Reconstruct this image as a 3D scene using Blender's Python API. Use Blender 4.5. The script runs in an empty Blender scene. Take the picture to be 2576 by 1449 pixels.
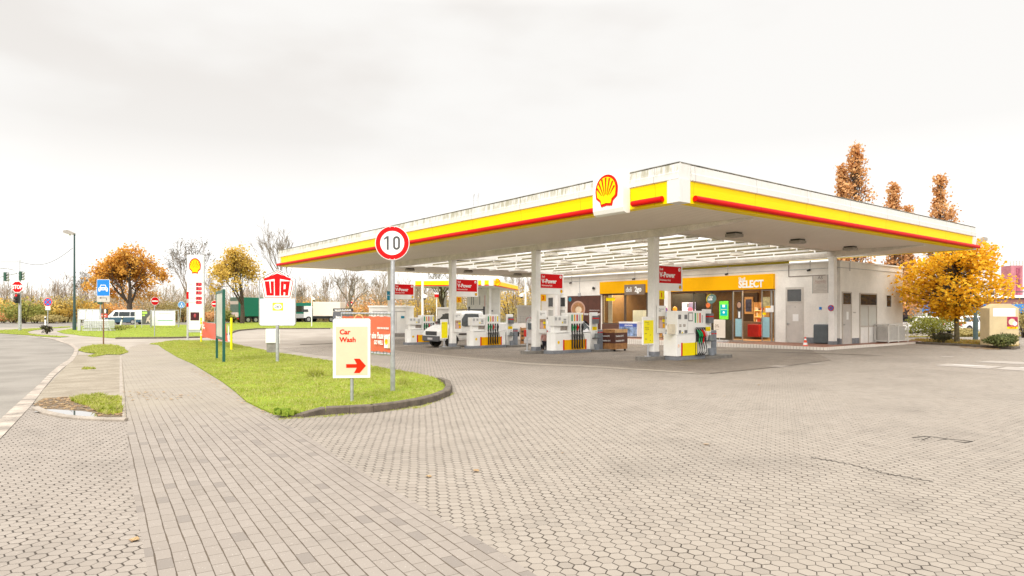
import bpy, math, random
from mathutils import Matrix, Vector, noise
PI=math.pi; R=math.radians
F=1649.0; CX=1288.0; HY=784.0; H=1.75
YAW=R(37.78); c_=math.cos(YAW); s_=math.sin(YAW)
col=bpy.context.scene.collection
# ---------------------------------------------------------------- survey helpers: photo measurements -> places on the ground
GP=[(-1e9,0),(15,0),(32,-.27),(40,-.27),(60,0),(1e9,0)]
def gz(y):
    for (a,za),(b,zb) in zip(GP,GP[1:]):
        if a<=y<=b: return za+(zb-za)*(y-a)/(b-a)
    return 0
def CW(lat,d): return (lat*c_+d*s_, -lat*s_+d*c_)
def Dp(px,d): return CW((px-CX)/F*d,d)
def ZA(py,d): return H+(HY-py)*d/F
def dep(x,y): return x*s_+y*c_
def G(px,py,dz=0.0):
    z=dz; p=(0,0)
    for _ in range(30):
        d=F*(H-z)/(py-HY); p=Dp(px,d); z=gz(p[1])+dz
    return p
def G3(px,py,dz=0.0):
    p=G(px,py,dz); return (p[0],p[1],gz(p[1])+dz)
def onX(px,py,X):
    s=(px-CX)/F; d=X/(c_*s+s_); return ((c_-s_*s)*d, ZA(py,d))
def onY(px,py,Y):
    s=(px-CX)/F; d=Y/(c_-s_*s); return ((c_*s+s_)*d, ZA(py,d))
CAMR=-YAW   # rotation that turns a thing square to the viewer
# ---------------------------------------------------------------- materials
MC={}
def nd(nt,t,**k):
    n=nt.nodes.new(t)
    for a,b in k.items(): setattr(n,a,b)
    return n
def mth(nt,op,a,b=None,c=None,clamp=False):
    n=nt.nodes.new('ShaderNodeMath'); n.operation=op; n.use_clamp=clamp
    for i,v in enumerate((a,b,c)):
        if v is None: continue
        if isinstance(v,(int,float)): n.inputs[i].default_value=v
        else: nt.links.new(v,n.inputs[i])
    return n.outputs[0]
def vm(nt,op,a,b=None,c=None):
    n=nt.nodes.new('ShaderNodeVectorMath'); n.operation=op
    for i,v in enumerate((a,b,c)):
        if v is None: continue
        if isinstance(v,tuple): n.inputs[i].default_value=v
        else: nt.links.new(v,n.inputs[i])
    return n.outputs['Value'] if op in('LENGTH','DOT_PRODUCT') else n.outputs[0]
def mixc(nt,f,a,b,bt='MIX'):
    n=nt.nodes.new('ShaderNodeMix'); n.data_type='RGBA'; n.blend_type=bt
    for i,v in ((0,f),(6,a),(7,b)):
        if isinstance(v,(int,float)): n.inputs[i].default_value=v
        elif isinstance(v,tuple): n.inputs[i].default_value=(*v[:3],1)
        else: nt.links.new(v,n.inputs[i])
    return n.outputs[2]
def nz(nt,vec,scale,detail=3,rough=.55):
    n=nt.nodes.new('ShaderNodeTexNoise'); n.inputs['Scale'].default_value=scale
    n.inputs['Detail'].default_value=detail; n.inputs['Roughness'].default_value=rough
    if vec is not None: nt.links.new(vec,n.inputs['Vector'])
    return n.outputs['Fac']
def sstep(nt,v,a,b):
    n=nt.nodes.new('ShaderNodeMapRange'); n.interpolation_type='SMOOTHSTEP'
    nt.links.new(v,n.inputs[0]); n.inputs[1].default_value=a; n.inputs[2].default_value=b
    return n.outputs[0]
def newmat(name):
    m=bpy.data.materials.new(name); m.use_nodes=True; nt=m.node_tree
    b=nt.nodes['Principled BSDF']; return m,nt,b
def bumpit(nt,b,h,strength,dist):
    n=nt.nodes.new('ShaderNodeBump'); n.inputs['Strength'].default_value=strength; n.inputs['Distance'].default_value=dist
    nt.links.new(h,n.inputs['Height']); nt.links.new(n.outputs[0],b.inputs['Normal'])
def M(name,c=(.8,.8,.8),rough=.5,metal=0,var=.06,scale=4,bump=0,emit=0,spec=.5):
    if name in MC: return MC[name]
    m,nt,b=newmat(name); MC[name]=m
    b.inputs['Roughness'].default_value=rough; b.inputs['Metallic'].default_value=metal
    b.inputs['Specular IOR Level'].default_value=spec
    b.inputs['Base Color'].default_value=(*c,1)
    tc=nd(nt,'ShaderNodeTexCoord').outputs['Object']
    if var:
        f=nz(nt,tc,scale,4); f2=nz(nt,tc,scale*9,2)
        f=mth(nt,'ADD',mth(nt,'MULTIPLY',f,.7),mth(nt,'MULTIPLY',f2,.3))
        f=sstep(nt,f,.3,.7)
        dk=tuple(x*(1-2.2*var) for x in c); lt=tuple(min(.92,x*(1+var)) for x in c)
        nt.links.new(mixc(nt,f,dk,lt),b.inputs['Base Color'])
    if bump: bumpit(nt,b,nz(nt,tc,scale*12,3),.5,bump)
    if emit:
        b.inputs['Emission Color'].default_value=(*c,1); b.inputs['Emission Strength'].default_value=emit
    return m
def glassmat(name,tint=(.9,.95,.95),refl=.25,thru=.75):
    m,nt,b=newmat(name); MC[name]=m
    out=nt.nodes['Material Output']; tr=nd(nt,'ShaderNodeBsdfTransparent'); tr.inputs[0].default_value=(*tint,1)
    gl=nd(nt,'ShaderNodeBsdfGlossy'); gl.inputs['Roughness'].default_value=.03; gl.inputs[0].default_value=(.8,.85,.85,1)
    lw=nd(nt,'ShaderNodeLayerWeight'); lw.inputs[0].default_value=refl
    mx=nd(nt,'ShaderNodeMixShader'); nt.links.new(mth(nt,'ADD',lw.outputs['Fresnel'],1-thru-.2,clamp=True),mx.inputs[0])
    nt.links.new(tr.outputs[0],mx.inputs[1]); nt.links.new(gl.outputs[0],mx.inputs[2]); nt.links.new(mx.outputs[0],out.inputs[0])
    return m
def leafmat(name,c1,c2,c3,scale=.5,trans=.5):
    m,nt,b=newmat(name); MC[name]=m
    geo=nd(nt,'ShaderNodeTexCoord').outputs['Object']
    f=sstep(nt,nz(nt,geo,scale,2),.35,.65); g=sstep(nt,nz(nt,geo,scale*14,1),.35,.68)
    cc=mixc(nt,g,mixc(nt,f,c1,c2),c3)
    nt.links.new(cc,b.inputs['Base Color']); b.inputs['Roughness'].default_value=.65; b.inputs['Specular IOR Level'].default_value=.25
    t=nd(nt,'ShaderNodeBsdfTranslucent'); nt.links.new(cc,t.inputs[0])
    mx=nd(nt,'ShaderNodeMixShader'); mx.inputs[0].default_value=trans
    nt.links.new(b.outputs[0],mx.inputs[1]); nt.links.new(t.outputs[0],mx.inputs[2]); nt.links.new(mx.outputs[0],nt.nodes['Material Output'].inputs[0])
    return m
# ---------------------------------------------------------------- mesh building
class MB:
    def __init__(s): s.v=[]; s.f=[]; s.m=[]; s.sm=[]
    def add(s,vs,fs,m=0,sm=False):
        o=len(s.v); s.v+= [tuple(v) for v in vs]
        for f in fs: s.f.append(tuple(i+o for i in f)); s.m.append(m); s.sm.append(sm)
        return s
    def box(s,x0,x1,y0,y1,z0,z1,m=0,mt=None):
        if x0>x1:x0,x1=x1,x0
        if y0>y1:y0,y1=y1,y0
        if z0>z1:z0,z1=z1,z0
        vs=[(x0,y0,z0),(x1,y0,z0),(x1,y1,z0),(x0,y1,z0),(x0,y0,z1),(x1,y0,z1),(x1,y1,z1),(x0,y1,z1)]
        if mt is not None: vs=[mt@Vector(v) for v in vs]
        return s.add(vs,[(3,2,1,0),(4,5,6,7),(0,1,5,4),(1,2,6,5),(2,3,7,6),(3,0,4,7)],m)
    def prism(s,pts,z0,z1,m=0,ax='z',mt=None,ms=None):
        # pts 2D CCW; ax = extrusion axis. 'y': pts are (x,z)
        n=len(pts)
        def P(p,t):
            if ax=='z': return (p[0],p[1],t)
            if ax=='y': return (p[0],t,p[1])
            return (t,p[0],p[1])
        vs=[P(p,z0) for p in pts]+[P(p,z1) for p in pts]
        if mt is not None: vs=[mt@Vector(v) for v in vs]
        s.add(vs,[tuple(range(n-1,-1,-1)),tuple(range(n,2*n))],m)
        s.add(vs,[(i,(i+1)%n,(i+1)%n+n,i+n) for i in range(n)],m if ms is None else ms)
        return s
    def tube(s,p0,p1,r0,r1=None,n=8,m=0,cap=True,sm=True):
        if r1 is None:r1=r0
        p0=Vector(p0);p1=Vector(p1);d=(p1-p0)
        if d.length<1e-6:return s
        d.normalize(); a=Vector((0,0,1)) if abs(d.z)<.9 else Vector((1,0,0))
        u=d.cross(a).normalized(); w=d.cross(u)
        vs=[]
        for p,r in((p0,r0),(p1,r1)):
            for i in range(n):
                t=2*PI*i/n; vs.append(p+u*(r*math.cos(t))+w*(r*math.sin(t)))
        s.add(vs,[(i,i+n,(i+1)%n+n,(i+1)%n) for i in range(n)],m,sm)
        if cap: s.add(vs,[tuple(range(n)),tuple(range(2*n-1,n-1,-1))],m)
        return s
    def path(s,pts,r,n=8,m=0):
        rs=r if isinstance(r,(list,tuple)) else [r]*len(pts)
        pts=[Vector(p) for p in pts]; vs=[]
        for i,p in enumerate(pts):
            d=(pts[min(i+1,len(pts)-1)]-pts[max(i-1,0)]).normalized()
            a=Vector((0,0,1)) if abs(d.z)<.95 else Vector((1,0,0))
            u=d.cross(a).normalized(); w=d.cross(u)
            for k in range(n):
                t=2*PI*k/n; vs.append(p+(u*math.cos(t)+w*math.sin(t))*rs[i])
        fs=[]
        for i in range(len(pts)-1):
            for k in range(n): fs.append((i*n+k,(i+1)*n+k,(i+1)*n+(k+1)%n,i*n+(k+1)%n))
        s.add(vs,fs,m,True); L=(len(pts)-1)*n
        s.add(vs,[tuple(range(n)),tuple(range(L+n-1,L-1,-1))],m)
        return s
    def disc(s,cx,cz,r,y0,y1,n=32,m=0,rz=None):
        rz=rz or r
        pts=[(cx+r*math.cos(2*PI*i/n),cz+rz*math.sin(2*PI*i/n)) for i in range(n)]
        return s.prism(pts,y1,y0,m,'y')
    def ell(s,c,r,n=10,k=8,m=0):
        vs=[];fs=[]
        for j in range(k+1):
            ph=PI*j/k
            for i in range(n):
                t=2*PI*i/n; vs.append((c[0]+r[0]*math.sin(ph)*math.cos(t),c[1]+r[1]*math.sin(ph)*math.sin(t),c[2]+r[2]*math.cos(ph)))
        for j in range(k):
            for i in range(n): fs.append((j*n+i,(j+1)*n+i,(j+1)*n+(i+1)%n,j*n+(i+1)%n))
        return s.add(vs,fs,m,True)
WM={}  # world matrices of things
def meshobj(name,mb,mats,parent=None,world=True,bev=0,org=None):
    if not isinstance(mats,(list,tuple)): mats=[mats]
    vs=mb.v
    if parent is not None and world:
        inv=WM[parent.name].inverted(); vs=[tuple(inv@Vector(v)) for v in vs]
    if parent is None:
        if org is None:
            xs=[v[0] for v in vs];ys=[v[1] for v in vs];zs=[v[2] for v in vs]
            org=((min(xs)+max(xs))/2,(min(ys)+max(ys))/2,min(zs))
        vs=[(v[0]-org[0],v[1]-org[1],v[2]-org[2]) for v in vs]
    me=bpy.data.meshes.new(name); me.from_pydata(vs,[],mb.f)
    for m in mats: me.materials.append(m)
    me.polygons.foreach_set('material_index',mb.m); me.polygons.foreach_set('use_smooth',mb.sm)
    me.validate(); me.update()
    o=bpy.data.objects.new(name,me); col.objects.link(o)
    if parent is not None: o.parent=parent; WM[o.name]=WM[parent.name]
    else: o.location=org; WM[o.name]=Matrix.Translation(org)
    if bev:
        b=o.modifiers.new('bevel','BEVEL'); b.width=bev; b.segments=2; b.limit_method='ANGLE'; b.angle_limit=R(40)
    return o
def part(name,mb,mats,parent,world=False,bev=0,label=None):
    o=meshobj(name,mb,mats,parent,world,bev)
    if label:o['label']=label
    return o
def thing(name,label,cat,loc,rz=0,group=None):
    o=bpy.data.objects.new(name,None); col.objects.link(o); o.empty_display_size=.3
    o.location=loc; o.rotation_euler=(0,0,rz); o['label']=label; o['category']=cat
    if group:o['group']=group
    WM[o.name]=Matrix.Translation(loc)@Matrix.Rotation(rz,4,'Z'); return o
def tag(o,label=None,cat=None,group=None,kind=None):
    if label:o['label']=label
    if cat:o['category']=cat
    if group:o['group']=group
    if kind:o['kind']=kind
    return o
def dup(root,loc,rz=0,label=None,group=None):
    kids={}
    for o in col.objects: 
        if o.parent: kids.setdefault(o.parent.name,[]).append(o)
    def cp(o,par):
        c=o.copy(); col.objects.link(c)
        if par: c.parent=par
        for k in kids.get(o.name,[]): cp(k,c)
        return c
    r=cp(root,None); r.location=loc; r.rotation_euler=(0,0,rz)
    if label:r['label']=label
    if group:r['group']=group
    WM[r.name]=Matrix.Translation(loc)@Matrix.Rotation(rz,4,'Z')
    return r
def text(s,loc,h,mat,parent,rz=0,align='LEFT',bold=0,xs=1,name='lettering',world=False,ext=.002,shear=0,vy='BOTTOM_BASELINE'):
    cu=bpy.data.curves.new(name,'FONT'); cu.body=s; cu.size=h/.72; cu.align_x=align; cu.extrude=ext; cu.offset=bold*h; cu.shear=shear
    cu.resolution_u=3; cu.materials.append(mat)
    tmp=bpy.data.objects.new(name,cu); me=bpy.data.meshes.new_from_object(tmp); bpy.data.objects.remove(tmp)
    o=bpy.data.objects.new(name,me); col.objects.link(o); o.parent=parent; o['txt']=s
    m=Matrix.Translation(loc)@Matrix.Rotation(rz,4,'Z')@Matrix.Rotation(PI/2,4,'X')@Matrix.Diagonal((xs,1,1,1))
    if world: m=WM[parent.name].inverted()@m
    o.matrix_local=m; return o
def scallop(cx,cz,w,h,y,mb,mr,my,t=.006):
    # shell emblem: red outline with yellow ribbed fan, facing -y. y = back plane
    def out(k):
        P=[(-.24,-.5),(-.29,-.34),(-.47,-.22)]
        for i in range(15):
            a=PI*(1.02-1.04*i/14); P.append((.5*math.cos(a)*(1 if abs(math.cos(a))>.1 else 1),.02+.48*math.sin(a)))
        P+=[(.47,-.22),(.29,-.34),(.24,-.5),(0,-.47)]
        return [(cx+p[0]*w*k,cz+(p[1]*k+(1-k)*.0)*h) for p in P]
    mb.prism(out(1)[::-1],y,y-t,mr,'y')
    mb.prism(out(.84)[::-1],y-t,y-2*t,my,'y')
    hx,hz=cx,cz-.36*h
    for i in range(7):
        a=PI*(.93-.86*i/6)
        ex,ez=cx+.40*w*math.cos(a),cz+.02*h+.38*h*math.sin(a)
        bx,bz=cx+(ex-cx)*.28,hz+(ez-hz)*.3
        if i in(0,6): bx,bz=cx+(ex-cx)*.45,hz+(ez-hz)*.45
        d=Vector((ex-bx,ez-bz)); n=Vector((-d.y,d.x)).normalized()*w*.024
        mb.prism([(bx,bz),(ex+n.x,ez+n.y),(ex-n.x,ez-n.y)][::-1],y-2*t,y-3*t,mr,'y')
def sheet(name,pts,off,mat,kind='structure',skirt=0):
    # flat ground sheet following the gentle fall of the yard
    import bmesh
    bm=bmesh.new(); vs=[bm.verts.new((p[0],p[1],0)) for p in pts]; bm.faces.new(vs)
    bmesh.ops.triangulate(bm,faces=bm.faces[:])
    for yy in (15,32,40,60):
        bmesh.ops.bisect_plane(bm,geom=bm.verts[:]+bm.edges[:]+bm.faces[:],plane_co=(0,yy,0),plane_no=(0,1,0))
    bmesh.ops.recalc_face_normals(bm,faces=bm.faces[:])
    if bm.faces and sum(f.normal.z for f in bm.faces)<0: bmesh.ops.reverse_faces(bm,faces=bm.faces[:])
    for v in bm.verts: v.co.z=gz(v.co.y)+off
    if skirt:
        ed=[e for e in bm.edges if len(e.link_faces)==1]; r=bmesh.ops.extrude_edge_only(bm,edges=ed)
        for v in r['geom']:
            if isinstance(v,bmesh.types.BMVert): v.co.z-=skirt
    me=bpy.data.meshes.new(name); bm.to_mesh(me); bm.free(); me.materials.append(mat)
    o=bpy.data.objects.new(name,me); col.objects.link(o)
    if kind:o['kind']=kind
    return o
def ribbon(name,line,w,h0,h1,mat,gaps=0):
    # kerb: line of ground points (x,y,height scale), width w to the left side, top height h1
    mb=MB(); n=len(line)
    for i in range(n-1):
        a=Vector(line[i][:2]);b=Vector(line[i+1][:2]); L=(b-a).length
        k=max(1,int(L/1.0)); 
        for j in range(k):
            t0=j/k; t1=(j+1)/k-(.006/L*k if gaps else 0)
            p=a.lerp(b,t0); q=a.lerp(b,t1)
            d=(q-p).normalized(); nn=Vector((-d.y,d.x))*w
            ha=line[i][2]+(line[i+1][2]-line[i][2])*t0 if len(line[i])>2 else 1
            hb=line[i][2]+(line[i+1][2]-line[i][2])*t1 if len(line[i])>2 else 1
            zp=gz(p.y);zq=gz(q.y); ch=.02
            ns=nn*(ch/w)
            V=[(p.x,p.y,zp-.05),(q.x,q.y,zq-.05),(q.x,q.y,zq+h1*hb-ch*hb),(p.x,p.y,zp+h1*ha-ch*ha),
               (q.x+ns.x,q.y+ns.y,zq+h1*hb),(p.x+ns.x,p.y+ns.y,zp+h1*ha),
               (q.x+nn.x,q.y+nn.y,zq+h1*hb),(p.x+nn.x,p.y+nn.y,zp+h1*ha),(q.x+nn.x,q.y+nn.y,zq-.05),(p.x+nn.x,p.y+nn.y,zp-.05)]
            mb.add(V,[(0,1,2,3),(3,2,4,5),(5,4,6,7),(7,6,8,9),(0,3,5,7,9),(1,8,6,4,2)])
    o=meshobj(name,mb,mat); o['kind']='structure'; return o
# ================================================================ MATERIALS
WHITE=M('white_paint',(.84,.825,.79),.45,var=.05,scale=1.5)
WHITE2=M('white_plastic',(.87,.86,.83),.35,var=.03,scale=3)
WALL=M('render_white',(.86,.83,.775),.8,var=.05,scale=1.2,bump=.002)
YEL=M('signal_yellow',(.90,.72,.0),.5,var=.03,scale=1,spec=.15)
YELD=M('shop_yellow',(.86,.43,.0),.5,var=.03,scale=1,spec=.15)
RED=M('signal_red',(.66,.01,.01),.3,var=.03,scale=1)
REDF=M('sign_red',(.62,.006,.008),.6,var=.03,spec=.12)
GREY=M('plinth_grey',(.20,.21,.23),.6,var=.12,scale=5)
LGREY=M('light_grey',(.5,.5,.5),.5,var=.08)
DGREY=M('dark_grey',(.06,.065,.07),.5,var=.1)
BLACK=M('black_rubber',(.012,.012,.012),.45,var=0)
STEEL=M('galvanised_steel',(.50,.51,.53),.42,.6,var=.12,scale=9)
CONC=M('concrete',(.30,.28,.26),.85,var=.14,scale=5,bump=.004)
CONCD=M('dark_concrete',(.125,.10,.075),.9,var=.2,scale=7,bump=.006)
GREENF=M('green_frame',(.012,.10,.075),.4,var=.06)
BLUE=M('sign_blue',(.0,.20,.62),.35,var=.02)
TEAL=M('sign_teal',(.0,.22,.33),.4,var=.02)
CREAM=M('cream_panel',(.68,.56,.38),.45,var=.02)
BEIGE=M('beige_steel',(.60,.48,.28),.5,var=.06,scale=2)
ORANGE=M('banner_orange',(.62,.13,.06),.6,var=.05,scale=3)
WOOD=M('wood_board',(.42,.20,.07),.7,var=.2,scale=6)
WOODL=M('wood_light',(.66,.40,.18),.7,var=.15,scale=6)
BROWN=M('brown_panel',(.10,.035,.022),.5,var=.08)
TAUPE=M('taupe_panel',(.17,.125,.09),.6,var=.06)
RUST=M('rusty_post',(.24,.13,.07),.8,var=.25,scale=9)
ALU=M('aluminium',(.45,.45,.44),.35,.7,var=.06)
CARW=M('car_white',(.82,.82,.80),.22,var=.01)
CARB=M('car_blue',(.045,.10,.14),.25,.2,var=.02)
CARS=M('car_silver',(.42,.43,.45),.3,.4,var=.02)
TRG=M('truck_green',(.0,.17,.11),.35,var=.04)
TRGD=M('truck_tailgate',(.10,.15,.12),.5,var=.1)
TAILR=M('tail_lamp',(.6,.02,.02),.2,var=0)
ORG=M('lamp_orange',(.8,.25,.02),.3,var=0)
BLK=M('blackplastic',(.02,.02,.022),.5,var=0)
TEXTD=M('print_dark',(.03,.03,.035),.5,var=0)
TEXTW=M('print_white',(.85,.85,.83),.45,var=0)
TEXTR=M('print_red',(.68,.012,.004),.55,var=0,spec=.12)
PRICE=M('display_red',(.9,.05,.06),.4,var=0,emit=.6)
DISP=M('display_dark',(.10,.005,.012),.3,var=0)
GRN=M('nozzle_green',(.0,.28,.08),.4,var=0)
BARK=M('bark',(.085,.062,.045),.9,var=.2,scale=6)
BARKG=M('bark_greenish',(.13,.105,.055),.9,var=.25,scale=6)
TILE=M('white_tile',(.78,.72,.66),.5,var=.1,scale=3)
TERRA=M('terracotta_tile',(.26,.12,.075),.7,var=.15,scale=4)
SKINM=M('skin',(.55,.34,.25),.6,var=0); PINK=M('pink_coat',(.62,.34,.30),.85,var=.05); HAIR=M('hair_brown',(.05,.03,.02),.7,var=.1)
NAVY=M('dark_trousers',(.02,.02,.03),.8,var=.1); FUR=M('fur_white',(.75,.70,.66),.9,var=.05)
GLASS=glassmat('shop_glass',(.84,.87,.84),.12,.80)
GLASSD=M('vehicle_glass',(.02,.028,.03),.06,var=0,spec=.9)
GLASSB=M('blind_window',(.05,.05,.05),.1,var=.1,spec=.8)
def canopywhite():
    m,nt,b=newmat('fascia_white'); tc=nd(nt,'ShaderNodeTexCoord').outputs['Object']
    geo=nd(nt,'ShaderNodeNewGeometry').outputs['Position']
    mp=vm(nt,'MULTIPLY',geo,(2.2,2.2,.35)); st=nz(nt,mp,3.2,4,.7)
    big=nz(nt,geo,.35,2)
    z=nd(nt,'ShaderNodeSeparateXYZ'); nt.links.new(geo,z.inputs[0])
    top=sstep(nt,z.outputs[2],5.42,5.66)
    f=mth(nt,'MULTIPLY',mth(nt,'MULTIPLY',sstep(nt,st,.38,.60),top),sstep(nt,big,.36,.52),clamp=True)
    lowst=mth(nt,'MULTIPLY',sstep(nt,st,.55,.8),.25)
    n0=nd(nt,'ShaderNodeNewGeometry').outputs['Normal']; s0=nd(nt,'ShaderNodeSeparateXYZ'); nt.links.new(n0,s0.inputs[0])
    c=mixc(nt,lowst,(.68,.665,.64),(.52,.48,.40)); c=mixc(nt,mth(nt,'MULTIPLY',f,mth(nt,'ADD',.12,mth(nt,'MULTIPLY',mth(nt,'LESS_THAN',s0.outputs[0],-.5),.63))),c,(.28,.26,.15))
    # seam every 3 m
    for ax in (0,1):
        u=mth(nt,'FRACT',mth(nt,'DIVIDE',z.outputs[ax],3.02)); ln=mth(nt,'LESS_THAN',u,.006)
        nrm=nd(nt,'ShaderNodeNewGeometry').outputs['Normal']; sn=nd(nt,'ShaderNodeSeparateXYZ'); nt.links.new(nrm,sn.inputs[0])
        ln=mth(nt,'MULTIPLY',ln,mth(nt,'LESS_THAN',mth(nt,'ABSOLUTE',sn.outputs[ax]),.5))
        c=mixc(nt,mth(nt,'MULTIPLY',ln,.7),c,(.2,.18,.15))
    nt.links.new(c,b.inputs['Base Color']); b.inputs['Roughness'].default_value=.5; return m
FASC=canopywhite()
def bandmat():
    m,nt,b=newmat('fascia_yellow'); geo=nd(nt,'ShaderNodeNewGeometry').outputs['Position']
    z=nd(nt,'ShaderNodeSeparateXYZ'); nt.links.new(geo,z.inputs[0]); c=mixc(nt,nz(nt,geo,1.1,3),(.93,.72,.0),(.92,.66,.0))
    nrm=nd(nt,'ShaderNodeNewGeometry').outputs['Normal']; sn=nd(nt,'ShaderNodeSeparateXYZ'); nt.links.new(nrm,sn.inputs[0])
    for ax in (0,1):
        u=mth(nt,'FRACT',mth(nt,'DIVIDE',z.outputs[ax],3.02)); ln=mth(nt,'LESS_THAN',u,.007)
        ln=mth(nt,'MULTIPLY',ln,mth(nt,'LESS_THAN',mth(nt,'ABSOLUTE',sn.outputs[ax]),.5))
        c=mixc(nt,mth(nt,'MULTIPLY',ln,.5),c,(.35,.22,.0))
    nt.links.new(c,b.inputs['Base Color']); b.inputs['Roughness'].default_value=.5; b.inputs['Specular IOR Level'].default_value=.15; return m
FYEL=bandmat()
def soffitmat():
    m,nt,b=newmat('soffit_ribbed'); geo=nd(nt,'ShaderNodeNewGeometry').outputs['Position']
    z=nd(nt,'ShaderNodeSeparateXYZ'); nt.links.new(geo,z.inputs[0])
    w=mth(nt,'FRACT',mth(nt,'DIVIDE',z.outputs[1],.2)); ln=sstep(nt,mth(nt,'ABSOLUTE',mth(nt,'SUBTRACT',w,.5)),.40,.5)
    c=mixc(nt,nz(nt,geo,.5,3),(.72,.65,.57),(.82,.75,.66)); c=mixc(nt,mth(nt,'MULTIPLY',ln,.55),c,(.30,.27,.23))
    nt.links.new(c,b.inputs['Base Color']); b.inputs['Roughness'].default_value=.6; bumpit(nt,b,mth(nt,'SUBTRACT',1,ln),.6,.02); return m
SOFF=soffitmat()
def glazing():
    m,nt,b=newmat('roof_glazing'); out=nt.nodes['Material Output']
    tr=nd(nt,'ShaderNodeBsdfTransparent'); tl=nd(nt,'ShaderNodeBsdfTranslucent'); tl.inputs[0].default_value=(.9,.9,.88,1)
    mx=nd(nt,'ShaderNodeMixShader'); mx.inputs[0].default_value=.12
    nt.links.new(tr.outputs[0],mx.inputs[1]); nt.links.new(tl.outputs[0],mx.inputs[2]); nt.links.new(mx.outputs[0],out.inputs[0]); return m
GLAZ=glazing()
# ---- pavers
def pavecol(nt,cell,pos,c1,c2,dark,patch=None):
    wn=nd(nt,'ShaderNodeTexWhiteNoise'); wn.noise_dimensions='2D'; nt.links.new(cell,wn.inputs[0]); r=wn.outputs['Value']
    c=mixc(nt,r,c1,c2); c=mixc(nt,mth(nt,'MULTIPLY',mth(nt,'GREATER_THAN',r,.955),.35),c,dark)
    g=nz(nt,pos,160,2,.7); c=mixc(nt,mth(nt,'MULTIPLY',sstep(nt,g,.35,.7),.22),c,tuple(x*.62 for x in c1))
    sp=nz(nt,pos,55,1); c=mixc(nt,mth(nt,'MULTIPLY',sstep(nt,sp,.70,.76),.6),c,(.50,.46,.41))
    bg=nz(nt,pos,.33,4,.6); c=mixc(nt,mth(nt,'MULTIPLY',sstep(nt,bg,.46,.70),.42),c,tuple(x*.66 for x in c1))
    b2=nz(nt,pos,1.3,4,.65); c=mixc(nt,mth(nt,'MULTIPLY',sstep(nt,b2,.52,.72),.3),c,tuple(x*.66 for x in c1))
    return c
def hexmat(name,c1,c2,size=.1137,rot=0,stain=0):
    m,nt,b=newmat(name); pos=nd(nt,'ShaderNodeNewGeometry').outputs['Position']
    mp=nd(nt,'ShaderNodeMapping'); mp.inputs['Rotation'].default_value=(0,0,rot); nt.links.new(pos,mp.inputs[0]); v=mp.outputs[0]
    wob=nd(nt,'ShaderNodeTexNoise'); wob.inputs['Scale'].default_value=1.7; nt.links.new(pos,wob.inputs[0])
    w=vm(nt,'SCALE',vm(nt,'SUBTRACT',wob.outputs['Color'],(.5,.5,.5))); w.node.inputs['Scale'].default_value=.05
    v=vm(nt,'ADD',v,w)
    p=vm(nt,'MULTIPLY',v,(1/size,1/size,0)); s3=math.sqrt(3)
    def wrap(x):
        n=nt.nodes.new('ShaderNodeVectorMath'); n.operation='WRAP'; nt.links.new(x,n.inputs[0]); n.inputs[1].default_value=(.5,s3/2,1); n.inputs[2].default_value=(-.5,-s3/2,-1); return n.outputs[0]
    a=wrap(p); bb=wrap(vm(nt,'SUBTRACT',p,(.5,s3/2,0)))
    sel=mth(nt,'LESS_THAN',vm(nt,'LENGTH',a),vm(nt,'LENGTH',bb))
    mx=nd(nt,'ShaderNodeMix'); mx.data_type='VECTOR'; nt.links.new(sel,mx.inputs[0]); nt.links.new(bb,mx.inputs[4]); nt.links.new(a,mx.inputs[5]); gv=mx.outputs[1]
    ab=vm(nt,'ABSOLUTE',gv); sx=nd(nt,'ShaderNodeSeparateXYZ'); nt.links.new(ab,sx.inputs[0])
    d2=vm(nt,'DOT_PRODUCT',ab,(.5,s3/2,0)); d=mth(nt,'MAXIMUM',sx.outputs[0],d2)
    e=mth(nt,'SUBTRACT',.5,d)
    cell=vm(nt,'SUBTRACT',p,gv); cell=vm(nt,'ADD',cell,(.25,.3,0))
    fl=vm(nt,'SNAP',cell,(.5,s3/2,1))
    wv=mth(nt,'MULTIPLY',sstep(nt,nz(nt,pos,3.5,3,.7),.42,.70),.036); wv=mth(nt,'ADD',wv,.016)
    hv=mth(nt,'MULTIPLY',mth(nt,'GREATER_THAN',sx.outputs[0],d2),.022); wv=mth(nt,'ADD',wv,hv)
    j=mth(nt,'DIVIDE',mth(nt,'SUBTRACT',e,mth(nt,'MULTIPLY',wv,.35)),wv,clamp=True)   # 0 in joint,1 on stone
    c=pavecol(nt,fl,pos,c1,c2,tuple(x*.6 for x in c1))
    jc=mixc(nt,nz(nt,pos,2.5,2),(.012,.007,.004),(.06,.042,.027))
    c=mixc(nt,j,jc,c)
    if stain:
        st=nz(nt,pos,.9,4,.7); c=mixc(nt,mth(nt,'MULTIPLY',sstep(nt,st,.4,.7),stain),c,(.07,.055,.042))
    nt.links.new(c,b.inputs['Base Color']); b.inputs['Roughness'].default_value=.75; b.inputs['Specular IOR Level'].default_value=.35
    bumpit(nt,b,j,.8,.008); return m
HEX=hexmat('hexagon_pavers',(.268,.231,.191),(.303,.264,.220))
HEXL=hexmat('hexagon_pavers_walk',(.264,.227,.191),(.298,.259,.220),rot=R(-6))
HEXD=hexmat('hexagon_pavers_stained_shaded',(.214,.178,.142),(.248,.209,.170),stain=.3)  # darker tone holds both oil staining and painted canopy shade
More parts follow.
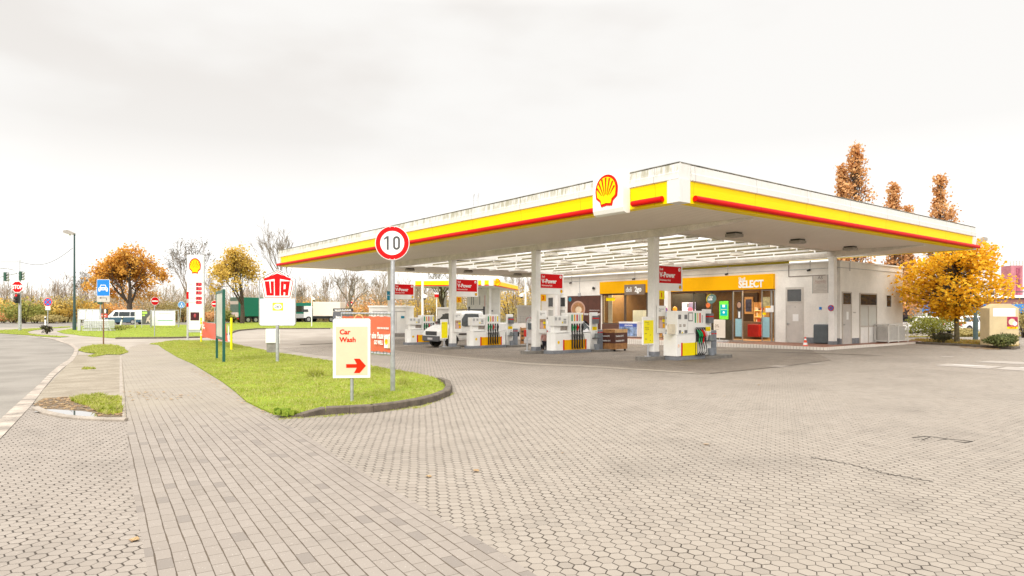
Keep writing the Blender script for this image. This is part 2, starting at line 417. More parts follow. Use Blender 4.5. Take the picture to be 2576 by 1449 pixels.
def rectmat(name='rectangular_pavers',worn=0):
    m,nt,b=newmat(name); pos=nd(nt,'ShaderNodeNewGeometry').outputs['Position']
    mp=nd(nt,'ShaderNodeMapping'); mp.inputs['Rotation'].default_value=(0,0,R(5.7)); nt.links.new(pos,mp.inputs[0])
    wob=nd(nt,'ShaderNodeTexNoise'); wob.inputs['Scale'].default_value=1.2; nt.links.new(pos,wob.inputs[0])
    w=vm(nt,'SCALE',vm(nt,'SUBTRACT',wob.outputs['Color'],(.5,.5,.5))); w.node.inputs['Scale'].default_value=.022
    s=nd(nt,'ShaderNodeSeparateXYZ'); nt.links.new(vm(nt,'ADD',mp.outputs[0],w),s.inputs[0])
    v=mth(nt,'DIVIDE',s.outputs[0],.107); row=mth(nt,'FLOOR',v)
    u=mth(nt,'ADD',mth(nt,'DIVIDE',s.outputs[1],.205),mth(nt,'MULTIPLY',row,.5)); ci=mth(nt,'FLOOR',u)
    dv=mth(nt,'MULTIPLY',mth(nt,'SUBTRACT',.5,mth(nt,'ABSOLUTE',mth(nt,'SUBTRACT',mth(nt,'FRACT',v),.5))),.107)
    du=mth(nt,'MULTIPLY',mth(nt,'SUBTRACT',.5,mth(nt,'ABSOLUTE',mth(nt,'SUBTRACT',mth(nt,'FRACT',u),.5))),.205)
    wv=mth(nt,'ADD',.0016,mth(nt,'MULTIPLY',sstep(nt,nz(nt,pos,4,2),.35,.7),.003))
    j=mth(nt,'MINIMUM',mth(nt,'DIVIDE',mth(nt,'SUBTRACT',dv,wv),.002,clamp=True),mth(nt,'ADD',.12,mth(nt,'MULTIPLY',.88,mth(nt,'DIVIDE',mth(nt,'SUBTRACT',du,.0012),.002,clamp=True))))
    cb=nd(nt,'ShaderNodeCombineXYZ'); nt.links.new(row,cb.inputs[0]); nt.links.new(ci,cb.inputs[1])
    c=pavecol(nt,cb.outputs[0],pos,(.250,.216,.184),(.278,.242,.208),(.155,.13,.107))
    wn=nd(nt,'ShaderNodeTexWhiteNoise'); wn.noise_dimensions='2D'; nt.links.new(cb.outputs[0],wn.inputs[0])
    c=mixc(nt,mth(nt,'MULTIPLY',mth(nt,'LESS_THAN',wn.outputs['Value'],.05),.45),c,(.155,.135,.12))
    c=mixc(nt,j,mixc(nt,nz(nt,pos,2,2),(.045,.032,.022),(.12,.09,.06)),c)
    if worn:
        py_=nd(nt,'ShaderNodeSeparateXYZ'); nt.links.new(pos,py_.inputs[0]); wy=mth(nt,'ADD',py_.outputs[1],mth(nt,'ADD',mth(nt,'MULTIPLY',py_.outputs[0],.55),mth(nt,'MULTIPLY',nz(nt,pos,.8,3),4)))
        f=mth(nt,'MULTIPLY',mth(nt,'ADD',.62,mth(nt,'MULTIPLY',sstep(nt,nz(nt,pos,.5,3),.35,.6),.30)),sstep(nt,wy,13.5,17.5)); c=mixc(nt,f,c,mixc(nt,sstep(nt,nz(nt,pos,1.1,4,.7),.3,.7),(.255,.22,.172),(.30,.262,.208)))
    # sandy, worn zone further up the path
    nt.links.new(c,b.inputs['Base Color']); b.inputs['Roughness'].default_value=.75; b.inputs['Specular IOR Level'].default_value=.3
    bumpit(nt,b,j,.7,.006); return m
RECT=rectmat()
WORN=rectmat('worn_pavers',1)
def groundmat(name,c1,c2,c3,s1=.6,s2=30,bump=.01,rough=.9,det=60):
    m,nt,b=newmat(name); pos=nd(nt,'ShaderNodeNewGeometry').outputs['Position']
    c=mixc(nt,sstep(nt,nz(nt,pos,s1,4,.6),.35,.65),c1,c2); c=mixc(nt,mth(nt,'MULTIPLY',sstep(nt,nz(nt,pos,s2,3,.7),.45,.7),.5),c,c3)
    nt.links.new(c,b.inputs['Base Color']); b.inputs['Roughness'].default_value=rough; b.inputs['Specular IOR Level'].default_value=.25
    bumpit(nt,b,nz(nt,pos,det,3,.7),.6,bump); return m
ASPH=groundmat('asphalt',(.20,.182,.158),(.262,.24,.21),(.13,.115,.095),.45,60,.0012)
DRIVE=groundmat('driveway_asphalt',(.285,.25,.21),(.355,.315,.27),(.21,.18,.15),.4,45,.003)
FOOTP=groundmat('footpath_worn_pavers',(.42,.38,.335),(.47,.43,.385),(.30,.265,.225),.8,40,.004)
GRAVEL=groundmat('gravel',(.235,.20,.15),(.31,.27,.21),(.13,.10,.07),1.2,22,.003,det=60)
LAWN=groundmat('lawn_soil',(.19,.25,.018),(.26,.33,.025),(.12,.14,.016),.7,12,.04)
LAWND=groundmat('rough_grass',(.15,.17,.03),(.21,.20,.045),(.11,.10,.03),.15,4,.05)
BLADE=leafmat('grass_blade',(.28,.345,.028),(.40,.44,.06),(.50,.48,.17),.8,.35)
EARTH=groundmat('wet_leaf_litter',(.12,.09,.06),(.19,.145,.10),(.26,.19,.13),2,22,.02)
LEAFF=leafmat('fallen_leaf',(.36,.22,.11),(.52,.38,.18),(.22,.12,.06),8,.1)
L_OR=leafmat('leaf_orange',(.74,.38,.06),(.84,.52,.12),(.58,.27,.04),.35,.35)
L_YE=leafmat('leaf_golden',(.86,.50,.015),(.95,.66,.05),(.72,.34,.01),.8,.4)
L_OC=leafmat('leaf_ochre',(.68,.46,.09),(.78,.56,.14),(.52,.34,.07),.4,.35)
L_RU=leafmat('leaf_russet',(.72,.38,.15),(.82,.52,.24),(.54,.26,.10),.4,.3)
L_GR=leafmat('leaf_green',(.28,.29,.06),(.38,.36,.09),(.20,.21,.05),.6,.3)
L_OL=leafmat('leaf_olive',(.44,.36,.14),(.54,.44,.18),(.32,.26,.10),.3,.3)
L_DK=leafmat('leaf_dark',(.05,.05,.02),(.09,.07,.03),(.035,.035,.015),1.5,.2)
def watermat():
    m,nt,b=newmat('puddle_water'); b.inputs['Base Color'].default_value=(.10,.085,.07,1); b.inputs['Roughness'].default_value=.02; b.inputs['Specular IOR Level'].default_value=1; b.inputs['Coat Weight'].default_value=1
    b.inputs['Coat Roughness'].default_value=.01
    return m
WATER=watermat()
# ================================================================ GROUND
def camrect(a,b,c,d): return [CW(a,c),CW(b,c),CW(b,d),CW(a,d)]
gp=[CW(-700,-60),CW(700,-60),CW(700,900),CW(-700,900)]
sheet('ground',gp,-.03,LAWND)
sheet('driveway',[CW(-75,-6),CW(75,-6),CW(75,76),CW(-75,76)],-.008,DRIVE)
# forecourt of hexagonal pavers (right and centre)
sb=[(1381,1469),(1258,1390),(1138.7,1322),(1039,1262.4),(955.7,1214.7),(860,1159),(772.7,1095.3),(677,1047.6)]
fp=[CW(1.2,1.2)]+[G(*p) for p in sb]+[G(640,1035),G(560,960),G(900,905),G(700,876),G(900,866),CW(-8,50),CW(8,62),CW(60,62),CW(60,1.2)]
sheet('forecourt',fp,0,HEX)
# oil-stained pavers under the canopy roof, its shade painted into the darker base colour
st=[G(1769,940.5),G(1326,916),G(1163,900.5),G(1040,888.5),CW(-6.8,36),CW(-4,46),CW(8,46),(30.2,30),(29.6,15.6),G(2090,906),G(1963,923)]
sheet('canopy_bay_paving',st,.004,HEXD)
mb=MB()
# concrete strip in front of the bay
sheet('concrete_strip',[G(1769,941.5),G(1740,936.5),G(1326,913),G(1163,898),G(985,881.5),G(985,883.5),G(1163,901.5),G(1326,917.5)],.008,M('strip_concrete',(.29,.25,.20),.8,var=.1,scale=2))
sheet('joint_line',[G(1785,940.8),G(1963,923.6),G(2090,907),G(2090,906),G(1963,922),G(1785,939)],.008,CONCD)
sheet('drain_line',[G(755,867.6),G(835,865.0),G(880,864.2),G(880,863.2),G(835,864.0),G(755,866.6)],.008,CONCD)
sheet('joint_line.001',[G(1800,883.6),G(2181,894.3),G(2230,895.6),G(2181,892.8),G(1800,882.4)],.008,CONCD)
# strip of rectangular pavers
lb=[(306,896),(312,960),(320,1061.4),(324,1163),(338,1256),(373,1449),(376,1475)]
rp=[G(*p) for p in lb]+[CW(-1.6,2.5),CW(1.2,2.0)]+[G(*p) for p in sb]+[G(652,1027.6),G(620,1011.7),G(560,962),G(485,916),G(440,893)]
rp=rp[:-1]+[G(398,868),G(360,864),G(330,872)]
sheet('paver_path',rp,.004,WORN)
# worn upper footpath
up=[G(330,872),G(322,900),G(396,960),G(470,1010),G(560,1036),G(640,1044),G(672,1047),G(652,1027),G(620,1011),G(560,962),G(485,916),G(398,868),G(360,864)]
# left strip of hexagonal pavers
kr=[(-60,1170),(15.8,1090.7),(79,1021)]
hp=[G(*p) for p in kr]+[G(150,1045),G(230,1056),G(313,1058)]+[G(*p) for p in lb[2:]]+[CW(-1.6,2.5),CW(-6,2.5)]
sheet('hex_walk',hp,.004,HEXL)
# asphalt road on the left
rb=[(53,1009),(99,968),(126,940),(150,920),(174,904.6),(184,891),(188,879),(174,868),(138,856),(95,848.5),(0,840),(-120,836)]
sheet('road',[CW(-70,48)]+[G(*p) for p in rb[::-1]]+[G(0,1058),G(-80,1120),CW(-9,3),CW(-70,3)],.0,ASPH)
# pale gutter between road and walk
GUT=M('gutter_concrete',(.37,.315,.26),.8,var=.24,scale=2.5,bump=.003)
ga=[(0,1056),(53,1008),(99,967),(126,939),(150,919),(174,904),(184,890.5),(188,878),(174,867.3),(138,855.3),(95,848)]
gb=[(-60,1170),(79,1021),(112,976),(137,946),(160,925.5),(183,908),(194,892),(198,877.5),(182,864.8),(142,853.2),(98,846.8)]
GA=[G(*p) for p in ga]; GB=[G(*p) for p in gb]
q=MB()
for i in range(len(ga)-1):
    P=[GA[i],GB[i],GB[i+1],GA[i+1]]; q.add([(p[0],p[1],gz(p[1])+.012) for p in P],[(0,1,2,3)])
o=meshobj('gutter',q,GUT); o['kind']='structure'; GUTTER_END=0
# gravel bay
sheet('gravel_bay',[G(184,893),G(300,893),G(306,896),G(311,960),G(318,1056),G(230,1052),G(150,1040),G(85,1015),G(110,980),G(140,950),G(172,915)],.010,GRAVEL)
sheet('leaf_litter',[G(84,1019),G(110,1003),G(160,1000),G(215,1003),G(250,1012),G(306,1020),G(307,1050),G(230,1052),G(150,1043),G(95,1030)],.015,EARTH)
o=sheet('puddle',[G(86,1038),G(100,1033.5),G(130,1032.5),G(170,1035),G(205,1037),G(240,1042),G(244,1048),G(246,1054),G(200,1053),G(150,1047),G(110,1042)],.022,WATER)
def plline(pts,hs=None): return [(*G(*p),1 if hs is None else hs[i]) for i,p in enumerate(pts)]
LK=M('pale_kerb',(.33,.285,.235),.85,var=.12,scale=4,bump=.003)
ribbon('kerb',plline([(80,1030),(105,1042),(150,1052),(200,1057),(260,1060),(313,1061)]),.10,0,.05,LK,1)
ribbon('kerb',plline([(318,1061),(314,1010),(310,950),(307,896)]),.09,0,.012,LK,1)
# markings and covers on the right of the yard
PATCH=M('concrete_patch',(.35,.31,.27),.8,var=.08,scale=2); PATCHL=M('cover_light',(.45,.42,.39),.6,var=.05,scale=2)
sheet('concrete_patch',[G(2351,919.6),G(2385,915),G(2524.5,922.4),G(2486,928)],.008,PATCH)
sheet('concrete_patch',[G(2452,911),G(2490,907.8),G(2640,914),G(2620,919)],.008,PATCH)
sheet('concrete_patch',[G(2504,929),G(2535,923),G(2680,930),G(2640,937)],.008,PATCH)
sheet('manhole_cover',[G(2390,919.4),G(2402,917),G(2484,921),G(2470,923)],.012,PATCHL)
sheet('manhole_cover',[G(2560,926),G(2570,924.4),G(2650,928),G(2640,930)],.012,PATCHL)
sheet('concrete_patch',[G(1925,922.5),G(1955,920.5),G(1995,921.2),G(1965,923.5)],.012,PATCH)
sheet('concrete_patch',[G(2020,917),G(2048,915.4),G(2070,916),G(2045,918)],.012,PATCH)
sheet('concrete_patch',[G(2363,897.6),G(2371,896.2),G(2402,897.6),G(2395,899)],.008,PATCH)
# sunken outline in the pavers
cr=MB()
def crack(pts,w=.012):
    P=[G3(*p,.005) for p in pts]
    for a,b in zip(P,P[1:]):
        a=Vector(a);b=Vector(b);d=(b-a).normalized();n=Vector((-d.y,d.x,0))*w
        cr.add([a-n,b-n,b+n,a+n],[(0,1,2,3)])
crack([(2295,1101),(2318,1098),(2330,1097),(2352,1099),(2385,1104),(2420,1107),(2447,1110),(2425,1113),(2400,1109)]); crack([(2340,1099),(2318,1107)],.008); crack([(2385,1104),(2362,1107)],.008)
rc=random.Random(4); zz_=[(2040,1150),(2075,1156),(2100,1160),(2140,1168),(2180,1178),(2230,1192),(2260,1196),(2310,1205),(2360,1213)]
zp=[]
for a,b in zip(zz_,zz_[1:]):
    for i in range(4): zp.append((a[0]+(b[0]-a[0])*i/4,a[1]+(b[1]-a[1])*i/4+(1.3 if (len(zp)//1)%2 else -1.3)))
crack(zp,.006)
o=meshobj('paving_gap',cr,M('gap_dark',(.03,.024,.018),.95,var=0)); o['kind']='structure'
# ---- lawns
isl=[(376,866),(436,857),(541,857.6),(584,864),(702,889),(812,906.5),(932,922),(1003,934),(1060,944),(1108,957),(1126,974),(1128,986),(1119,995),(1097,1003),(1056,1013.5),(1000,1023.5),(940,1031),(820,1037),(764,1040),(720,1045),(690,1044),(652,1028),(620,1012),(560,962),(485,916),(398,868)]
ISL=[G(*p) for p in isl]
o=sheet('lawn',ISL,.03,LAWN,skirt=.05)
ribbon('kerb',plline([(700,1050.5),(764,1050),(820,1043.6),(880,1041),(940,1037.6),(1000,1030),(1059,1019.7),(1100,1009),(1131,996),(1138,984),(1133,970),(1112,955.5)],[.02,.5,1,1,1,1,1,1,1,1,1,.5]),.14,0,.13,CONCD,1)
lawn2=[(143,834),(160,839),(200,844),(276,850),(300,851),(420,850),(540,847.5),(571.7,841),(601.8,831),(647,827),(831,826),(940,826),(1000,822),(1000,811),(600,811),(560,814),(470,817.5),(270,818.5),(200,820),(185,826)]
L2=[G(*p) for p in lawn2]; sheet('lawn',L2,.03,LAWN,skirt=.05)
ribbon('kerb',plline([(290,852.5),(420,851.5),(541,849),(573,842.5),(603,832.3),(648,828.3),(831,827.5)][::1]),.14,0,.11,CONCD,0)
lawn3=[(-100,829),(0,831),(90,826),(175,821.5),(178,823.5),(120,827),(85,831),(68,835),(75,840),(100,843),(175,847),(150,849),(95,846),(0,839),(-100,834)]
L3=[G(*p) for p in lawn3]; sheet('lawn',L3,.02,LAWN)
lawn4=[(197,882),(205,876),(228,870.5),(250,868),(285,868.5),(312,876),(322,887),(300,893),(270,892),(235,899),(222,897),(245,890),(215,887)]
L4=[G(*p) for p in lawn4]; sheet('lawn',L4,.02,LAWN)
L5=[G(*p) for p in [(180,1012),(200,1003),(250,1000),(300,1003),(304,1015),(305,1045),(280,1048),(250,1040),(225,1025)]]
L6=[G(*p) for p in [(205,930),(215,927.5),(235,927),(240,929),(220,930.5)]]
sheet('road',[CW(-90,73),CW(-60,73),CW(-38,74),CW(90,74),CW(90,112),CW(-120,112)],-.004,ASPH)
# far verge
sheet('lawn',[CW(-30,78),CW(-12,78),CW(-12,88),CW(-30,88)],.012,LAWN)
# car park and planting bed on the right
bed=[(2280,862),(2400,868),(2560,877),(2566,870),(2540,864),(2470,860),(2380,857),(2310,857)]
BED=[G(*p) for p in bed]; sheet('lawn',BED,.10,groundmat('bed_grass',(.16,.16,.03),(.22,.20,.05),(.34,.17,.05),1.5,9,.05))
ribbon('kerb',plline([(2277,863.5),(2400,870),(2551,879.5),(2566,877)]),.12,0,.12,CONCD,0)
RB=[CW(20,46),CW(48,46),CW(48,48.5),CW(20,48.5)]
sheet('lawn',RB,.03,groundmat('verge',(.15,.17,.03),(.22,.22,.05),(.3,.18,.05),1.5,9,.05)); sheet('car_park',[CW(19,48.6),CW(60,48.6),CW(60,72),CW(19,72)],-.004,ASPH)
# ---- grass blades (nobody could count them)
def inpoly(x,y,P):
    r=False;j=len(P)-1
    for i in range(len(P)):
        if (P[i][1]>y)!=(P[j][1]>y) and x<(P[j][0]-P[i][0])*(y-P[i][1])/(P[j][1]-P[i][1])+P[i][0]: r=not r
        j=i
    return r
rg=random.Random(5)
def blades(polys,n,h0,h1,w,z0,seed=1,name='grass',mat=None,label='short grass blades growing on the lawns'):
    mb=MB(); rg=random.Random(seed)
    V=[];Fc=[]
    for P,cnt,zo in polys:
        xs=[p[0] for p in P]; ys=[p[1] for p in P]; k=0
        while k<cnt:
            x=rg.uniform(min(xs),max(xs)); y=rg.uniform(min(ys),max(ys))
            if not inpoly(x,y,P): continue
            if noise.noise(Vector((x*.9+7,y*.9,1)))+.5*noise.noise(Vector((x*3,y*3,5)))<rg.uniform(-.75,-.1): k+=.25; continue
            k+=1; z=gz(y)+zo-.01
            cl=noise.noise(Vector((x*1.3,y*1.3,0)))*.5+.6+max(0,noise.noise(Vector((x*5,y*5,3))))*1.1
            h=rg.uniform(h0,h1)*max(.35,cl); a=rg.uniform(0,2*PI); dx,dy=math.cos(a)*w/2,math.sin(a)*w/2; l=h*rg.uniform(.1,.9)
            b=rg.uniform(0,2*PI); i=len(V)
            V+=[(x-dx,y-dy,z),(x+dx,y+dy,z),(x+math.cos(b)*l,y+math.sin(b)*l,z+h)]; Fc.append((i,i+1,i+2))
    mb.v=V; mb.f=Fc; mb.m=[0]*len(Fc); mb.sm=[False]*len(Fc)
    o=meshobj(name,mb,mat or BLADE,org=(0,0,0)); tag(o,label,'grass',kind='stuff'); return o
nearP=[p for p in ISL]
blades([(ISL,95000,.03)],0,.035,.085,.026,0,2,label='bright green grass covering the kerbed island by the signs')
blades([(L2,26000,.03),(L3,5000,.02),(L4,9000,.02),(L5,7000,.02),(L6,500,.01)],0,.05,.11,.05,0,3,label='short grass on the verges left of the price sign')
blades([(BED,3500,.1),(RB,4000,.03)],0,.05,.13,.05,0,4,mat=leafmat('bed_blade',(.17,.18,.03),(.26,.24,.05),(.42,.2,.05),2,.3),label='thin grass mixed with leaves in the bed under the golden tree')
def leaflit(areas,name,label,seed=1,sz=(.03,.07)):
    mb=MB(); rg=random.Random(seed)
    for P,cnt,zo in areas:
        xs=[p[0] for p in P]; ys=[p[1] for p in P]; k=0
        while k<cnt:
            x=rg.uniform(min(xs),max(xs)); y=rg.uniform(min(ys),max(ys))
            if not inpoly(x,y,P): continue
            k+=1; z=gz(y)+zo; a=rg.uniform(0,2*PI); r=rg.uniform(*sz)
            pts=[]
            for i in range(5):
                t=a+2*PI*i/5; rr=r*rg.uniform(.45,1); pts.append((x+rr*math.cos(t),y+rr*math.sin(t),z+rg.uniform(.003,.16*r+.005)))
            mb.add(pts,[(0,1,2,3,4)])
    o=meshobj(name,mb,LEAFF,org=(0,0,0)); tag(o,label,'leaves',kind='stuff')
leaflit([([G(*p) for p in [(84,1019),(110,1003),(160,1000),(215,1003),(306,1016),(307,1050),(250,1050),(240,1040),(150,1030),(100,1031)]],420,.016)],'fallen_leaves','brown leaves gathered round the puddle by the road',1,(.025,.06))
leaflit([(ISL,160,.10),(L4,40,.07),([G(*p) for p in [(300,985),(470,988),(520,1003),(330,1012)]],70,.014),([G(*p) for p in [(470,925),(500,930),(640,1022),(700,1048),(640,1040),(560,985)]],110,.02),(L2,200,.1)],'fallen_leaves','leaves scattered over the grass island and path',2,(.02,.05))
leaflit([([G(*p) for p in [(2420,872),(2510,877),(2520,880.5),(2450,878.5),(2410,874)]],330,.012),(BED,260,.12),([G(*p) for p in [(2270,858),(2300,860),(2290,868),(2262,868)]],80,.03)],'fallen_leaves','orange leaves heaped along the kerb under the golden tree',3,(.03,.08))
leaflit([(fp[:8]+[CW(60,62),CW(40,3)],110,.006)],'fallen_leaves','single yellow leaves lying on the paved yard',4,(.02,.05))
leaflit([([G(*p) for p in [(335,1360),(345,1360),(347,1366),(337,1366)]],2,.008),([G(*p) for p in [(1195,1184),(1200,1184),(1200,1187),(1195,1187)]],1,.008)],'fallen_leaves','pale yellow leaf on the pavers in the left foreground',5,(.045,.06))
# joint weeds
blades([([G(*p) for p in [(700,1052),(820,1045),(1059,1022),(1140,986),(1146,990),(1062,1026),(820,1050),(700,1056)]],1500,.004)],0,.01,.04,.02,0,9,name='kerb_weeds',label='small weeds along the foot of the island kerb')
# ================================================================ STATION CANOPY
X0,X1,Y0,Y1=14.43,36.9,11.24,43.9
ZB,ZT=4.72,5.80; PX=18.8; PYS=[15.8,22.5,29.4,36.4]; PX2=32.5; PY2=[15.96,26.2,36.4]; OX0,OX1,OY0,OY1=PX+.15,32.35,16.0,37.2
can=thing('station_canopy','large white station canopy with yellow band and red light tube on square pillars','canopy',((X0+X1)/2,(Y0+Y1)/2,0))
mb=MB()
def fprof(side,a,b,prof,m=0,mbx=None):
    # sweep a profile (out, z) along one side of the canopy; out = metres outward
    q=mbx or mb; P=[]
    for t in(a,b):
        for o,z in prof:
            if side=='L': P.append((X0-o,t,z))
            elif side=='R': P.append((t,Y0-o,z))
            elif side=='B': P.append((X1+o,t,z))
            else: P.append((t,Y1+o,z))
    n=len(prof); fs=[(i,(i+1)%n,(i+1)%n+n,i+n) for i in range(n)]+[tuple(range(n))[::-1],tuple(range(n,2*n))]
    if side in('R','B'): fs=[f[::-1] for f in fs]
    q.add(P,fs,m,False)
up_=[(-.5,5.36),(.0,5.34),(.035,5.36),(.035,5.54),(.015,5.56),(.0,5.77),(-.05,5.80),(-.5,5.80)]
fprof('L',Y0+.0,Y1,up_); fprof('R',X0+.51,X1,up_); fprof('B',Y0+.51,Y1-.51,up_); fprof('T',X0,X1-.51,up_)
mb.box(X0-.06,X0+.40,Y0-.06,Y0+.36,ZB,5.337)      # white corner piece
mb.box(X0-.02,X0+.36,Y1-.36,Y1-.002,ZB,5.337); mb.box(X1-.36,X1-.002,Y0-.02,Y0+.36,ZB,5.337)
part('fascia_top',mb,FASC,can,True)
q=MB()
for sd,a,b in(('L',Y0,Y1),('R',X0+.07,X1)): fprof(sd,a,b,[(-.06,5.801),(.012,5.79),(.012,5.812),(-.06,5.82)],0,q)
part('roof_edge',q,M('edge_dark',(.30,.28,.23),.8,var=.3,scale=2),can,True)
bp=[(-.3,5.335),(-.012,5.335),(-.03,5.2),(-.035,5.0),(-.02,4.86),(.0,4.78),(.012,4.725),(-.3,4.725)]
ys=[Y0+.37,13.6,13.602,Y1-.37]
for i,(sd,a,b) in enumerate([('L',ys[0],ys[1]),('L',ys[2],ys[3]),('R',X0+.41,X1-.37),('B',Y0+.37,Y1-.37),('T',X0+.37,X1-.37)]):
    q=MB(); fprof(sd,a,b,bp,0,q); part('yellow_band',q,FYEL,can,True)
def tubes(pa,pb,n):
    q=MB(); pa=Vector(pa);pb=Vector(pb)
    for i in range(n):
        a=pa.lerp(pb,i/n); b=pa.lerp(pb,(i+1)/n); d=(b-a).normalized(); q.tube(a+d*.008,b-d*.008,.085,n=12)
    q.tube(pa,pb,.078,n=12); part('light_tube',q,M('tube_red',(.66,.006,.003),.5,var=.02,spec=.15),can,True)
tubes((X0-.085,Y0+.50,4.86),(X0-.085,12.84,4.86),1); tubes((X0-.085,14.37,4.86),(X0-.085,Y1-.0,4.86),10); tubes((X0+.58,Y0-.085,4.86),(X1+.1,Y0-.085,4.86),7)
q=MB(); q.box(X1-.40,X1-.36,20.5,30,4.47,4.73); part('yellow_band',q,M('rear_yellow',(.90,.72,.10),.5,var=0,spec=.1),can,True)
# soffit ring
q=MB(); xi0,xi1=X0+.301,X1-.301; yi0,yi1=Y0+.361,Y1-.301
zt=4.86
q.box(xi0,PX-.15,yi0,yi1,ZB+.02,zt); q.box(PX-.149,xi1,yi0,OY0,ZB+.02,zt); q.box(PX-.149,xi1,OY1,yi1,ZB+.02,zt); q.box(OX1+.25,xi1,OY0+.001,OY1-.001,ZB+.02,zt)
part('soffit',q,SOFF,can,True)
q=MB(); q.box(X0+.5,PX-.1,Y0+.52,Y1-.52,5.42,5.55); q.box(PX-.099,X1-.52,Y0+.52,OY0-.1,5.42,5.55); q.box(PX-.099,X1-.52,OY1+.1,Y1-.52,5.42,5.55); q.box(OX1+.3,X1-.52,OY0-.099,OY1+.099,5.42,5.55)
part('roof_deck',q,CONC,can,True)
BEAMW=M('beam_white',(.76,.71,.64),.6,var=.1,scale=2)
q=MB(); q.prism([(Y0+.6,4.70),(PYS[0]-.7,4.47),(Y1-2.4,4.47),(Y1-.5,4.70),(Y1-.5,4.738),(Y0+.6,4.738)],PX-.148,PX+.15,0,'x'); part('beam',q,BEAMW,can,True)
q=MB(); q.prism([(Y0+.6,4.70),(PY2[0]-.7,4.47),(Y1-2.4,4.47),(Y1-.5,4.70),(Y1-.5,4.736),(OY1,4.736),(OY1,5.3),(OY0,5.3),(OY0,4.736),(Y0+.6,4.736)],OX1,OX1+.248,0,'x'); part('beam',q,BEAMW,can,True)
q=MB(); q.box(PX+.16,OX1-.01,OY0-.12,OY0+.0-.002,4.70,5.3); part('beam',q,BEAMW,can,True)
for yy in PYS[1:]:
    q=MB(); a,b=PX+.151,OX1-.002; m_=(a+b)/2
    q.prism([(a,4.48),(a+2,4.62),(m_,4.66),(b-2,4.62),(b,4.50),(b,5.02),(a,5.02)],yy-.06,yy+.06,0,'y'); part('rafter',q,M('rafter_white',(.76,.74,.70),.5,var=.05),can,True)
npur=8
for i in range(npur):
    x=OX0+1.05+i*(OX1-OX0-1.4)/(npur-1)
    q=MB(); q.box(x-.03,x+.03,OY0,OY1,4.62,4.70)
    for k in range(10): yy=OY0+.6+k*2.2; q.box(x-.03,x+.0,yy-.035,yy+.035,4.701,4.84)
    p=part('purlin',q,M('purlin_white',(.78,.76,.72),.5,var=.05),can,True)
    q=MB(); q.tube((x+.07,OY0+.01,4.755),(x+.07,OY1-.01,4.755),.055,n=8); o=part('pipe',q,M('pipe_olive',(.20,.165,.085),.5,var=.1),p,True); 
q=MB(); q.box(PX,OX1+.1,OY0-.05,OY1+.05,5.36,5.38); part('roof_glazing',q,GLAZ,can,True)
for (px_,pys,hh) in ((PX,PYS,4.47),(PX2,PY2,4.47)):
    for yy in pys:
        g=gz(yy); q=MB(); q.box(px_-.15,px_+.15,yy-.15,yy+.15,g+.30,hh); q.box(px_-.16,px_+.16,yy-.16,yy+.16,hh-.13,hh-.003)
        p=part('pillar',q,WHITE,can,True,bev=.015); q=MB(); q.box(px_-.162,px_+.162,yy-.162,yy+.162,g-.02,g+.30); part('pillar_base',q,GREY,p,True,bev=.01)
for (px,d) in ((1192,24),(1202,24.2)):
    pass
ax,ay=onY(1192,510,0)[0],0
axx,ayy=Dp(1197,36); zr=5.56
q=MB()
for k in(-.12,.12):
    X_=axx+k*c_; Y_=ayy-k*s_; q.tube((X_,Y_,zr),(X_,Y_,ZA(496,36)),.015,n=5); q.tube((X_,Y_,ZA(496,36)),(X_+.03,Y_-.02,ZA(487,36)),.03,n=5)
q.tube((axx-.12*c_,ayy+.12*s_,ZA(505,36)),(axx+.12*c_,ayy-.12*s_,ZA(505,36)),.01,n=5)
tag(meshobj('antenna_mast',q,LGREY),'pair of thin aerials standing on the canopy roof','antenna')
# emblem box on the long fascia
es=thing('emblem_sign','square white box sign with a red and yellow scallop shell on the canopy edge','sign',(X0-.30,13.61,4.62),R(-90))
q=MB(); q.prism([(.0,1.26),(.30,1.26),(.30,.02),(.16,.0),(.05,.04),(.0,.16)],-.61,.61,0,'x'); part('sign_box',q,WHITE2,es,bev=.008)
q=MB(); scallop(-.03,.72,.90,.94,-.004,q,0,1,.02); part('emblem',q,[TEXTR,YEL],es)
# ceiling lights
LB=M('lamp_housing',(.36,.33,.29),.6,var=.1); LG=M('lamp_lens',(.62,.58,.5),.3,var=.05)
def clight(x,y,z,label,grp,first=[None,None],k=0):
    if first[k] is None:
        t=thing('ceiling_light',label,'light',(x,y,z),0,grp)
        q=MB(); q.box(-.22,.22,-.20,.20,-.06,.0); part('housing',q,BLK if k==0 else LB,t)
        q=MB(); q.prism([(-.26,-.24),(.26,-.24),(.26,.24),(-.26,.24)],-.17,-.062,0,'z'); part('lens',q,LB if k==0 else LG,t,bev=.03)
        first[k]=t
    else: dup(first[k],(x,y,z),0,label,grp)
for (px,py) in ((1847,585),(2007,602),(2139,620),(1031,675),(1178,680),(1302,688)):
    z=ZB+.018; d=(z-H)*F/(HY-py); p=Dp(px,d); clight(p[0],p[1],z,'dark square floodlight fixed flat on the ribbed canopy soffit','floodlights on the ribbed canopy soffit')
for (yy,xx) in ((17.2,19.9),(20.5,23.4),(24.2,21.2),(27.5,25.2),(31,22.8),(18.5,28.2),(24.5,30.4),(34,27)):
    clight(xx,yy,4.655,'pale floodlight hanging among the rails of the open canopy roof','floodlights among the roof rails',k=1)
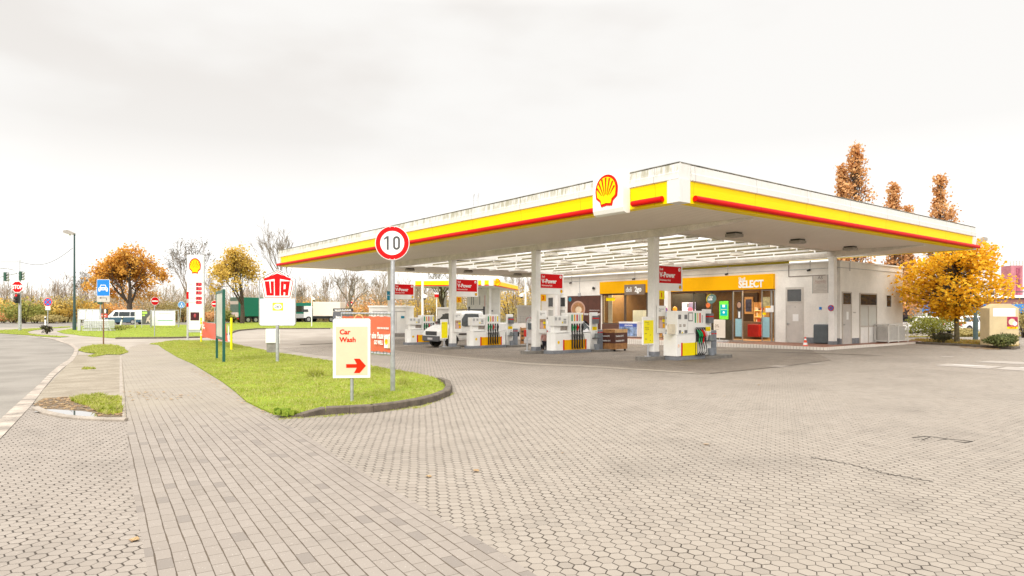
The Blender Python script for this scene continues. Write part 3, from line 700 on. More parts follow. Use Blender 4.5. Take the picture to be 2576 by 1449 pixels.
# ---- pump row signs
def blade(t,x0,x1,z0,z1,rx0,rx1,rz0,rz1):
    q=MB(); q.box(x0,x1,-.05,.05,z0,z1); part('sign_box',q,WHITE2,t,bev=.01)
    q=MB(); q.box(rx0,rx1,-.056,-.052,rz0,rz1); part('red_panel',q,REDF,t)
vs=[(0,1657,1721,667.6,734.4,'1'),(1,1359.3,1422,688.3,744,'3'),(2,1148.5,1205.8,704,751,'5'),(3,989,1046,716,757,None)]
lbls=['nearest red and white fuel advert on the front pillar, above yellow plate 1','red and white fuel advert on the second pillar, above yellow plate 3','red and white fuel advert on the third pillar, above yellow plate 5','farthest red and white fuel advert, right beside the speed limit pole']
for (i,pa,pb,ya,yb,num) in vs:
    Y=PYS[i]; xa,z1=onY(pa,ya,Y); 
    w=1.46; z1={0:3.47,1:3.48,2:3.49,3:3.47}[i]; h=.94
    xa=PX+.165
    t=thing('pump_sign',lbls[i],'sign',(xa,Y,z1-h),0,'red fuel adverts on the pillars')
    blade(t,0,w,0,h,.03,w-.09,.28,h-.03)
    fz=.28; text('Shell',(.12,-.056,.75),.085,TEXTW,t,bold=.02,xs=.85); text('V-Power',(.12,-.056,.50),.19,TEXTW,t,bold=.05,xs=.93); text('Performance Fuels',(.12,-.056,.36),.075,TEXTW,t,bold=.01,xs=.8)
    q=MB(); q.disc(w-.20,.80,.065,-.057,-.061,20,0); q.disc(w-.20,.80,.025,-.061,-.064,12,1); part('ring_mark',q,[TEXTW,REDF],t); q=MB(); scallop(w-.15,.14,.15,.16,-.052,q,1,2,.003); part('emblem',q,[TEXTW,REDF,YEL],t)
    if num:
        s=thing('pump_number_plate',{'1':'small yellow plate with number 1 under the nearest fuel advert','3':'small yellow plate with number 3 on the second pillar','5':'small yellow plate with number 5 on the third pillar'}[num],'sign',(xa+.003,Y-.08,z1-h-.32),0,'yellow pump number plates')
        q=MB(); q.box(0,.34,-.02,.02,0,.30); part('plate',q,YELD if num!='1' else YEL,s); text(num,(.17,-.021,.07),.17,TEXTR,s,align='CENTER',bold=.05)
    # poster on pillar
    if i<3:
        s=thing('pillar_poster',['white advert poster with a photo on the nearest pillar','white advert poster with a photo on the second pillar behind','white advert poster with a photo on the third pillar beside the pickup'][i],'poster',(PX-.02,Y-.20,gz(Y)+[.98,.92,.90][i]),0,'advert posters on the pillars')
        q=MB(); q.box(0,.46,-.015,.015,0,1.0); part('board',q,WHITE2,s,bev=.008)
        q=MB(); q.box(.05,.40,-.019,-.016,.18,.62,0); q.box(.09,.27,-.022,-.0195,.18,.50,1); q.disc(.18,.52,.055,-.0195,-.023,12,2); q.box(.24,.39,-.024,-.0225,.40,.50,3); q.box(.27,.40,-.0215,-.0193,.19,.34,4)
        part('picture',q,[M('poster_sand',(.45,.32,.2),.6,scale=9,var=.25),M('poster_pink',(.62,.42,.4),.6),M('poster_face',(.35,.17,.1),.6),YEL,YELD],s)
        text('Neues von',(.07,-.0165,.86),.045,TEXTD,s); text('Shell',(.07,-.0165,.79),.045,TEXTD,s)
s=thing('narrow_sign','two narrow teal signs on the far pillar left of the speed limit pole','sign',(PX-.16,PYS[3]-.2,2.45),0)
q=MB(); q.box(-.20,-.02,-.02,.02,0,.55); q.box(.10,.20,-.03,-.02,.02,.57); part('panel',q,TEAL,s); text('AdBlue',(-.11,-.021,.27),.07,TEXTW,s,align='CENTER')
# ---- pump islands
NUB=M('island_concrete',(.19,.175,.155),.9,var=.15,scale=6,bump=.005)
def nub(px0,px1,py,label,wy=.62):
    a=G(px0,py-3); b=G(px1,py-3); yc=(a[1]+b[1])/2; xs=sorted((a[0],b[0]))
    return a,b
def rslab(x0,x1,y0,y1,h,label,r=.28):
    pts=[]
    for (cx,cy,a0) in((x1-r,y1-r,0),(x0+r,y1-r,90),(x0+r,y0+r,180),(x1-r,y0+r,270)):
        for k in range(5): a=R(a0+22.5*k); pts.append((cx+r*math.cos(a),cy+r*math.sin(a)))
    q=MB(); g=gz((y0+y1)/2); q.prism(pts,g-.1,g+h); o=meshobj('pump_island',q,NUB,bev=.03); tag(o,label,'kerb island','concrete islands at the pumps')
for i,nm in enumerate(['nearest rounded concrete island under the front pillar','rounded concrete island under the second pillar','rounded concrete island under the third pillar']):
    rslab(PX-.75,PX+.45,PYS[i]-.36,PYS[i]+.36,.13,nm)
# ---- dispensers
def pumpA(loc,label):
    t=thing('fuel_pump',label,'fuel pump',loc,0,'fuel pumps under the canopy')
    L=2.3; q=MB(); q.box(-.03,L+.03,-.02,.60,-.02,.15); part('plinth',q,GREY,t,bev=.02)
    q=MB(); pts=[(0.16,.01),(L,.01),(L,.56),(.16,.56),(.0,.42),(.0,.15)]; q.prism(pts,.152,.92); q.prism([(p[0]-.01 if p[0]<1 else p[0]+.01,p[1]) for p in pts],.90,.935); part('body',q,WHITE2,t,bev=.01)
    q=MB()
    for s0,s1,e in((.01,.004,1),(.56,.566,-1)):
        q.box(.62,2.02,s0-.008*e,s1,.155,.60,0); q.box(.60,.68,s0-.012*e,s1,.153,.61,1); q.box(1.95,2.03,s0-.012*e,s1,.153,.61,1)
    part('side_panel',q,[YELD,REDF],t)
    q=MB(); scallop(.34,.50,.13,.14,.009,q,0,1,.003); part('emblem',q,[YELD,YEL],t)
    q=MB(); q.box(1.00,1.80,-.015,.585,.80,1.80); part('hose_tower',q,WHITE2,t,bev=.012)
    q=MB()
    for k in range(5): x=1.07+k*.155; q.box(x,x+.10,-.021,-.016,.92,1.32)
    part('nozzle_recess',q,BLK,t)
    q=MB()
    for k in range(5): x=1.08+k*.155; q.box(x,x+.075,-.022,-.017,1.43,1.72,k)
    part('grade_label',q,[GRN,YELD,REDF,LGREY,YEL],t)
    for k in range(5):
        x=1.12+k*.155; q=MB(); q.path([(x,-.04,1.02),(x+.01,-.075,1.16),(x+.0,-.06,1.26)],[.028,.032,.018],6,0); q.tube((x,-.045,.99),(x,-.03,.84),.02,n=6,m=1)
        part('nozzle',q,[(GRN,GRN,TEXTR,LGREY,BLK)[k],BLK],t)
        q=MB(); q.tube((x,-.03,.90),(x,-.035,.20),.03,n=6); q.path([(x+.05,-.05,.86),(x+.09,-.07,.55),(x+.06,-.08,.28),(x+.01,-.05,.18)],.015,5); part('hose',q,BLACK,t)
    q=MB(); q.box(.12,.99,.08,.48,1.22,1.66); q.box(.20,.98,.16,.40,.935,1.22); part('display_head',q,WHITE2,t,bev=.01)
    q=MB(); q.box(.18,.30,.072,.079,1.47,1.60,0); q.box(.40,.52,.072,.079,1.47,1.60,0); q.box(.70,.85,.072,.079,1.50,1.53,1); q.box(.70,.85,.072,.079,1.42,1.45,1); q.box(.70,.85,.072,.079,1.34,1.37,1); q.box(.60,.66,.072,.079,1.33,1.41,2)
    q.box(.58,.97,.150,.1595,1.02,1.2,3); part('display',q,[LGREY,TEXTD,YEL,M('poster_grey',(.35,.3,.26),.6,var=.2,scale=8)],t)
    return t
def pumpB(loc,label):
    t=thing('fuel_pump',label,'fuel pump',loc,0,'fuel pumps under the canopy')
    L=1.72; q=MB(); q.box(.04,L,.0,.54,-.02,.145); part('plinth',q,GREY,t,bev=.02)
    q=MB(); q.box(0,L,-.02,.57,.147,.90); q.box(-.012,L+.01,-.03,.58,.90,.93); part('body',q,WHITE2,t,bev=.012)
    q=MB(); q.box(.30,1.18,-.026,-.021,.155,.62,0); q.box(.26,.335,-.03,-.022,.153,.63,1); part('side_panel',q,[YEL,REDF],t)
    q=MB(); scallop(.12,.52,.11,.13,-.021,q,0,1,.002); part('emblem',q,[M('faded_emblem',(.85,.55,.4),.5,var=0),M('faded_emblem_in',(.86,.7,.55),.5,var=0)],t)
    q=MB(); q.box(.10,L+.03,.02,.52,.93,1.78); part('cabinet',q,WHITE2,t,bev=.015)
    q=MB()
    for (a,b,c,d,m) in ((.15,.30,1.48,1.64,0),(.50,.66,1.48,1.64,0),(.20,.32,1.20,1.30,2),(.42,.56,1.20,1.30,2),(.18,.30,.97,1.08,0),(.50,.66,.97,1.08,0),(.73,.98,1.40,1.72,3),(.755,.955,1.43,1.69,4),(1.10,1.17,1.34,1.70,5),(1.24,1.31,1.34,1.70,6),(1.38,1.45,1.34,1.70,7),(1.52,1.59,1.34,1.62,1),(.15,.66,.94,.965,1),(.71,1.05,.94,.965,1)):
        q.box(a,b,.012 if m!=4 else .010,.0185,c,d,m)
    q.box(.685,.693,.013,.0186,.94,1.76,1)
    part('display',q,[M('display_screen',(.16,.16,.17),.3,scale=30,var=.3),LGREY,M('keypad',(.55,.5,.45),.5,scale=40,var=.3),DGREY,WHITE2,GRN,M('label_sand',(.78,.58,.2),.4),REDF],t)
    q=MB(); q.box(1.10,1.68,-.045,-.031,.64,1.17); part('nozzle_recess',q,BLK,t)
    for k in range(4):
        x=1.19+k*.13; q=MB(); q.path([(x-.05,-.06,1.08),(x,-.12,.98),(x+.04,-.13,.86),(x+.03,-.10,.78)],[.018,.035,.042,.026],6,0)
        q.tube((x-.04,-.06,1.10),(x-.09,-.05,1.14),.012,n=5,m=2); q.tube((x+.03,-.10,.78),(x+.03,-.09,.60),.022,n=6,m=1); part('nozzle',q,[(GRN,GRN,TEXTR,M('nozzle_pink',(.7,.4,.42),.4,var=0))[k],(GRN,GRN,TEXTR,BLK)[k],LGREY],t)
        q=MB(); q.path([(x+.03,-.09,.60),(x+.05,-.12,.42),(x+.03,-.11,.24),(x-.06,-.08,.16),(x-.14,-.05,.17)],.019,6); q.tube((x-.1,-.032,.16),(x-.1,-.032,.64),.012,n=5); part('hose',q,BLACK,t)
    q=MB(); q.prism([(.30,.97),(.40,.97),(.42,1.02),(.38,1.02)],.01,.012,0,'y'); part('warning_label',q,YEL,t)
    q=MB(); q.box(-.42+.0,-.02,.03,.05,.95,1.30); part('paper_holder',q,M('paper_cream',(.74,.66,.5),.6,var=.08,scale=8),t)
    return t
p1=G(1703,907); pumpB((p1[0]-.05,p1[1]+.0,0),'nearest fuel pump with four nozzles behind pillar plate 1')
pumps=[((1391,891),'white five-hose fuel pump beside the child in the pink coat'),((1185,877.5),'white five-hose fuel pump beside the white pickup'),((1027,868),'farthest five-hose fuel pump, left of the white pickup')]
pl=[]
for k,((px,py),lab) in enumerate(pumps):
    g=G(px,py); loc=(g[0],g[1],gz(g[1]))
    pl.append(loc)
    if k==0: pA=pumpA(loc,lab)
    else: dup(pA,loc,0,lab)
# service columns
def column(loc,label):
    t=thing('service_column',label,'service column',loc,0,'service columns at the pump ends')
    q=MB(); q.box(0,.42,.0,.14,.0,1.72); part('post',q,WHITE2,t,bev=.02)
    q=MB(); q.box(.06,.34,-.16,-.002,1.20,1.56,0); q.box(.058,.342,-.163,-.001,1.42,1.47,1); part('towel_dispenser',q,[M('dispenser_grey',(.14,.15,.16),.5,var=.06),REDF],t)
    q=MB(); q.box(.06,.36,-.008,-.001,.90,1.06,0); 
    for a in range(3): q.box(.09+a*.09,.14+a*.09,-.011,-.0085,.93,.99,1)
    part('instruction_label',q,[YEL,YELD],t)
    q=MB(); q.box(.03,.36,-.26,-.002,.52,.545); part('shelf',q,DGREY,t)
    return t
def wcan(loc,label):
    q=MB(); q.tube((0,0,0),(0,0,.2),.10,.075,10); q.tube((.06,0,.04),(.24,0,.26),.022,.012,6); q.path([(-.06,0,.19),(-.05,0,.29),(.02,0,.29),(.07,0,.2)],.010,5)
    q.v=[(v[0]+loc[0],v[1]+loc[1],v[2]+loc[2]) for v in q.v]
    tag(meshobj('watering_can',q,M('can_grey',(.16,.18,.18),.4,var=.05),org=loc),label,'watering can','grey watering cans on the service columns')
def bucket(loc,label):
    q=MB(); q.tube((0,0,0),(0,0,.26),.11,.14,12); q.tube((.05,0,.2),(.0,.0,.55),.012,n=5)
    q.v=[(v[0]+loc[0],v[1]+loc[1],v[2]+loc[2]) for v in q.v]
    tag(meshobj('water_bucket',q,M('bucket_grey',(.22,.24,.27),.5,var=.06),org=loc),label,'bucket','water buckets at the service columns')
def bin_(loc,label):
    q=MB(); q.box(0,.30,.0,.36,0,.92,0); q.box(-.004,.304,-.004,.364,.76,.82,1); q.v=[(v[0]+loc[0],v[1]+loc[1],v[2]+loc[2]) for v in q.v]
    tag(meshobj('waste_bin',q,[M('bin_grey',(.20,.22,.25),.5,var=.05),REDF],bev=.02),label,'bin','grey waste bins with a red stripe')
cols=[((p1[0]+1.76,p1[1]+.10,.12),'service column with squeegee bucket right of the nearest pump'),((pl[0][0]+2.45,pl[0][1]+.12,pl[0][2]+.10),'service column between the five-hose pump and the firewood crate'),((pl[1][0]+2.5,pl[1][1]+.12,pl[1][2]+.10),'service column right of the pump beside the pickup')]
for k,(loc,lab) in enumerate(cols):
    if k==0:c0=column(loc,lab)
    else:dup(c0,loc,0,lab)
    nm=['nearest pump','pump beside the firewood crate','pump beside the pickup'][k]
    wcan((loc[0]+.18,loc[1]-.14,loc[2]+.548),'grey watering can on the column shelf at the '+nm)
    bucket((loc[0]+.16,loc[1]-.20,loc[2]),'grey bucket at the foot of the column at the '+nm)
    bin_((loc[0]+.46,loc[1]+.0,loc[2]),'narrow grey bin with red stripe at the '+nm)
    rslab(loc[0]-.1,loc[0]+1.35,loc[1]-.42,loc[1]+.5,.11,['rounded concrete island at the right end of the nearest pump','rounded concrete island in front of the firewood crate','rounded concrete island right of the pump beside the pickup'][k])
# yellow price boards on stands
def yboard(px0,px1,py0,py1,pb,label,w,h,z0,lines,loc):
    t=thing('price_stand',label,'sign',loc,0,'yellow boards on posts at the islands')
    q=MB(); q.box(-w/2,w/2,-.03,.03,z0,z0+h); part('frame',q,WHITE2,t,bev=.02); q=MB(); q.box(-w/2+.05,w/2-.05,-.035,-.031,z0+.05,z0+h-.13); part('yellow_face',q,M('fresh_yellow',(.92,.80,.0),.4,var=.01),t)
    q=MB(); q.tube((0,.0,0),(0,.0,z0+.05),.035,n=8); q.tube((0,0,0),(0,0,.02),.12,n=12); part('post',q,STEEL,t)
    for (s,x,z,hh) in lines: text(s,(-w/2+x,-.036,z0+z),hh,M('print_olive',(.30,.22,.02),.5,var=0),t,bold=.02)
yboard(0,0,0,0,0,'tall yellow price board on a post beside the nearest pillar',.62,1.02,.42,[('V-Power',.10,.80,.045),('Diesel',.24,.74,.03),('V-Power',.10,.60,.045),('Racing 100',.14,.54,.03),('Super',.10,.40,.035),('95',.38,.34,.03),('Diesel',.10,.20,.035),('B7',.38,.14,.03)],(PX-.42,PYS[0]-.10,.13))
yboard(0,0,0,0,0,'narrow yellow board on a post in front of the white pickup',.46,1.02,.42,[('V-Power',.06,.80,.035)],(PX-.55,PYS[2]-.05,gz(PYS[2])+.13))
q=MB(); g=(PX-.55,PYS[1]-.05); zz=gz(g[1])+.13; q.tube((g[0],g[1],zz),(g[0],g[1],zz+1.38),.033,n=8); q.tube((g[0],g[1],zz),(g[0],g[1],zz+.02),.12,n=10)
tag(meshobj('empty_post',q,STEEL),'bare grey steel post on the island left of the second pillar','post')
# ================================================================ SHOP BUILDING
XW=32.85; YC=15.75; TH=.25
YE=onX(1362,780,XW)[0]; ZTOP=4.22; PL=.12
yb1,zb1t=onX(1950,688.5,XW); _,zb1=onX(1950,726.6,XW); yb2,_=onX(1514,741,XW)
ZBT,ZBB=zb1t,zb1
yw,_=onX(1629,742,XW)   # end of window pair
shop=thing('station_shop','single-storey white station shop with a yellow sign band and glass front','building',(XW,YC,0))
q=MB()
q.box(XW,XW+TH,YC+.0,yb1,-.05,ZTOP); q.box(XW,XW+TH,yb1+.001,yb2-.001,ZBB+.02,ZTOP); q.box(XW,XW+TH,yb2,YE,-.35,ZTOP)
q.box(XW,XW+TH,yw,yb2-.001,-.35,.92)
XE=onY(2271,860,YC)[0]
q.box(XW+TH+.001,XE,YC,YC+TH,-.05,ZTOP); q.box(XE-TH,XE,YC+TH+.001,YE-TH-.001,-.3,ZTOP); q.box(XW+TH+.001,XE,YE-TH,YE,-.35,ZTOP)
q.box(XW+TH+.001,XE-TH-.001,YC+TH+.001,YE-TH-.001,3.55,3.7)
part('wall',q,WALL,shop,True)
q=MB(); q.box(XW-.025,XW-.002,YC-.025,YE,3.93,3.96); q.box(XW-.001,XE,YC-.025,YC-.002,3.93,3.96); part('seam',q,LGREY,shop,True)
q=MB(); q.box(XW-.06,XE+.06,YC-.06,YC+.35,ZTOP+.002,ZTOP+.08); q.box(XW-.06,XW+.35,YC+.352,YE,ZTOP+.002,ZTOP+.08); part('parapet',q,WHITE,shop,True)
# grey skirting
def skirt(a,b,z1=.42): 
    q=MB(); q.box(XW-.012,XW-.001,min(a,b),max(a,b),-.1,z1); part('skirting',q,GREY,shop,True)
d1a=onX(1976.7,800,XW)[0]; d1b=onX(2021.6,800,XW)[0]
skirt(YC,d1b-.02)
def pane(ya,yb,z0,z1,label=None,fr=.05,mat=None,frm=None,x=None,nm='window'):
    ya,yb=min(ya,yb),max(ya,yb); x=XW if x is None else x
    q=MB(); fw=fr
    q.box(x-.03,x+.05,ya,ya+fw,z0,z1); q.box(x-.03,x+.05,yb-fw,yb,z0,z1); q.box(x-.03,x+.05,ya+fw,yb-fw,z1-fw,z1); q.box(x-.03,x+.05,ya+fw,yb-fw,z0,z0+fw)
    f=part(nm,q,frm or ALU,shop,True,label=label)
    q=MB(); q.box(x+.005,x+.015,ya+fw,yb-fw,z0+fw,z1-fw); part('pane',q,mat or GLASS,f,True); return f
PB=GLASSB
# door 1 + transom
z0=PL; yA,zA=onX(1981,763,XW); yB,_=onX(2017.5,763,XW); zD=onX(2000,767,XW)[1]; zT1=onX(2000,728,XW)[1]; zT0=onX(2000,760,XW)[1]
q=MB(); q.box(XW-.03,XW-.001,d1b,d1b+.06,z0,zT1+.12); q.box(XW-.03,XW-.001,d1a-.06,d1a,z0,zT1+.12); q.box(XW-.03,XW-.001,d1b+.06,d1a-.06,zT1+.05,zT1+.12); q.box(XW-.03,XW-.001,d1b+.06,d1a-.06,zD+.0,zT0)
fr=part('door_frame',q,M('frame_cream',(.62,.58,.53),.6,var=.05),shop,True)
q=MB(); q.box(XW-.02,XW-.001,yB-.02,yA+.02,z0+.02,zD-.002); dr=part('door',q,M('door_cream',(.60,.565,.52),.6,var=.05,scale=2),shop,True)
q=MB(); q.box(XW-.08,XW-.021,yA-.03,yA-.01,1.05,1.15); q.box(XW-.08,XW-.07,yA-.16,yA-.01,1.10,1.13); part('handle',q,ALU,dr,True)
text('1',(XW-.023,(yA+yB)/2-.0,1.95),.10,TEXTD,shop,R(-90),world=True,name='door_number')
q=MB(); q.box(XW-.024,XW-.021,yA-.62,yA-.30,1.25,1.62); part('notice',q,TEXTW,dr,True)
pane(yA+.03,yB-.03,zT0,zT1+.04,fr=.04,mat=PB,frm=M('frame_cream',(.62,.58,.53)),x=XW-.025)
# yellow sign band
q=MB(); q.box(XW-.22,XW-.002,yb1,yb2,ZBB,ZBT); bd=part('sign_band',q,YELD,shop,True,bev=.01)
q=MB(); q.box(XW-.19,XW-.01,yb1+.02,yb2-.02,ZBB-.05,ZBB-.003); part('band_trim',q,BROWN,shop,True)
ya,za=onX(1857.5,725,XW-.25); yb,_=onX(1919,725,XW-.25); 
t1=text('SELECT',(XW-.225,ya,onX(1858,724,XW-.22)[1]),.40,TEXTW,shop,R(-90),bold=.045,xs=.84,world=True,ext=.02)
t1=text('Shell',(XW-.225,ya,onX(1858,706,XW-.22)[1]),.19,TEXTW,shop,R(-90),bold=.01,xs=.85,world=True,ext=.02)
# dark deli sign
ya,zt_=onX(1573,711,XW-.3); yb,zb_=onX(1629,735,XW-.3); 
ya,zt_=onX(1573.5,748-26,XW-.3)
ya=onX(1571.5,720,XW-.3)[0]; yb=onX(1622,720,XW-.3)[0]; zt_=onX(1600,715.5,XW-.3)[1]; zb_=onX(1600,741.5,XW-.3)[1]
q=MB(); q.box(XW-.34,XW-.225,yb,ya,zb_,zt_); part('deli_sign',q,M('deli_taupe',(.20,.15,.11),.6,var=.05),shop,True,bev=.01)
text('deli',(XW-.345,ya-.14,zb_+.20),.34,TEXTW,shop,R(-90),xs=.78,world=True,ext=.008); text('2go',(XW-.345,ya-.92,zb_+.20),.34,TEXTW,shop,R(-90),bold=.05,xs=.8,world=True,ext=.012)
# glazing bays: window A, B then glass front up to the entrance, door leaves
def Yp(px): return onX(px,800,XW)[0]
zlow=onX(1545,814,XW)[1]
FB=M('frame_brown',(.10,.07,.05),.5,var=.05)
pane(Yp(1516),Yp(1572.5),.92,ZBB-.051,frm=FB,fr=.06); pane(Yp(1573.2),Yp(1628.5),.92,ZBB-.051,frm=FB,fr=.06)
q=MB(); q.box(XW-.03,XW-.002,Yp(1628.5),Yp(1515),-.02,.915); part('lower_panel',q,M('panel_brown',(.12,.055,.035),.5,var=.06),shop,True)
for a,b in((1629.2,1686),(1686.5,1745),(1745.5,1790),(1790.5,1843.5)): pane(Yp(a),Yp(b),PL,ZBB-.051,fr=.03,frm=M('frame_dark',(.10,.09,.07),.4))
for a,b in((1844,1868.5),(1916.5,1941),(1941.5,1949.5)): pane(Yp(a),Yp(b),PL,ZBB-.051,fr=.035,nm='sliding_door' if a!=1941.5 else 'window')
q=MB(); q.box(XW+.02,XW+.05,Yp(1840),Yp(1812),PL+.03,onX(1826,805,XW)[1]); q.box(XW+.06,XW+.09,Yp(1812)+.002,Yp(1700),PL+.03,.95); part('counter_panel',q,TAUPE,shop,True)
# posters on glass leaves
PBL=M('poster_blue',(.30,.52,.58),.5,var=.05,scale=5)
q=MB(); q.box(XW-.006,XW-.002,Yp(1866),Yp(1850),.35,1.35,0); q.box(XW-.010,XW-.007,Yp(1864.5),Yp(1856),1.33,2.05,1); q.box(XW-.012,XW-.0105,Yp(1862),Yp(1857.5),1.40,1.75,2); q.v+=[];
mbf=q; mbf.ell((XW-.012,Yp(1859.5),2.12),(.01,.13,.17),10,6,3); mbf.ell((XW-.008,Yp(1860.5),2.06),(.005,.21,.30),10,6,4)
part('door_poster',mbf,[PBL,M('poster_jacket',(.10,.10,.11),.7),TEXTW,M('poster_skin',(.5,.3,.2),.7),HAIR],shop,True)
q=MB(); q.box(XW-.006,XW-.002,Yp(1936),Yp(1918.5),.35,1.45,0); q.box(XW-.006,XW-.002,Yp(1937),Yp(1919),2.02,2.55,1); q.box(XW-.012,XW-.007,Yp(1939),Yp(1926),1.72,2.05,2); q.box(XW-.013,XW-.0125,Yp(1939),Yp(1926),1.95,2.05,3); q.box(XW-.012,XW-.007,Yp(1927),Yp(1918),1.58,1.70,4)
part('door_poster',q,[PBL,M('poster_photo',(.5,.42,.2),.5,var=.25,scale=6),TEXTW,YELD,YEL],shop,True)
q=MB(); q.box(XW-.10,XW-.035,Yp(1947.5),Yp(1941),1.72,2.08); part('door_control_box',q,WHITE2,shop,True,bev=.01)
# café oval
yc_,zc_=onX(1790,752,XW-.04); mt=Matrix.Translation((XW-.05,yc_,zc_))@Matrix.Rotation(R(-90),4,'Z')@Matrix.Rotation(R(-18),4,'Y')
q=MB(); pts=[(.33*math.cos(2*PI*i/28),.27*math.sin(2*PI*i/28)) for i in range(28)]
q.prism(pts,.02,.0,0,'y',mt); q.prism([(p[0]-.04,p[1]+.035) for p in pts],.04,.021,1,'y',mt)
part('cafe_sign',q,[M('cafe_green',(.11,.22,.20),.4),YEL],shop,True)
text('café',(XW-.06,yc_+.25,zc_-.08),.16,TEXTW,shop,R(-90),bold=.05,xs=.9,world=True); text('deli by',(XW-.06,yc_+.18,zc_+.09),.08,TEXTW,shop,R(-90),bold=.04,world=True)
# coffee wall poster
ya=Yp(1428.5);yb=Yp(1511.5); zt_=onX(1470,744,XW)[1]; zb_=onX(1470,828,XW)[1]
cp=thing('coffee_poster','big brown coffee poster on the wall left of the deli window','poster',(XW-.005,ya,zb_),R(-90)); W_=ya-yb; Hh=zt_-zb_
q=MB(); q.box(0,W_,-.03,-.001,0,Hh,0); part('board',q,M('poster_brown',(.10,.035,.022),.5,var=.18,scale=1.5),cp)
q=MB(); q.disc(W_*.33,Hh*.60,W_*.22,-.031,-.036,32,0,Hh*.25); q.disc(W_*.33,Hh*.60,W_*.185,-.036,-.041,32,1,Hh*.205); q.disc(W_*.35,Hh*.58,W_*.10,-.041,-.046,24,2,Hh*.10); q.prism([(W_*.16,Hh*.5),(W_*.22,Hh*.08),(W_*.48,Hh*.08),(W_*.52,Hh*.5)],-.0345,-.031,3,'y')
q.disc(W_*.08,Hh*.90,W_*.05,-.031,-.036,20,4); part('picture',q,[M('cup_rim',(.55,.34,.26),.4),M('crema',(.45,.22,.09),.4,var=.2,scale=2),M('milk',(.75,.6,.42),.5,var=.1),M('cup_side',(.30,.15,.11),.4,var=.1),TEAL],cp)
text('UNSERE SIGNATURE BLENDS',(W_*.97,-.033,Hh*.55),.07,TEXTW,cp,align='RIGHT',xs=.8); text('Immer eine Pause wert',(W_*.99,-.033,Hh*.42),.20,TEXTW,cp,align='RIGHT',bold=.02,xs=.62,shear=.25)
# wc windows at the far end
for a,b in((1379,1393.5),(1405,1424)):
    pane(Yp(a),Yp(b),onX(1400,773,XW)[1],onX(1400,747,XW)[1],fr=.05,mat=PB,frm=WHITE,x=XW-.025); pane(Yp(a),Yp(b),onX(1400,808,XW)[1],onX(1400,778,XW)[1],fr=.05,mat=M('frosted',(.5,.5,.47),.4),frm=WHITE,x=XW-.025)
# facade cable runs, cameras, signs
def wallbox(nm,px,py,w,h,dpt,mat,label,cat,grp=None,z=None):
    y,zz=onX(px,py,XW); zz=z if z is not None else zz
    q=MB(); q.box(XW-dpt,XW-.003,y-w/2,y+w/2,zz-h/2,zz+h/2); return tag(meshobj(nm,q,mat,bev=min(w,h)*.08),label,cat,grp)
for k,(px,py,lab) in enumerate([(1832,688.5,'small black camera above the shop entrance'),(2039,678.6,'small black camera above the grey wall door'),(1439,711,'small black camera above the coffee poster'),(1598,701,'small black camera above the dark deli sign')]):
    y,zz=onX(px,py,XW); t=thing('security_camera',lab,'camera',(XW,y,zz),0,'small cameras along the shop eaves')
    q=MB(); q.tube((-.05,0,0),(-.05,0,.45),.012,n=5); q.box(-.06,-.002,-.02,.02,.40,.46); part('bracket',q,LGREY,t); q=MB(); q.tube((-.05,0,-.01),(-.22,.05,-.05),.05,n=8); part('body',q,BLK,t)
y,zz=onX(1496,725,XW); q=MB(); q.tube((XW-.16,y,zz),(XW-.002,y,zz),.10,.06,12); tag(meshobj('spotlight',q,BLK),'round black spotlight on the wall left of the yellow band','light')
y,zz=onX(1459,740,XW); q=MB(); q.tube((XW-.04,y,zz),(XW-.04,y,ZTOP-.01),.018,n=6); q.box(XW-.10,XW-.003,y-.12,y+.12,zz-.15,zz+.08); tag(meshobj('conduit',q,LGREY),'thin pipe running down the wall to a small box left of the deli','pipe')
q=MB(); y,_=onX(2144/1.0-85,700,XW)
q.box(XW-.02,XW-.003,onX(2068,700,XW)[0],onX(2060-0,700,XW)[0],0,0.001)
q=MB(); ya=onX(1984,700,XW)[0]; yb=onX(2077,700,XW)[0]; zz=onX(2020,694.5,XW)[1]; q.box(XW-.03,XW-.003,yb,ya,zz-.015,zz+.015); q.box(XW-.03,XW-.003,ya-.03,ya,zz+.016,ZTOP-.02); tag(meshobj('cable_duct',q,M('duct_brown',(.18,.13,.10),.8,var=.2,scale=12)),'thin stained cable duct across the wall above the door','pipe')
# company sign
ya,zt_=onX(2045.5,692.5,XW); yb,zb_=onX(2083,736,XW); sg=thing('wall_sign','pale square company sign on the wall above the round no-stopping sticker','sign',(XW-.004,ya,zb_),R(-90)); W_=ya-yb; Hh=zt_-zb_
q=MB(); q.box(0,W_,-.02,-.001,0,Hh); part('board',q,M('sign_pale',(.58,.54,.49),.6,var=.04),sg); q=MB(); q.box(-.02,0,-.022,-.001,-.02,Hh); q.box(W_,W_+.02,-.022,-.001,-.02,Hh); part('edge',q,DGREY,sg)
text('AS',(W_*.5,-.021,Hh*.76),.17,M('sign_print',(.16,.13,.12),.6,var=0),sg,align='CENTER'); text('Azevedo',(W_*.5,-.021,Hh*.60),.12,M('sign_print2',(.38,.22,.18),.6,var=0),sg,align='CENTER',xs=.95); text('INTERNATIONAL',(W_*.5,-.021,Hh*.52),.06,M('sign_print2',(.3,.2,.2)),sg,align='CENTER',xs=.9)
for k,w in enumerate((.5,.6,.8,.55,.85)): 
    q=MB(); q.box(W_*(.5-w/2),W_*(.5+w/2),-.0225,-.0205,Hh*(.42-.08*k),Hh*(.42-.08*k)+.02); part('text_line',q,M('sign_line',(.42,.38,.34),.6,var=.1,scale=40),sg)
wallbox('meter_cabinet',2070,844,.80,.98,.22,M('cabinet_slate',(.10,.12,.13),.6,var=.08),'dark slate cabinet standing against the shop wall by the corner','cabinet',z=.62)
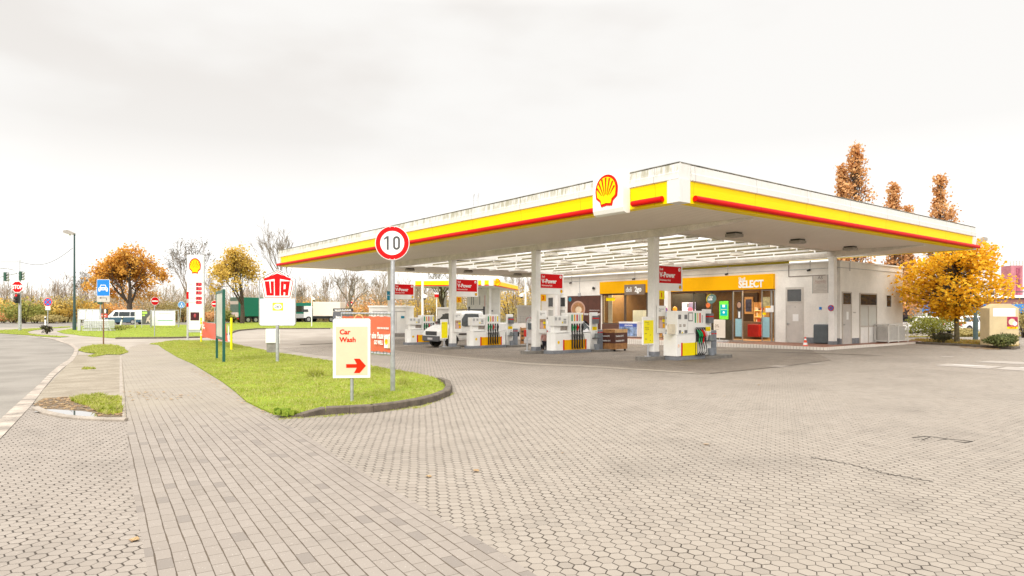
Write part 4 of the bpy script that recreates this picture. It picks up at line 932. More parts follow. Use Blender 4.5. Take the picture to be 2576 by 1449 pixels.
wallbox('card_sign',2064,775.5,.14,.14,.02,BLUE,'tiny blue square sign beside the round no-stopping sticker','sign')
def roundsign(t,r,y=-.01,kind='nostop'):
    q=MB()
    if kind=='nostop':
        q.disc(0,0,r,y,y-.008,28,0); q.disc(0,0,r*.96,y-.008,y-.012,28,1); q.disc(0,0,r*.76,y-.012,y-.016,28,2)
        for a in(45,-45):
            mt=Matrix.Translation((0,0,0))@Matrix.Rotation(R(a),4,'Y'); q.box(-r*.80,r*.80,y-.020,y-.0162-(.001 if a>0 else 0),-r*.09,r*.09,1,mt)
        part('sign_face',q,[WHITE2,REDF,BLUE],t)
    elif kind=='noentry':
        q.disc(0,0,r,y,y-.008,28,0); q.disc(0,0,r*.94,y-.008,y-.012,28,1); q.box(-r*.70,r*.70,y-.016,y-.0121,-r*.16,r*.16,0); part('sign_face',q,[TEXTW,REDF],t)
t=thing('no_stopping_sticker','round red and blue no-stopping disc on the pillar at the shop corner','sign',(PX2-.165,PY2[0]-.0,onX(2091,774.8,PX2)[1]),R(-90)); roundsign(t,.16,-.002)
t=thing('no_stopping_sticker','round red and blue no-stopping disc on the slim pillar behind the nearest pump','sign',(PX2-.165,PY2[1],onX(1676,780,PX2)[1]),R(-90)); roundsign(t,.16,-.002)
# right-hand face (normal -Y)
def dS(px,py): return onY(px,py,YC)
FRB=M('frame_greige',(.50,.45,.40),.5,var=.04); DRG=M('door_grey',(.55,.52,.49),.5,var=.04)
def sdoor(pa,pb,pt,leaf=1,solid=True):
    xa,zt=dS(pa,pt); xb,_=dS(pb,pt); z0=PL
    q=MB(); f=.07; zt+=.0; zm=zt-.62
    q.box(xa,xa+f,YC-.04,YC-.001,z0,zt); q.box(xb-f,xb,YC-.04,YC-.001,z0,zt); q.box(xa+f,xb-f,YC-.04,YC-.001,zt-f,zt); q.box(xa+f,xb-f,YC-.04,YC-.001,zm-f,zm)
    d=part('door',q,FRB,shop,True)
    q=MB(); q.box(xa+f,xb-f,YC-.015,YC-.001,zm,zt-f); part('transom',q,PB,d,True)
    if leaf==1:
        q=MB(); q.box(xa+f,xb-f,YC-.025,YC-.001,z0,zm-f-.002); part('leaf',q,DRG,d,True); q=MB(); q.box(xa+f+.05,xa+f+.15,YC-.08,YC-.026,1.08,1.12); part('handle',q,ALU,d,True)
        q=MB(); q.box((xa+xb)/2-.06,(xa+xb)/2+.16,YC-.03,YC-.026,1.35,1.75); part('notice',q,TEXTW,d,True)
    else:
        xm=(xa+xb)/2; q=MB(); q.box(xm-.03,xm+.03,YC-.035,YC-.001,z0,zm-f-.002); q.box(xa+f,xm-.03,YC-.03,YC-.001,.95,1.02);q.box(xm+.03,xb-f,YC-.03,YC-.001,.95,1.02); part('mullion',q,FRB,d,True)
        q=MB(); q.box(xa+f,xm-.03,YC-.012,YC-.001,1.02,zm-f-.002); q.box(xm+.03,xb-f,YC-.012,YC-.001,1.02,zm-f-.002); part('frosted_glass',q,M('frosted2',(.56,.56,.52),.35,var=.03),d,True)
        q=MB(); q.box(xa+f,xm-.03,YC-.012,YC-.001,z0,.949); q.box(xm+.03,xb-f,YC-.012,YC-.001,z0,.949); part('lower_leaf',q,WHITE,d,True)
    return xa,xb
a1,b1=sdoor(2117.6,2141,733.5); a2,b2=sdoor(2161.6,2205,736.6,2)
xa,zt=dS(2228.5,741); xb,zb=dS(2242,774); q=MB(); q.box(xa,xa+.05,YC-.03,YC-.001,zb,zt); q.box(xb-.05,xb,YC-.03,YC-.001,zb,zt); q.box(xa+.05,xb-.05,YC-.03,YC-.001,zt-.05,zt); q.box(xa+.05,xb-.05,YC-.03,YC-.001,zb,zb+.05); w=part('window',q,WHITE,shop,True); q=MB(); q.box(xa+.05,xb-.05,YC-.01,YC-.001,zb+.05,zt-.05); part('pane',q,PB,w,True)
for a,b in((XW+.001,a1-.02),(b1+.02,a2-.02),(b2+.02,XE)):
    q=MB(); q.box(a,b,YC-.014,YC-.001,-.05,.40); part('skirting',q,GREY,shop,True)
text('Toiletten',(b1+.18,YC-.003,1.68),.07,M('sign_line',(.4,.4,.4)),shop,0,world=True)
q=MB(); xx,_=dS(2150-7,700); q.tube((XW+.9,YC-.05,ZTOP+.08),(XW+.9,YC-.05,3.8),.02,n=6); part('drain_pipe',q,LGREY,shop,True)
# plinth and tiled edge
xf=29.45; ysd=14.9
def pavz(): pass
pp=[(xf+.25,ysd+.1),(XE+.2,ysd+.1),(XE+.2,YC+.3),(XW+.1,YC+.3),(XW+.1,YE+.5),(xf+.25,YE+.5)]
q=MB(); 
for yy0,yy1 in((ysd,23),(23,32),(32,YE+.5)):
    q.box(xf+.15,XW+.1,yy0,yy1-.001,-.5,PL)
q.box(XW+.101,XE+.3,ysd,YC+.2,-.3,PL); o=meshobj('shop_walkway',q,TERRA); o['kind']='structure'
def tilemat():
    m,nt,b=newmat('kerb_tiles'); pos=nd(nt,'ShaderNodeNewGeometry').outputs['Position']; s=nd(nt,'ShaderNodeSeparateXYZ'); nt.links.new(pos,s.inputs[0])
    a=mth(nt,'FRACT',mth(nt,'DIVIDE',mth(nt,'ADD',s.outputs[0],s.outputs[1]),.16)); c=mixc(nt,mth(nt,'LESS_THAN',a,.10),(.76,.70,.63),(.30,.22,.17)); nt.links.new(c,b.inputs['Base Color']); b.inputs['Roughness'].default_value=.5; return m
TLM=tilemat()
q=MB(); q.box(xf,xf+.149,ysd-.15,20.6,-.1,PL+.004); q.box(xf+.0,xf+.149,22.5,YE,-.5,PL+.004); q.box(xf+.15,XW+1.6,ysd-.15,ysd-.001,-.1,PL+.004); q.box(XW+1.601,XE+.3,ysd-.12,ysd-.001,-.1,PL-.02)
q.box(xf+.03,xf+.149,20.601,22.499,-.3,PL-.05)
o=meshobj('tiled_kerb',q,TLM); o['kind']='structure'
q=MB(); q.box(xf+1.2,XW-.3,Yp(1925),Yp(1850),PL+.002,PL+.014); tag(meshobj('door_mat',q,M('mat_grey',(.16,.12,.10),.95,var=.1,scale=20)),'grey-brown mat on the red tiles before the shop entrance','mat')
# interior
INT=M('interior_wall',(.26,.15,.07),.8,var=.08); IFL=M('interior_floor',(.42,.25,.12),.5,var=.08)
q=MB(); q.box(XW+TH+.002,XE-TH-.01,yb1-1.2,yb2+.6,PL-.1,PL+.001); part('shop_floor',q,IFL,shop,True)
q=MB(); q.box(38.2,38.3,yb1-1.2,yb2+.6,PL+.002,3.3); q.box(XW+TH+.003,38.199,yb1-1.2,yb1-1.1,PL+.002,3.3); q.box(XW+TH+.003,38.199,yb2+.5,yb2+.6,PL+.002,3.3); part('inner_wall',q,INT,shop,True)
q=MB(); q.box(XW+TH+.003,38.3,yb1-1.2,yb2+.6,3.301,3.36); part('inner_ceiling',q,M('ceil',(.42,.30,.18),.8),shop,True)
EL=M('lamp_warm',(1.0,.80,.52),.5,var=0,emit=9)
rg=random.Random(3)
for i in range(5):
    for j in range(9):
        x=33.7+i*1.0; y=yb1-.4+j*(yb2-yb1+.6)/8.0
        if rg.random()<.75:
            q=MB(); q.box(x,x+.14,y,y+.45,3.285,3.298); part('lamp',q,EL,shop,True)
for k in range(4):
    ld=bpy.data.lights.new('shop_lamp','AREA'); ld.energy=110; ld.size=1.8; ld.color=(1,.72,.42)
    lo=bpy.data.objects.new('shop_lamp',ld); col.objects.link(lo); lo.location=(34.9,yb1+.8+k*(yb2-yb1-1)/3,3.2)
def inbox(nm,x0,x1,ya,yb,z0,z1,mat,label,cat,grp=None,bev=0): q=MB(); q.box(x0,x1,min(ya,yb),max(ya,yb),z0,z1); return tag(meshobj(nm,q,mat,bev=bev),label,cat,grp)
# door view: shelf, red ice-cream chest, framed posters
def shelf(x,ya,yb,label,z1=2.2,hot=0):
    ya,yb=min(ya,yb),max(ya,yb); t=thing('shop_shelf',label,'shelf',(x,ya,PL+.002),0)
    q=MB(); q.box(0,.5,0,.04,0,z1); q.box(0,.5,yb-ya-.04,yb-ya,0,z1); q.box(.46,.5,.04,yb-ya-.04,0,z1); part('frame',q,WOODL,t)
    rr=random.Random(int(x*10)+int(ya*7)); n=5
    for k in range(n):
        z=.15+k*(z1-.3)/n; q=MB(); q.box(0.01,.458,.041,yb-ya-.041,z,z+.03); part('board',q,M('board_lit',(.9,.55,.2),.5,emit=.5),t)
        q=MB(); y=.06
        while y<yb-ya-.14:
            w=rr.uniform(.06,.12); q.box(.05,.2,y,y+w,z+.031,z+.031+rr.uniform(.12,.28),rr.randrange(4)); y+=w+.015
        part('goods',q,[M('goods_red',(.5,.06,.03),.5),M('goods_gold',(.7,.4,.08),.5),M('goods_dark',(.05,.03,.02),.5),M('goods_white',(.7,.65,.55),.5)],t)
shelf(36.2,onX(1916,800,36.2)[0]-.2,onX(1896,800,36.2)[0],'lit wooden shelf of goods seen through the open shop door')
shelf(37.2,onX(1549,800,37.2)[0],onX(1532,800,37.2)[0],'lit shelf behind the left deli window')
shelf(37.2,onX(1612,800,37.2)[0],onX(1585,800,37.2)[0],'bright goods shelf behind the deli sign window',1.7)
shelf(36.6,onX(1700,800,36.6)[0],onX(1662,800,36.6)[0],'goods shelf behind the glass right of the nearest pillar',1.6)
inbox('ice_cream_chest',34.6,35.4,onX(1908,800,34.6)[0],onX(1880,800,34.6)[0],.28,1.0,M('chest_red',(.42,.02,.02),.4,var=.1),'red chest freezer just inside the open shop door','freezer',bev=.03)
inbox('framed_poster',37.9,37.96,onX(1894,770,37.9)[0],onX(1873,770,37.9)[0],1.6,2.7,WOODL,'blue picture in a wooden frame deep inside the shop','picture')
inbox('framed_poster',37.87,37.89,onX(1891,770,37.9)[0],onX(1876,770,37.9)[0],1.75,2.55,M('pic_blue',(.06,.07,.16),.5,var=.3,scale=5),'dark blue picture print hanging inside the wooden frame','picture')
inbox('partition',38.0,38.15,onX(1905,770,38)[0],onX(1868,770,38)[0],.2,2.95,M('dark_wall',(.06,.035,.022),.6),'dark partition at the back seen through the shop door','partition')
# screens
def screen(nm,x,pa,pb,pt,pbm,label,mats,fn):
    ya,zt=onX(pa,pt,x); yb,zb=onX(pb,pbm,x); t=thing(nm,label,'screen',(x,ya,zb),R(-90)); W=ya-yb; Hh=zt-zb
    q=MB(); q.box(-.03,W+.03,-.001,.06,-.03,Hh+.03); part('housing',q,BLK,t); q=MB(); fn(q,W,Hh); part('picture',q,mats,t)
def f1(q,W,h): q.box(0,W,-.004,-.0015,0,h,0); q.box(W*.5,W,-.0055,-.0042,h*.3,h*.95,1); q.disc(W*.6,h*.3,W*.2,-.0056,-.008,16,2,h*.2); q.box(W*.35,W*.5,-.009,-.0058,h*.5,h*.9,3)
screen('menu_screen',35.5,1716,1750,761,786,'lit screen showing pink cups above the nearest pump',[M('scr_pink',(.75,.62,.85),.5,emit=.9,var=.1),M('scr_viol',(.3,.25,.45),.5,emit=.5),M('scr_red',(.7,.15,.25),.5,emit=.6),M('scr_gr',(.3,.3,.35),.5,emit=.3)],f1)
def f2(q,W,h): q.box(0,W,-.004,-.0015,0,h,0); q.box(W*.12,W*.88,-.006,-.0042,h*.2,h*.8,1); q.box(W*.35,W*.62,-.008,-.0062,h*.66,h*.80,2); q.disc(W*.5,h*.38,W*.11,-.0062,-.009,16,2); q.box(W*.2,W*.8,-.008,-.0062,h*.52,h*.55,3)
screen('advert_screen',XW-.0+.10,1809.5,1832.5,757.5,803.4,'bright green and teal advert screen left of the shop entrance',[M('scr_green',(.18,.65,.05),.5,emit=.9,var=.35,scale=7),M('scr_teal',(.0,.42,.45),.5,emit=.7),M('scr_white',(.9,.95,.9),.5,emit=.8),M('scr_gold',(.8,.7,.2),.5,emit=.6)],f2)
inbox('menu_board',36.0,36.08,onX(1775,760,36)[0],onX(1690,760,36)[0],1.55,2.95,M('menu_dark',(.03,.025,.025),.5),'dark menu wall inside behind the lit screen','board')
q=MB(); yy,zz=onX(1780,768,35.9); q.disc(0,0,.16,-.01,.01,14,0); q.v=[(35.95+v[1],yy+v[0],zz+v[2]) for v in q.v]; tag(meshobj('food_picture',q,M('food',(.6,.15,.05),.5,emit=.3)),'small lit food picture on the dark menu wall','picture')
yy,zz=onX(1664+0,785,34); q=MB(); q.ell((34.2,onX(1698,778,34.2)[0],onX(1698,778,34.2)[1]),(.15,.15,.17),12,8); tag(meshobj('orange_balloon',q,M('lamp_amber',(.95,.40,.03),.3,emit=.5,var=0)),'orange round lamp glowing inside the window above the rack','lamp')
inbox('counter',35.0,35.7,Yp(1830)-.8,Yp(1640),PL+.002,1.15,TAUPE,'long taupe counter inside the glass front','counter')
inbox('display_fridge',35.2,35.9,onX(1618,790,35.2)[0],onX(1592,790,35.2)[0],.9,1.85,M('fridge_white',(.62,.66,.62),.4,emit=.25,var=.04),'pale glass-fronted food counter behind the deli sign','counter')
inbox('yellow_notice',XW-.012,XW-.004+.0,onX(1525,752,XW)[0]-.0,onX(1547,752,XW)[0],onX(1536,757,XW)[1],onX(1536,749,XW)[1],YEL,'small yellow notice stuck on the left deli window','notice')
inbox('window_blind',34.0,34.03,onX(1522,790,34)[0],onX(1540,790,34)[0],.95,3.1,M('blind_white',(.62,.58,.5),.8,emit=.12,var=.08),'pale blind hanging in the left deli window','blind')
# things in front of the shop
s=thing('ice_freezer','white and blue ice chest with ice-cube print before the deli','freezer',(31.2,onX(1598,850,31.2)[0],PL+.0),R(-90))
fa=onX(1598,850,31.2)[0]-onX(1556,850,31.2)[0]; L_=1.45
s.location=(31.3,onX(1557,850,31.3)[0],PL); WM[s.name]=Matrix.Translation(s.location)@Matrix.Rotation(R(-90),4,'Z')
q=MB(); q.box(0,L_+.1,0,.65,.04,.92,0); q.box(-.02,L_+.12,-.02,.67,.92,.98,0); part('cabinet',q,WHITE2,s,bev=.02); q=MB(); q.box(.03,L_+.07,-.006,-.001,.08,.88,0); part('print',q,M('ice_print',(.28,.40,.62),.4,var=.42,scale=3),s); q=MB(); q.box(.03,L_+.07,-.009,-.0065,.66,.88,0); part('header',q,M('ice_blue',(.05,.10,.42),.4),s); text('EISWÜRFEL',(.5,-.010,.71),.10,TEXTW,s,bold=.03)
s=thing('newspaper_rack','dark rack with papers and goods behind the poster of the nearest pillar','rack',(31.4,onX(1664,850,31.4)[0],PL),R(-90))
q=MB(); q.box(0,.75,.3,.4,0,1.6,0); 
for k in range(4): q.box(0,.75,0,.3,.15+k*.38,.18+k*.38,0)
part('frame',q,BROWN,s); q=MB()
for k in range(4):
    for j in range(3): q.box(.04+j*.24,.24+j*.24,.05,.2,.181+k*.38,.42+k*.38,(k+j)%3)
part('goods',q,[M('goods_paper',(.6,.62,.62),.6),M('goods_blue',(.3,.42,.5),.6),TEXTW],s)
s=thing('swing_sign','white pavement swing sign with 0% lettering left of the entrance','sign',(30.4,onX(1795.5,850,30.4)[0],PL),R(-90))
q=MB(); q.box(0,.72,-.02,.02,.22,1.20); part('panel',q,M('sign_cream',(.80,.72,.62),.5,var=.03),s,bev=.02); q=MB(); q.prism([(-.02,-.3),(.8,-.3),(.9,.0),(.8,.3),(-.02,.3),(-.1,0)],.0,.10); q.tube((.36,0,.1),(.36,0,.23),.02,n=6); part('foot',q,LGREY,s,bev=.02); text('0%',(.08,-.022,.78),.17,M('print_brown',(.25,.15,.08),.5,var=0),s); text('Zinsen',(.10,-.022,.66),.06,M('print_brown',(.25,.15,.08)),s)
g=G(2026,877.5); t=thing('traffic_cone','small red and white traffic cone beside the tiled kerb','cone',(g[0],g[1],0))
q=MB(); q.box(-.15,.15,-.15,.15,0,.04,0)
CO=M('cone_red',(.85,.09,.03),.5,var=.03)
hs=[(.04,.125,0),(.17,.10,1),(.28,.08,0),(.40,.058,1),(.47,.045,0),(.55,.03,0)]
for (z,r,m),(z2,r2,_) in zip(hs,hs[1:]): q.tube((0,0,z),(0,0,z2),r,r2,14,m)
part('cone',q,[CO,TEXTW],t)
# firewood crate on castors
cl=G(1547,884.5); zc=gz(cl[1]); t=thing('firewood_crate','brown wooden firewood crate on castors with prices painted on a dark band','crate',(cl[0],cl[1],zc),R(6))
q=MB(); q.box(0,.95,0,.75,.10,1.02,0); part('box',q,WOOD,t); q=MB(); q.box(-.005,.955,-.006,-.001,.38,.86,0); q.box(-.006,-.001,0,.755,.38,.86,0); part('dark_band',q,BROWN,t); q=MB(); q.box(-.006,.956,-.007,-.001,.87,1.03,0); part('top_board',q,WOODL,t)
for x in(.08,.87):
    for y in(.08,.67): q=MB(); q.tube((x-.02,y,.05),(x+.02,y,.05),.05,n=10); q.box(x-.015,x+.015,y-.02,y+.02,.06,.099); part('castor',q,BLACK,t)
text('Kaminholz 5,99 €',(.06,-.008,.68),.075,TEXTW,t,bold=.03,xs=.78); text('Anmachholz 4,99 €',(.05,-.008,.46),.075,TEXTW,t,bold=.03,xs=.78); text('Kaminholz 5,99 €',(-.008,.72,.68),.07,TEXTW,t,R(-90),bold=.03,xs=.6); text('Anmachholz 4,99 €',(-.008,.72,.46),.07,TEXTW,t,R(-90),bold=.03,xs=.6)
cl=G(1309,868); zc=gz(cl[1]); t=thing('log_crate','orange-brown slatted wooden crate left of the silver estate car','crate',(cl[0],cl[1],zc),CAMR)
q=MB()
for k in range(4): q.box(0,.72,-.02,.6,.08+k*.26,.24+k*.26)
q.box(0,.06,-.03,-.021,.05,1.08); q.box(.66,.72,-.03,-.021,.05,1.08); part('slats',q,WOOD,t); q=MB(); q.box(.03,.69,.0,.58,.1,1.0); part('logs',q,M('logs',(.09,.06,.04),.9,var=.3,scale=14),t)
# air-conditioning cage
ca=G(2235,863.5,.0); X_a,_=onY(2236,862,14.95); CAGEM=M('cage_pale',(.68,.66,.62),.5,var=.05); cg=thing('air_unit_cage','grey mesh cage round the air unit beside the right wall','cage',(X_a,14.95,.10))
Lc=onY(2300,862,14.95)[0]-X_a-.75
q=MB(); W2,D2,H2=Lc,.72,1.0
for x in(0,W2*.5-.02,W2-.05):
    for y in(0,D2-.05): q.box(x,x+.05,y,y+.05,0,H2)
for z in(.08,H2-.06):
    q.box(0,W2,.005,.045,z,z+.05); q.box(0,W2,D2-.045,D2-.005,z,z+.05); q.box(.005,.045,.05,D2-.05,z,z+.05); q.box(W2-.045,W2-.005,.05,D2-.05,z,z+.05)
part('frame',q,CAGEM,cg); q=MB()
for k in range(int(W2/.06)): q.box(k*.06+.05,k*.06+.06,.020,.026,.13,H2-.06)
for k in range(int((H2-.2)/.06)): q.box(.05,W2-.05,.027,.032,k*.06+.14,k*.06+.15); q.box(.020,.026,.05,D2-.05,k*.06+.14,k*.06+.15)
for k in range(int(D2/.06)-1): q.box(.027,.032,k*.06+.06,k*.06+.07,.13,H2-.06)
part('mesh_panel',q,CAGEM,cg); q=MB(); q.box(.12,W2-.12,.14,D2-.1,.1,H2-.14); part('air_unit',q,M('unit_grey',(.45,.43,.40),.5,var=.08),cg)
# ================================================================ SIGNS AND STREET FURNITURE
def place(px,py,dz=0.0):
    p=G(px,py,dz); return (p[0],p[1],gz(p[1])+dz), dep(*p)
# --- 10 km/h sign
loc,d=place(988,980,.055); k=d/F
t=thing('speed_limit_sign','round white and red speed limit sign reading 10 on a tall grey pole','sign',loc,CAMR)
base=loc[2]
def zz(py,dd=None): return ZA(py,dd or d)-base
rc=43*k; cz=zz(612)
q=MB(); q.tube((0,0,-.05),(0,0,cz+.2),5.4*k,n=12); q.tube((0,0,-.05),(.0,0,zz(905)),6.2*k,n=12); part('pole',q,STEEL,t)
q=MB(); y=-5.6*k
q.disc(0,cz,rc,y,y-.012,48,0); q.disc(0,cz,rc*.965,y-.012,y-.015,48,1); q.disc(0,cz,rc*.70,y-.015,y-.018,48,0)
for dx in(-.13,.13):
    for dz in(-.92,.92): q.disc(dx*rc,cz+dz*rc,rc*.02,y-.0185,y-.022,8,0)
part('sign_face',q,[TEXTW,REDF],t)
def digits(t,y,m):
    q=MB(); s=rc*.40; w=.085
    q.prism([(-.32*rc,cz-s),(-.20*rc,cz-s),(-.20*rc,cz+s),(-.31*rc,cz+s),(-.47*rc,cz+s*.72),(-.47*rc,cz+s*.45),(-.32*rc,cz+s*.68)],y-.0215,y-.0185,0,'y')
    # zero: stadium ring
    o=[];i_=[]
    for a in range(24):
        an=2*PI*a/24; ox=.205*rc*math.cos(an); oz=.205*rc*math.sin(an)+(s-.205*rc)*(1 if math.sin(an)>=0 else -1)
        ix=.085*rc*math.cos(an); iz=.085*rc*math.sin(an)+(s-.205*rc)*(1 if math.sin(an)>=0 else -1)
        o.append((.255*rc+ox,cz+oz)); i_.append((.255*rc+ix,cz+iz))
    n=24; V=[(p[0],y-.0215,p[1]) for p in o+i_]
    q.add(V,[(a,(a+1)%n,(a+1)%n+n,a+n) for a in range(n)],0)
    part('numerals',q,m,t)
digits(t,y,M('print_charcoal',(.06,.055,.06),.5,var=0))
# --- car wash sign
loc,d=place(885,1006,.055); d-=.0; k=d/F; base=loc[2]
t=thing('car_wash_sign','white and cream Car Wash board with a red arrow on a short post','sign',loc,CAMR+R(7)); 
W=91*k; z0=zz(950); z1=zz(801.5); 
q=MB(); q.prism([(-W/2,z0),(W/2,z0),(W/2,z1-.03),(W/2-.03,z1),(-W/2+.03,z1),(-W/2,z1-.03)],-.045,-.02,0,'y'); q.prism([(-W/2,z0),(W/2,z0),(W/2,z1-.03),(W/2-.03,z1),(-W/2+.03,z1),(-W/2,z1-.03)],.06,.085,0,'y'); q.box(-W/2+.01,W/2-.01,-.019,.059,z0+.01,z1-.02,1); part('board',q,[TEXTW,M('sign_side',(.75,.55,.3),.6)],t)
q=MB(); q.box(-W/2+.055,W/2-.045,-.049,-.0455,z0+.05,z1-.15); part('cream_face',q,CREAM,t)
q=MB(); q.tube((0,.02,-.05),(0,.02,z0+.02),4.3*k,n=10); part('post',q,STEEL,t)
q=MB(); q.path([(.04,.02,z1-.01),(.07,.02,z1+.05),(.10,.02,z1+.07),(.16,.02,z1+.07),(.19,.02,z1+.05),(.22,.02,z1-.01)],.012,6); part('lifting_loop',q,WOODL,t)
RT=M('print_orange_red',(.66,.022,.002),.6,var=0,spec=.12)
text('Car',(-W/2+.125,-.050,zz(840.5)),12.2*k,RT,t,bold=.045,xs=1.0); text('Wash',(-W/2+.125,-.050,zz(859.8)),12.2*k,RT,t,bold=.045,xs=1.0)
ax=lambda px:(px-885)*k
q=MB(); zc=zz(920); q.prism([(ax(872),zc-4.6*k),(ax(898),zc-4.6*k),(ax(891),zc-18*k),(ax(905),zc-18*k),(ax(920.5),zc),(ax(905),zc+18*k),(ax(891),zc+18*k),(ax(898),zc+4.6*k),(ax(872),zc+4.6*k)],-.0535,-.0495,0,'y'); part('arrow',q,RT,t)
# --- pentagon + fuel card sign
loc,d=place(698,909,.055); k=d/F; base=loc[2]
t=thing('fuel_card_sign','framed sign with a red pentagon above a white fuel card panel','sign',loc,CAMR)
W=91*k; zt=zz(701); zb=zz(818.5); zm=zz(752); za=zz(678)
q=MB(); rr=1.4*k
fr=[(-W/2,zb+.06),(-W/2,zt),(0,za),(W/2,zt),(W/2,zb+.06),(W/2-.06,zb),(-W/2+.06,zb)]
for a,b in zip(fr,fr[1:]+fr[:1]): q.tube((a[0],0,a[1]),(b[0],0,b[1]),rr,n=8)
q.tube((-W/2,0,zm),(W/2,0,zm),rr*.8,n=8); q.tube((0,.0,-.05),(0,.0,zb+.02),4.2*k,n=12); part('frame',q,STEEL,t)
q=MB(); q.box(-W/2+.02,W/2-.02,-.015,.01,zb+.02,zm-.015); part('white_panel',q,TEXTW,t)
def pent(sc,y0,y1,m,q):
    cx,cz_=0,(za+zm)/2-.03; P=[(-.40*W,.20),(0,.40),(.40*W,.20)]
    top=za-.03; sh=zt-.03; bt=zm+.02
    P=[(-.26*W,bt),(.26*W,bt),(.455*W,sh-.12),(.40*W*1.12,sh-.06),(0,top),(-.40*W*1.12,sh-.06),(-.455*W,sh-.12)]
    P=[(-.375*W,bt),(.375*W,bt),(.47*W,sh-.05),(0,top),(-.47*W,sh-.05)]
    c=(0,(bt+top)/2-.02); P=[(c[0]+(p[0]-c[0])*sc,c[1]+(p[1]-c[1])*sc) for p in P]; q.prism(P,y1,y0,m,'y')
q=MB(); pent(1,.0,-.010,0,q); pent(.94,-.010,-.013,1,q); pent(.895,-.013,-.016,0,q); part('pentagon',q,[TEXTW,REDF],t)
# letters UTA inside the pentagon as polygons
bt=zm+.02; top=za-.03; sh=zt-.13; Hh=top-bt
def pz(u,v): return (u*W,bt+v*Hh)
q=MB(); y=-.016
q.prism([pz(-.36,.63),pz(-.1,.69),pz(.1,.69),pz(.36,.63),pz(.375,.71),pz(0,.89),pz(-.375,.71)],y-.004,y,0,'y')
def pl(P): q.prism([pz(*p) for p in P],y-.004,y,0,'y')
pl([(-.065,.09),(.065,.09),(.075,.70),(-.075,.70)])
pl([(-.275,.16),(-.245,.10),(-.135,.10),(-.165,.63),(-.165,.63)]) if False else None
pl([(-.295,.10),(-.185,.10),(-.222,.61),(-.350,.61)]); pl([(-.186,.10),(-.095,.10),(-.095,.19),(-.192,.19)]); pl([(-.168,.191),(-.095,.191),(-.095,.61),(-.188,.61)])
pl([(.095,.10),(.172,.10),(.178,.61),(.095,.61)]); pl([(.215,.10),(.295,.10),(.350,.61),(.238,.61)]); pl([(.179,.50),(.240,.50),(.243,.61),(.181,.61)]); pl([(.175,.22),(.222,.22),(.230,.33),(.177,.33)])
part('lettering',q,REDF,t)
q=MB(); q.box(-12*k,14.6*k,-.019,-.0155,zz(781.4),zz(761.4),0); pts=[(1.3*k+11*k*math.cos(2*PI*i/28),zz(771.4)+7.4*k*math.sin(2*PI*i/28)) for i in range(28)]; q.prism(pts,-.022,-.0192,1,'y'); part('sticker',q,[M('sticker_yellow',(.85,.72,.0),.4,var=0),TEXTW],t); text('DKV',(1.3*k,-.0225,zz(774.8)),6.6*k,M('print_navy',(.01,.015,.10),.5,var=0),t,align='CENTER',bold=.02,shear=.25,xs=.95)
q=MB(); n=24; ro,ri=11*k,8.8*k
for a0,a1,m in((20,165,0),(195,345,1)):
    A=[R(a0+(a1-a0)*i/12) for i in range(13)]; cx,czz=20*k,zz(800)
    V=[(cx+ro*math.cos(a),-.016,czz+ro*.75*math.sin(a)) for a in A]+[(cx+ri*math.cos(a),-.016,czz+ri*.72*math.sin(a)) for a in A]
    q.add(V,[(i,i+13,i+14,i+1) for i in range(12)],m)
part('round_mark',q,[M('faded_blue',(.42,.62,.80),.5,var=0),M('faded_peach',(.85,.66,.55),.5,var=0)],t)
# --- green notice board
lr,dr=place(563,909,.055); ll,dl=place(545.5,901,.055)
v=Vector((lr[0]-ll[0],lr[1]-ll[1],0)); L=v.length; ang=math.atan2(v.y,v.x)
t=thing('notice_board','dark green framed notice board on two posts standing in the grass','notice board',ll,ang)
base=ll[2]; zt=ZA(734,dl)-base; zb=ZA(850,dl)-base
q=MB(); q.box(-.045,.045,-.045,.045,-.05,zt+.0); part('post',q,GREENF,t,bev=.01); q=MB(); q.box(L-.05,L+.05,-.05,.05,-.05,zt+.03); part('post',q,GREENF,t,bev=.01)
q=MB(); q.box(.05,L-.055,-.05,.05,zt-.10,zt); q.box(.05,L-.055,-.05,.05,zb,zb+.10); q.box(.05,.12,-.05,.05,zb+.10,zt-.10); q.box(L-.13,L-.055,-.05,.05,zb+.10,zt-.10); part('case_frame',q,GREENF,t)
q=MB(); q.box(.12,L-.13,-.03,.03,zb+.10,zt-.10); part('map_panel',q,M('board_map',(.52,.55,.47),.35,var=.12,scale=2.2),t)
# --- white air station on concrete base
loc,d=place(684,889,.0); k=d/F; base=loc[2]
t=thing('air_station','white cabinet on a concrete base behind the pentagon sign','cabinet',loc,CAMR+R(20))
q=MB(); q.box(-.24,.20,-.1,.32,-.02,.50); part('concrete_base',q,CONC,t,bev=.01); q=MB(); q.box(-.28,.20,-.16,.36,.50,1.18); part('cabinet',q,WHITE2,t,bev=.02); q=MB(); q.box(.22,.36,-.02,.30,.48,1.15); part('side_cover',q,WHITE2,t); q=MB(); q.box(.205,.22,.0,.26,.5,1.12); part('red_edge',q,REDF,t)
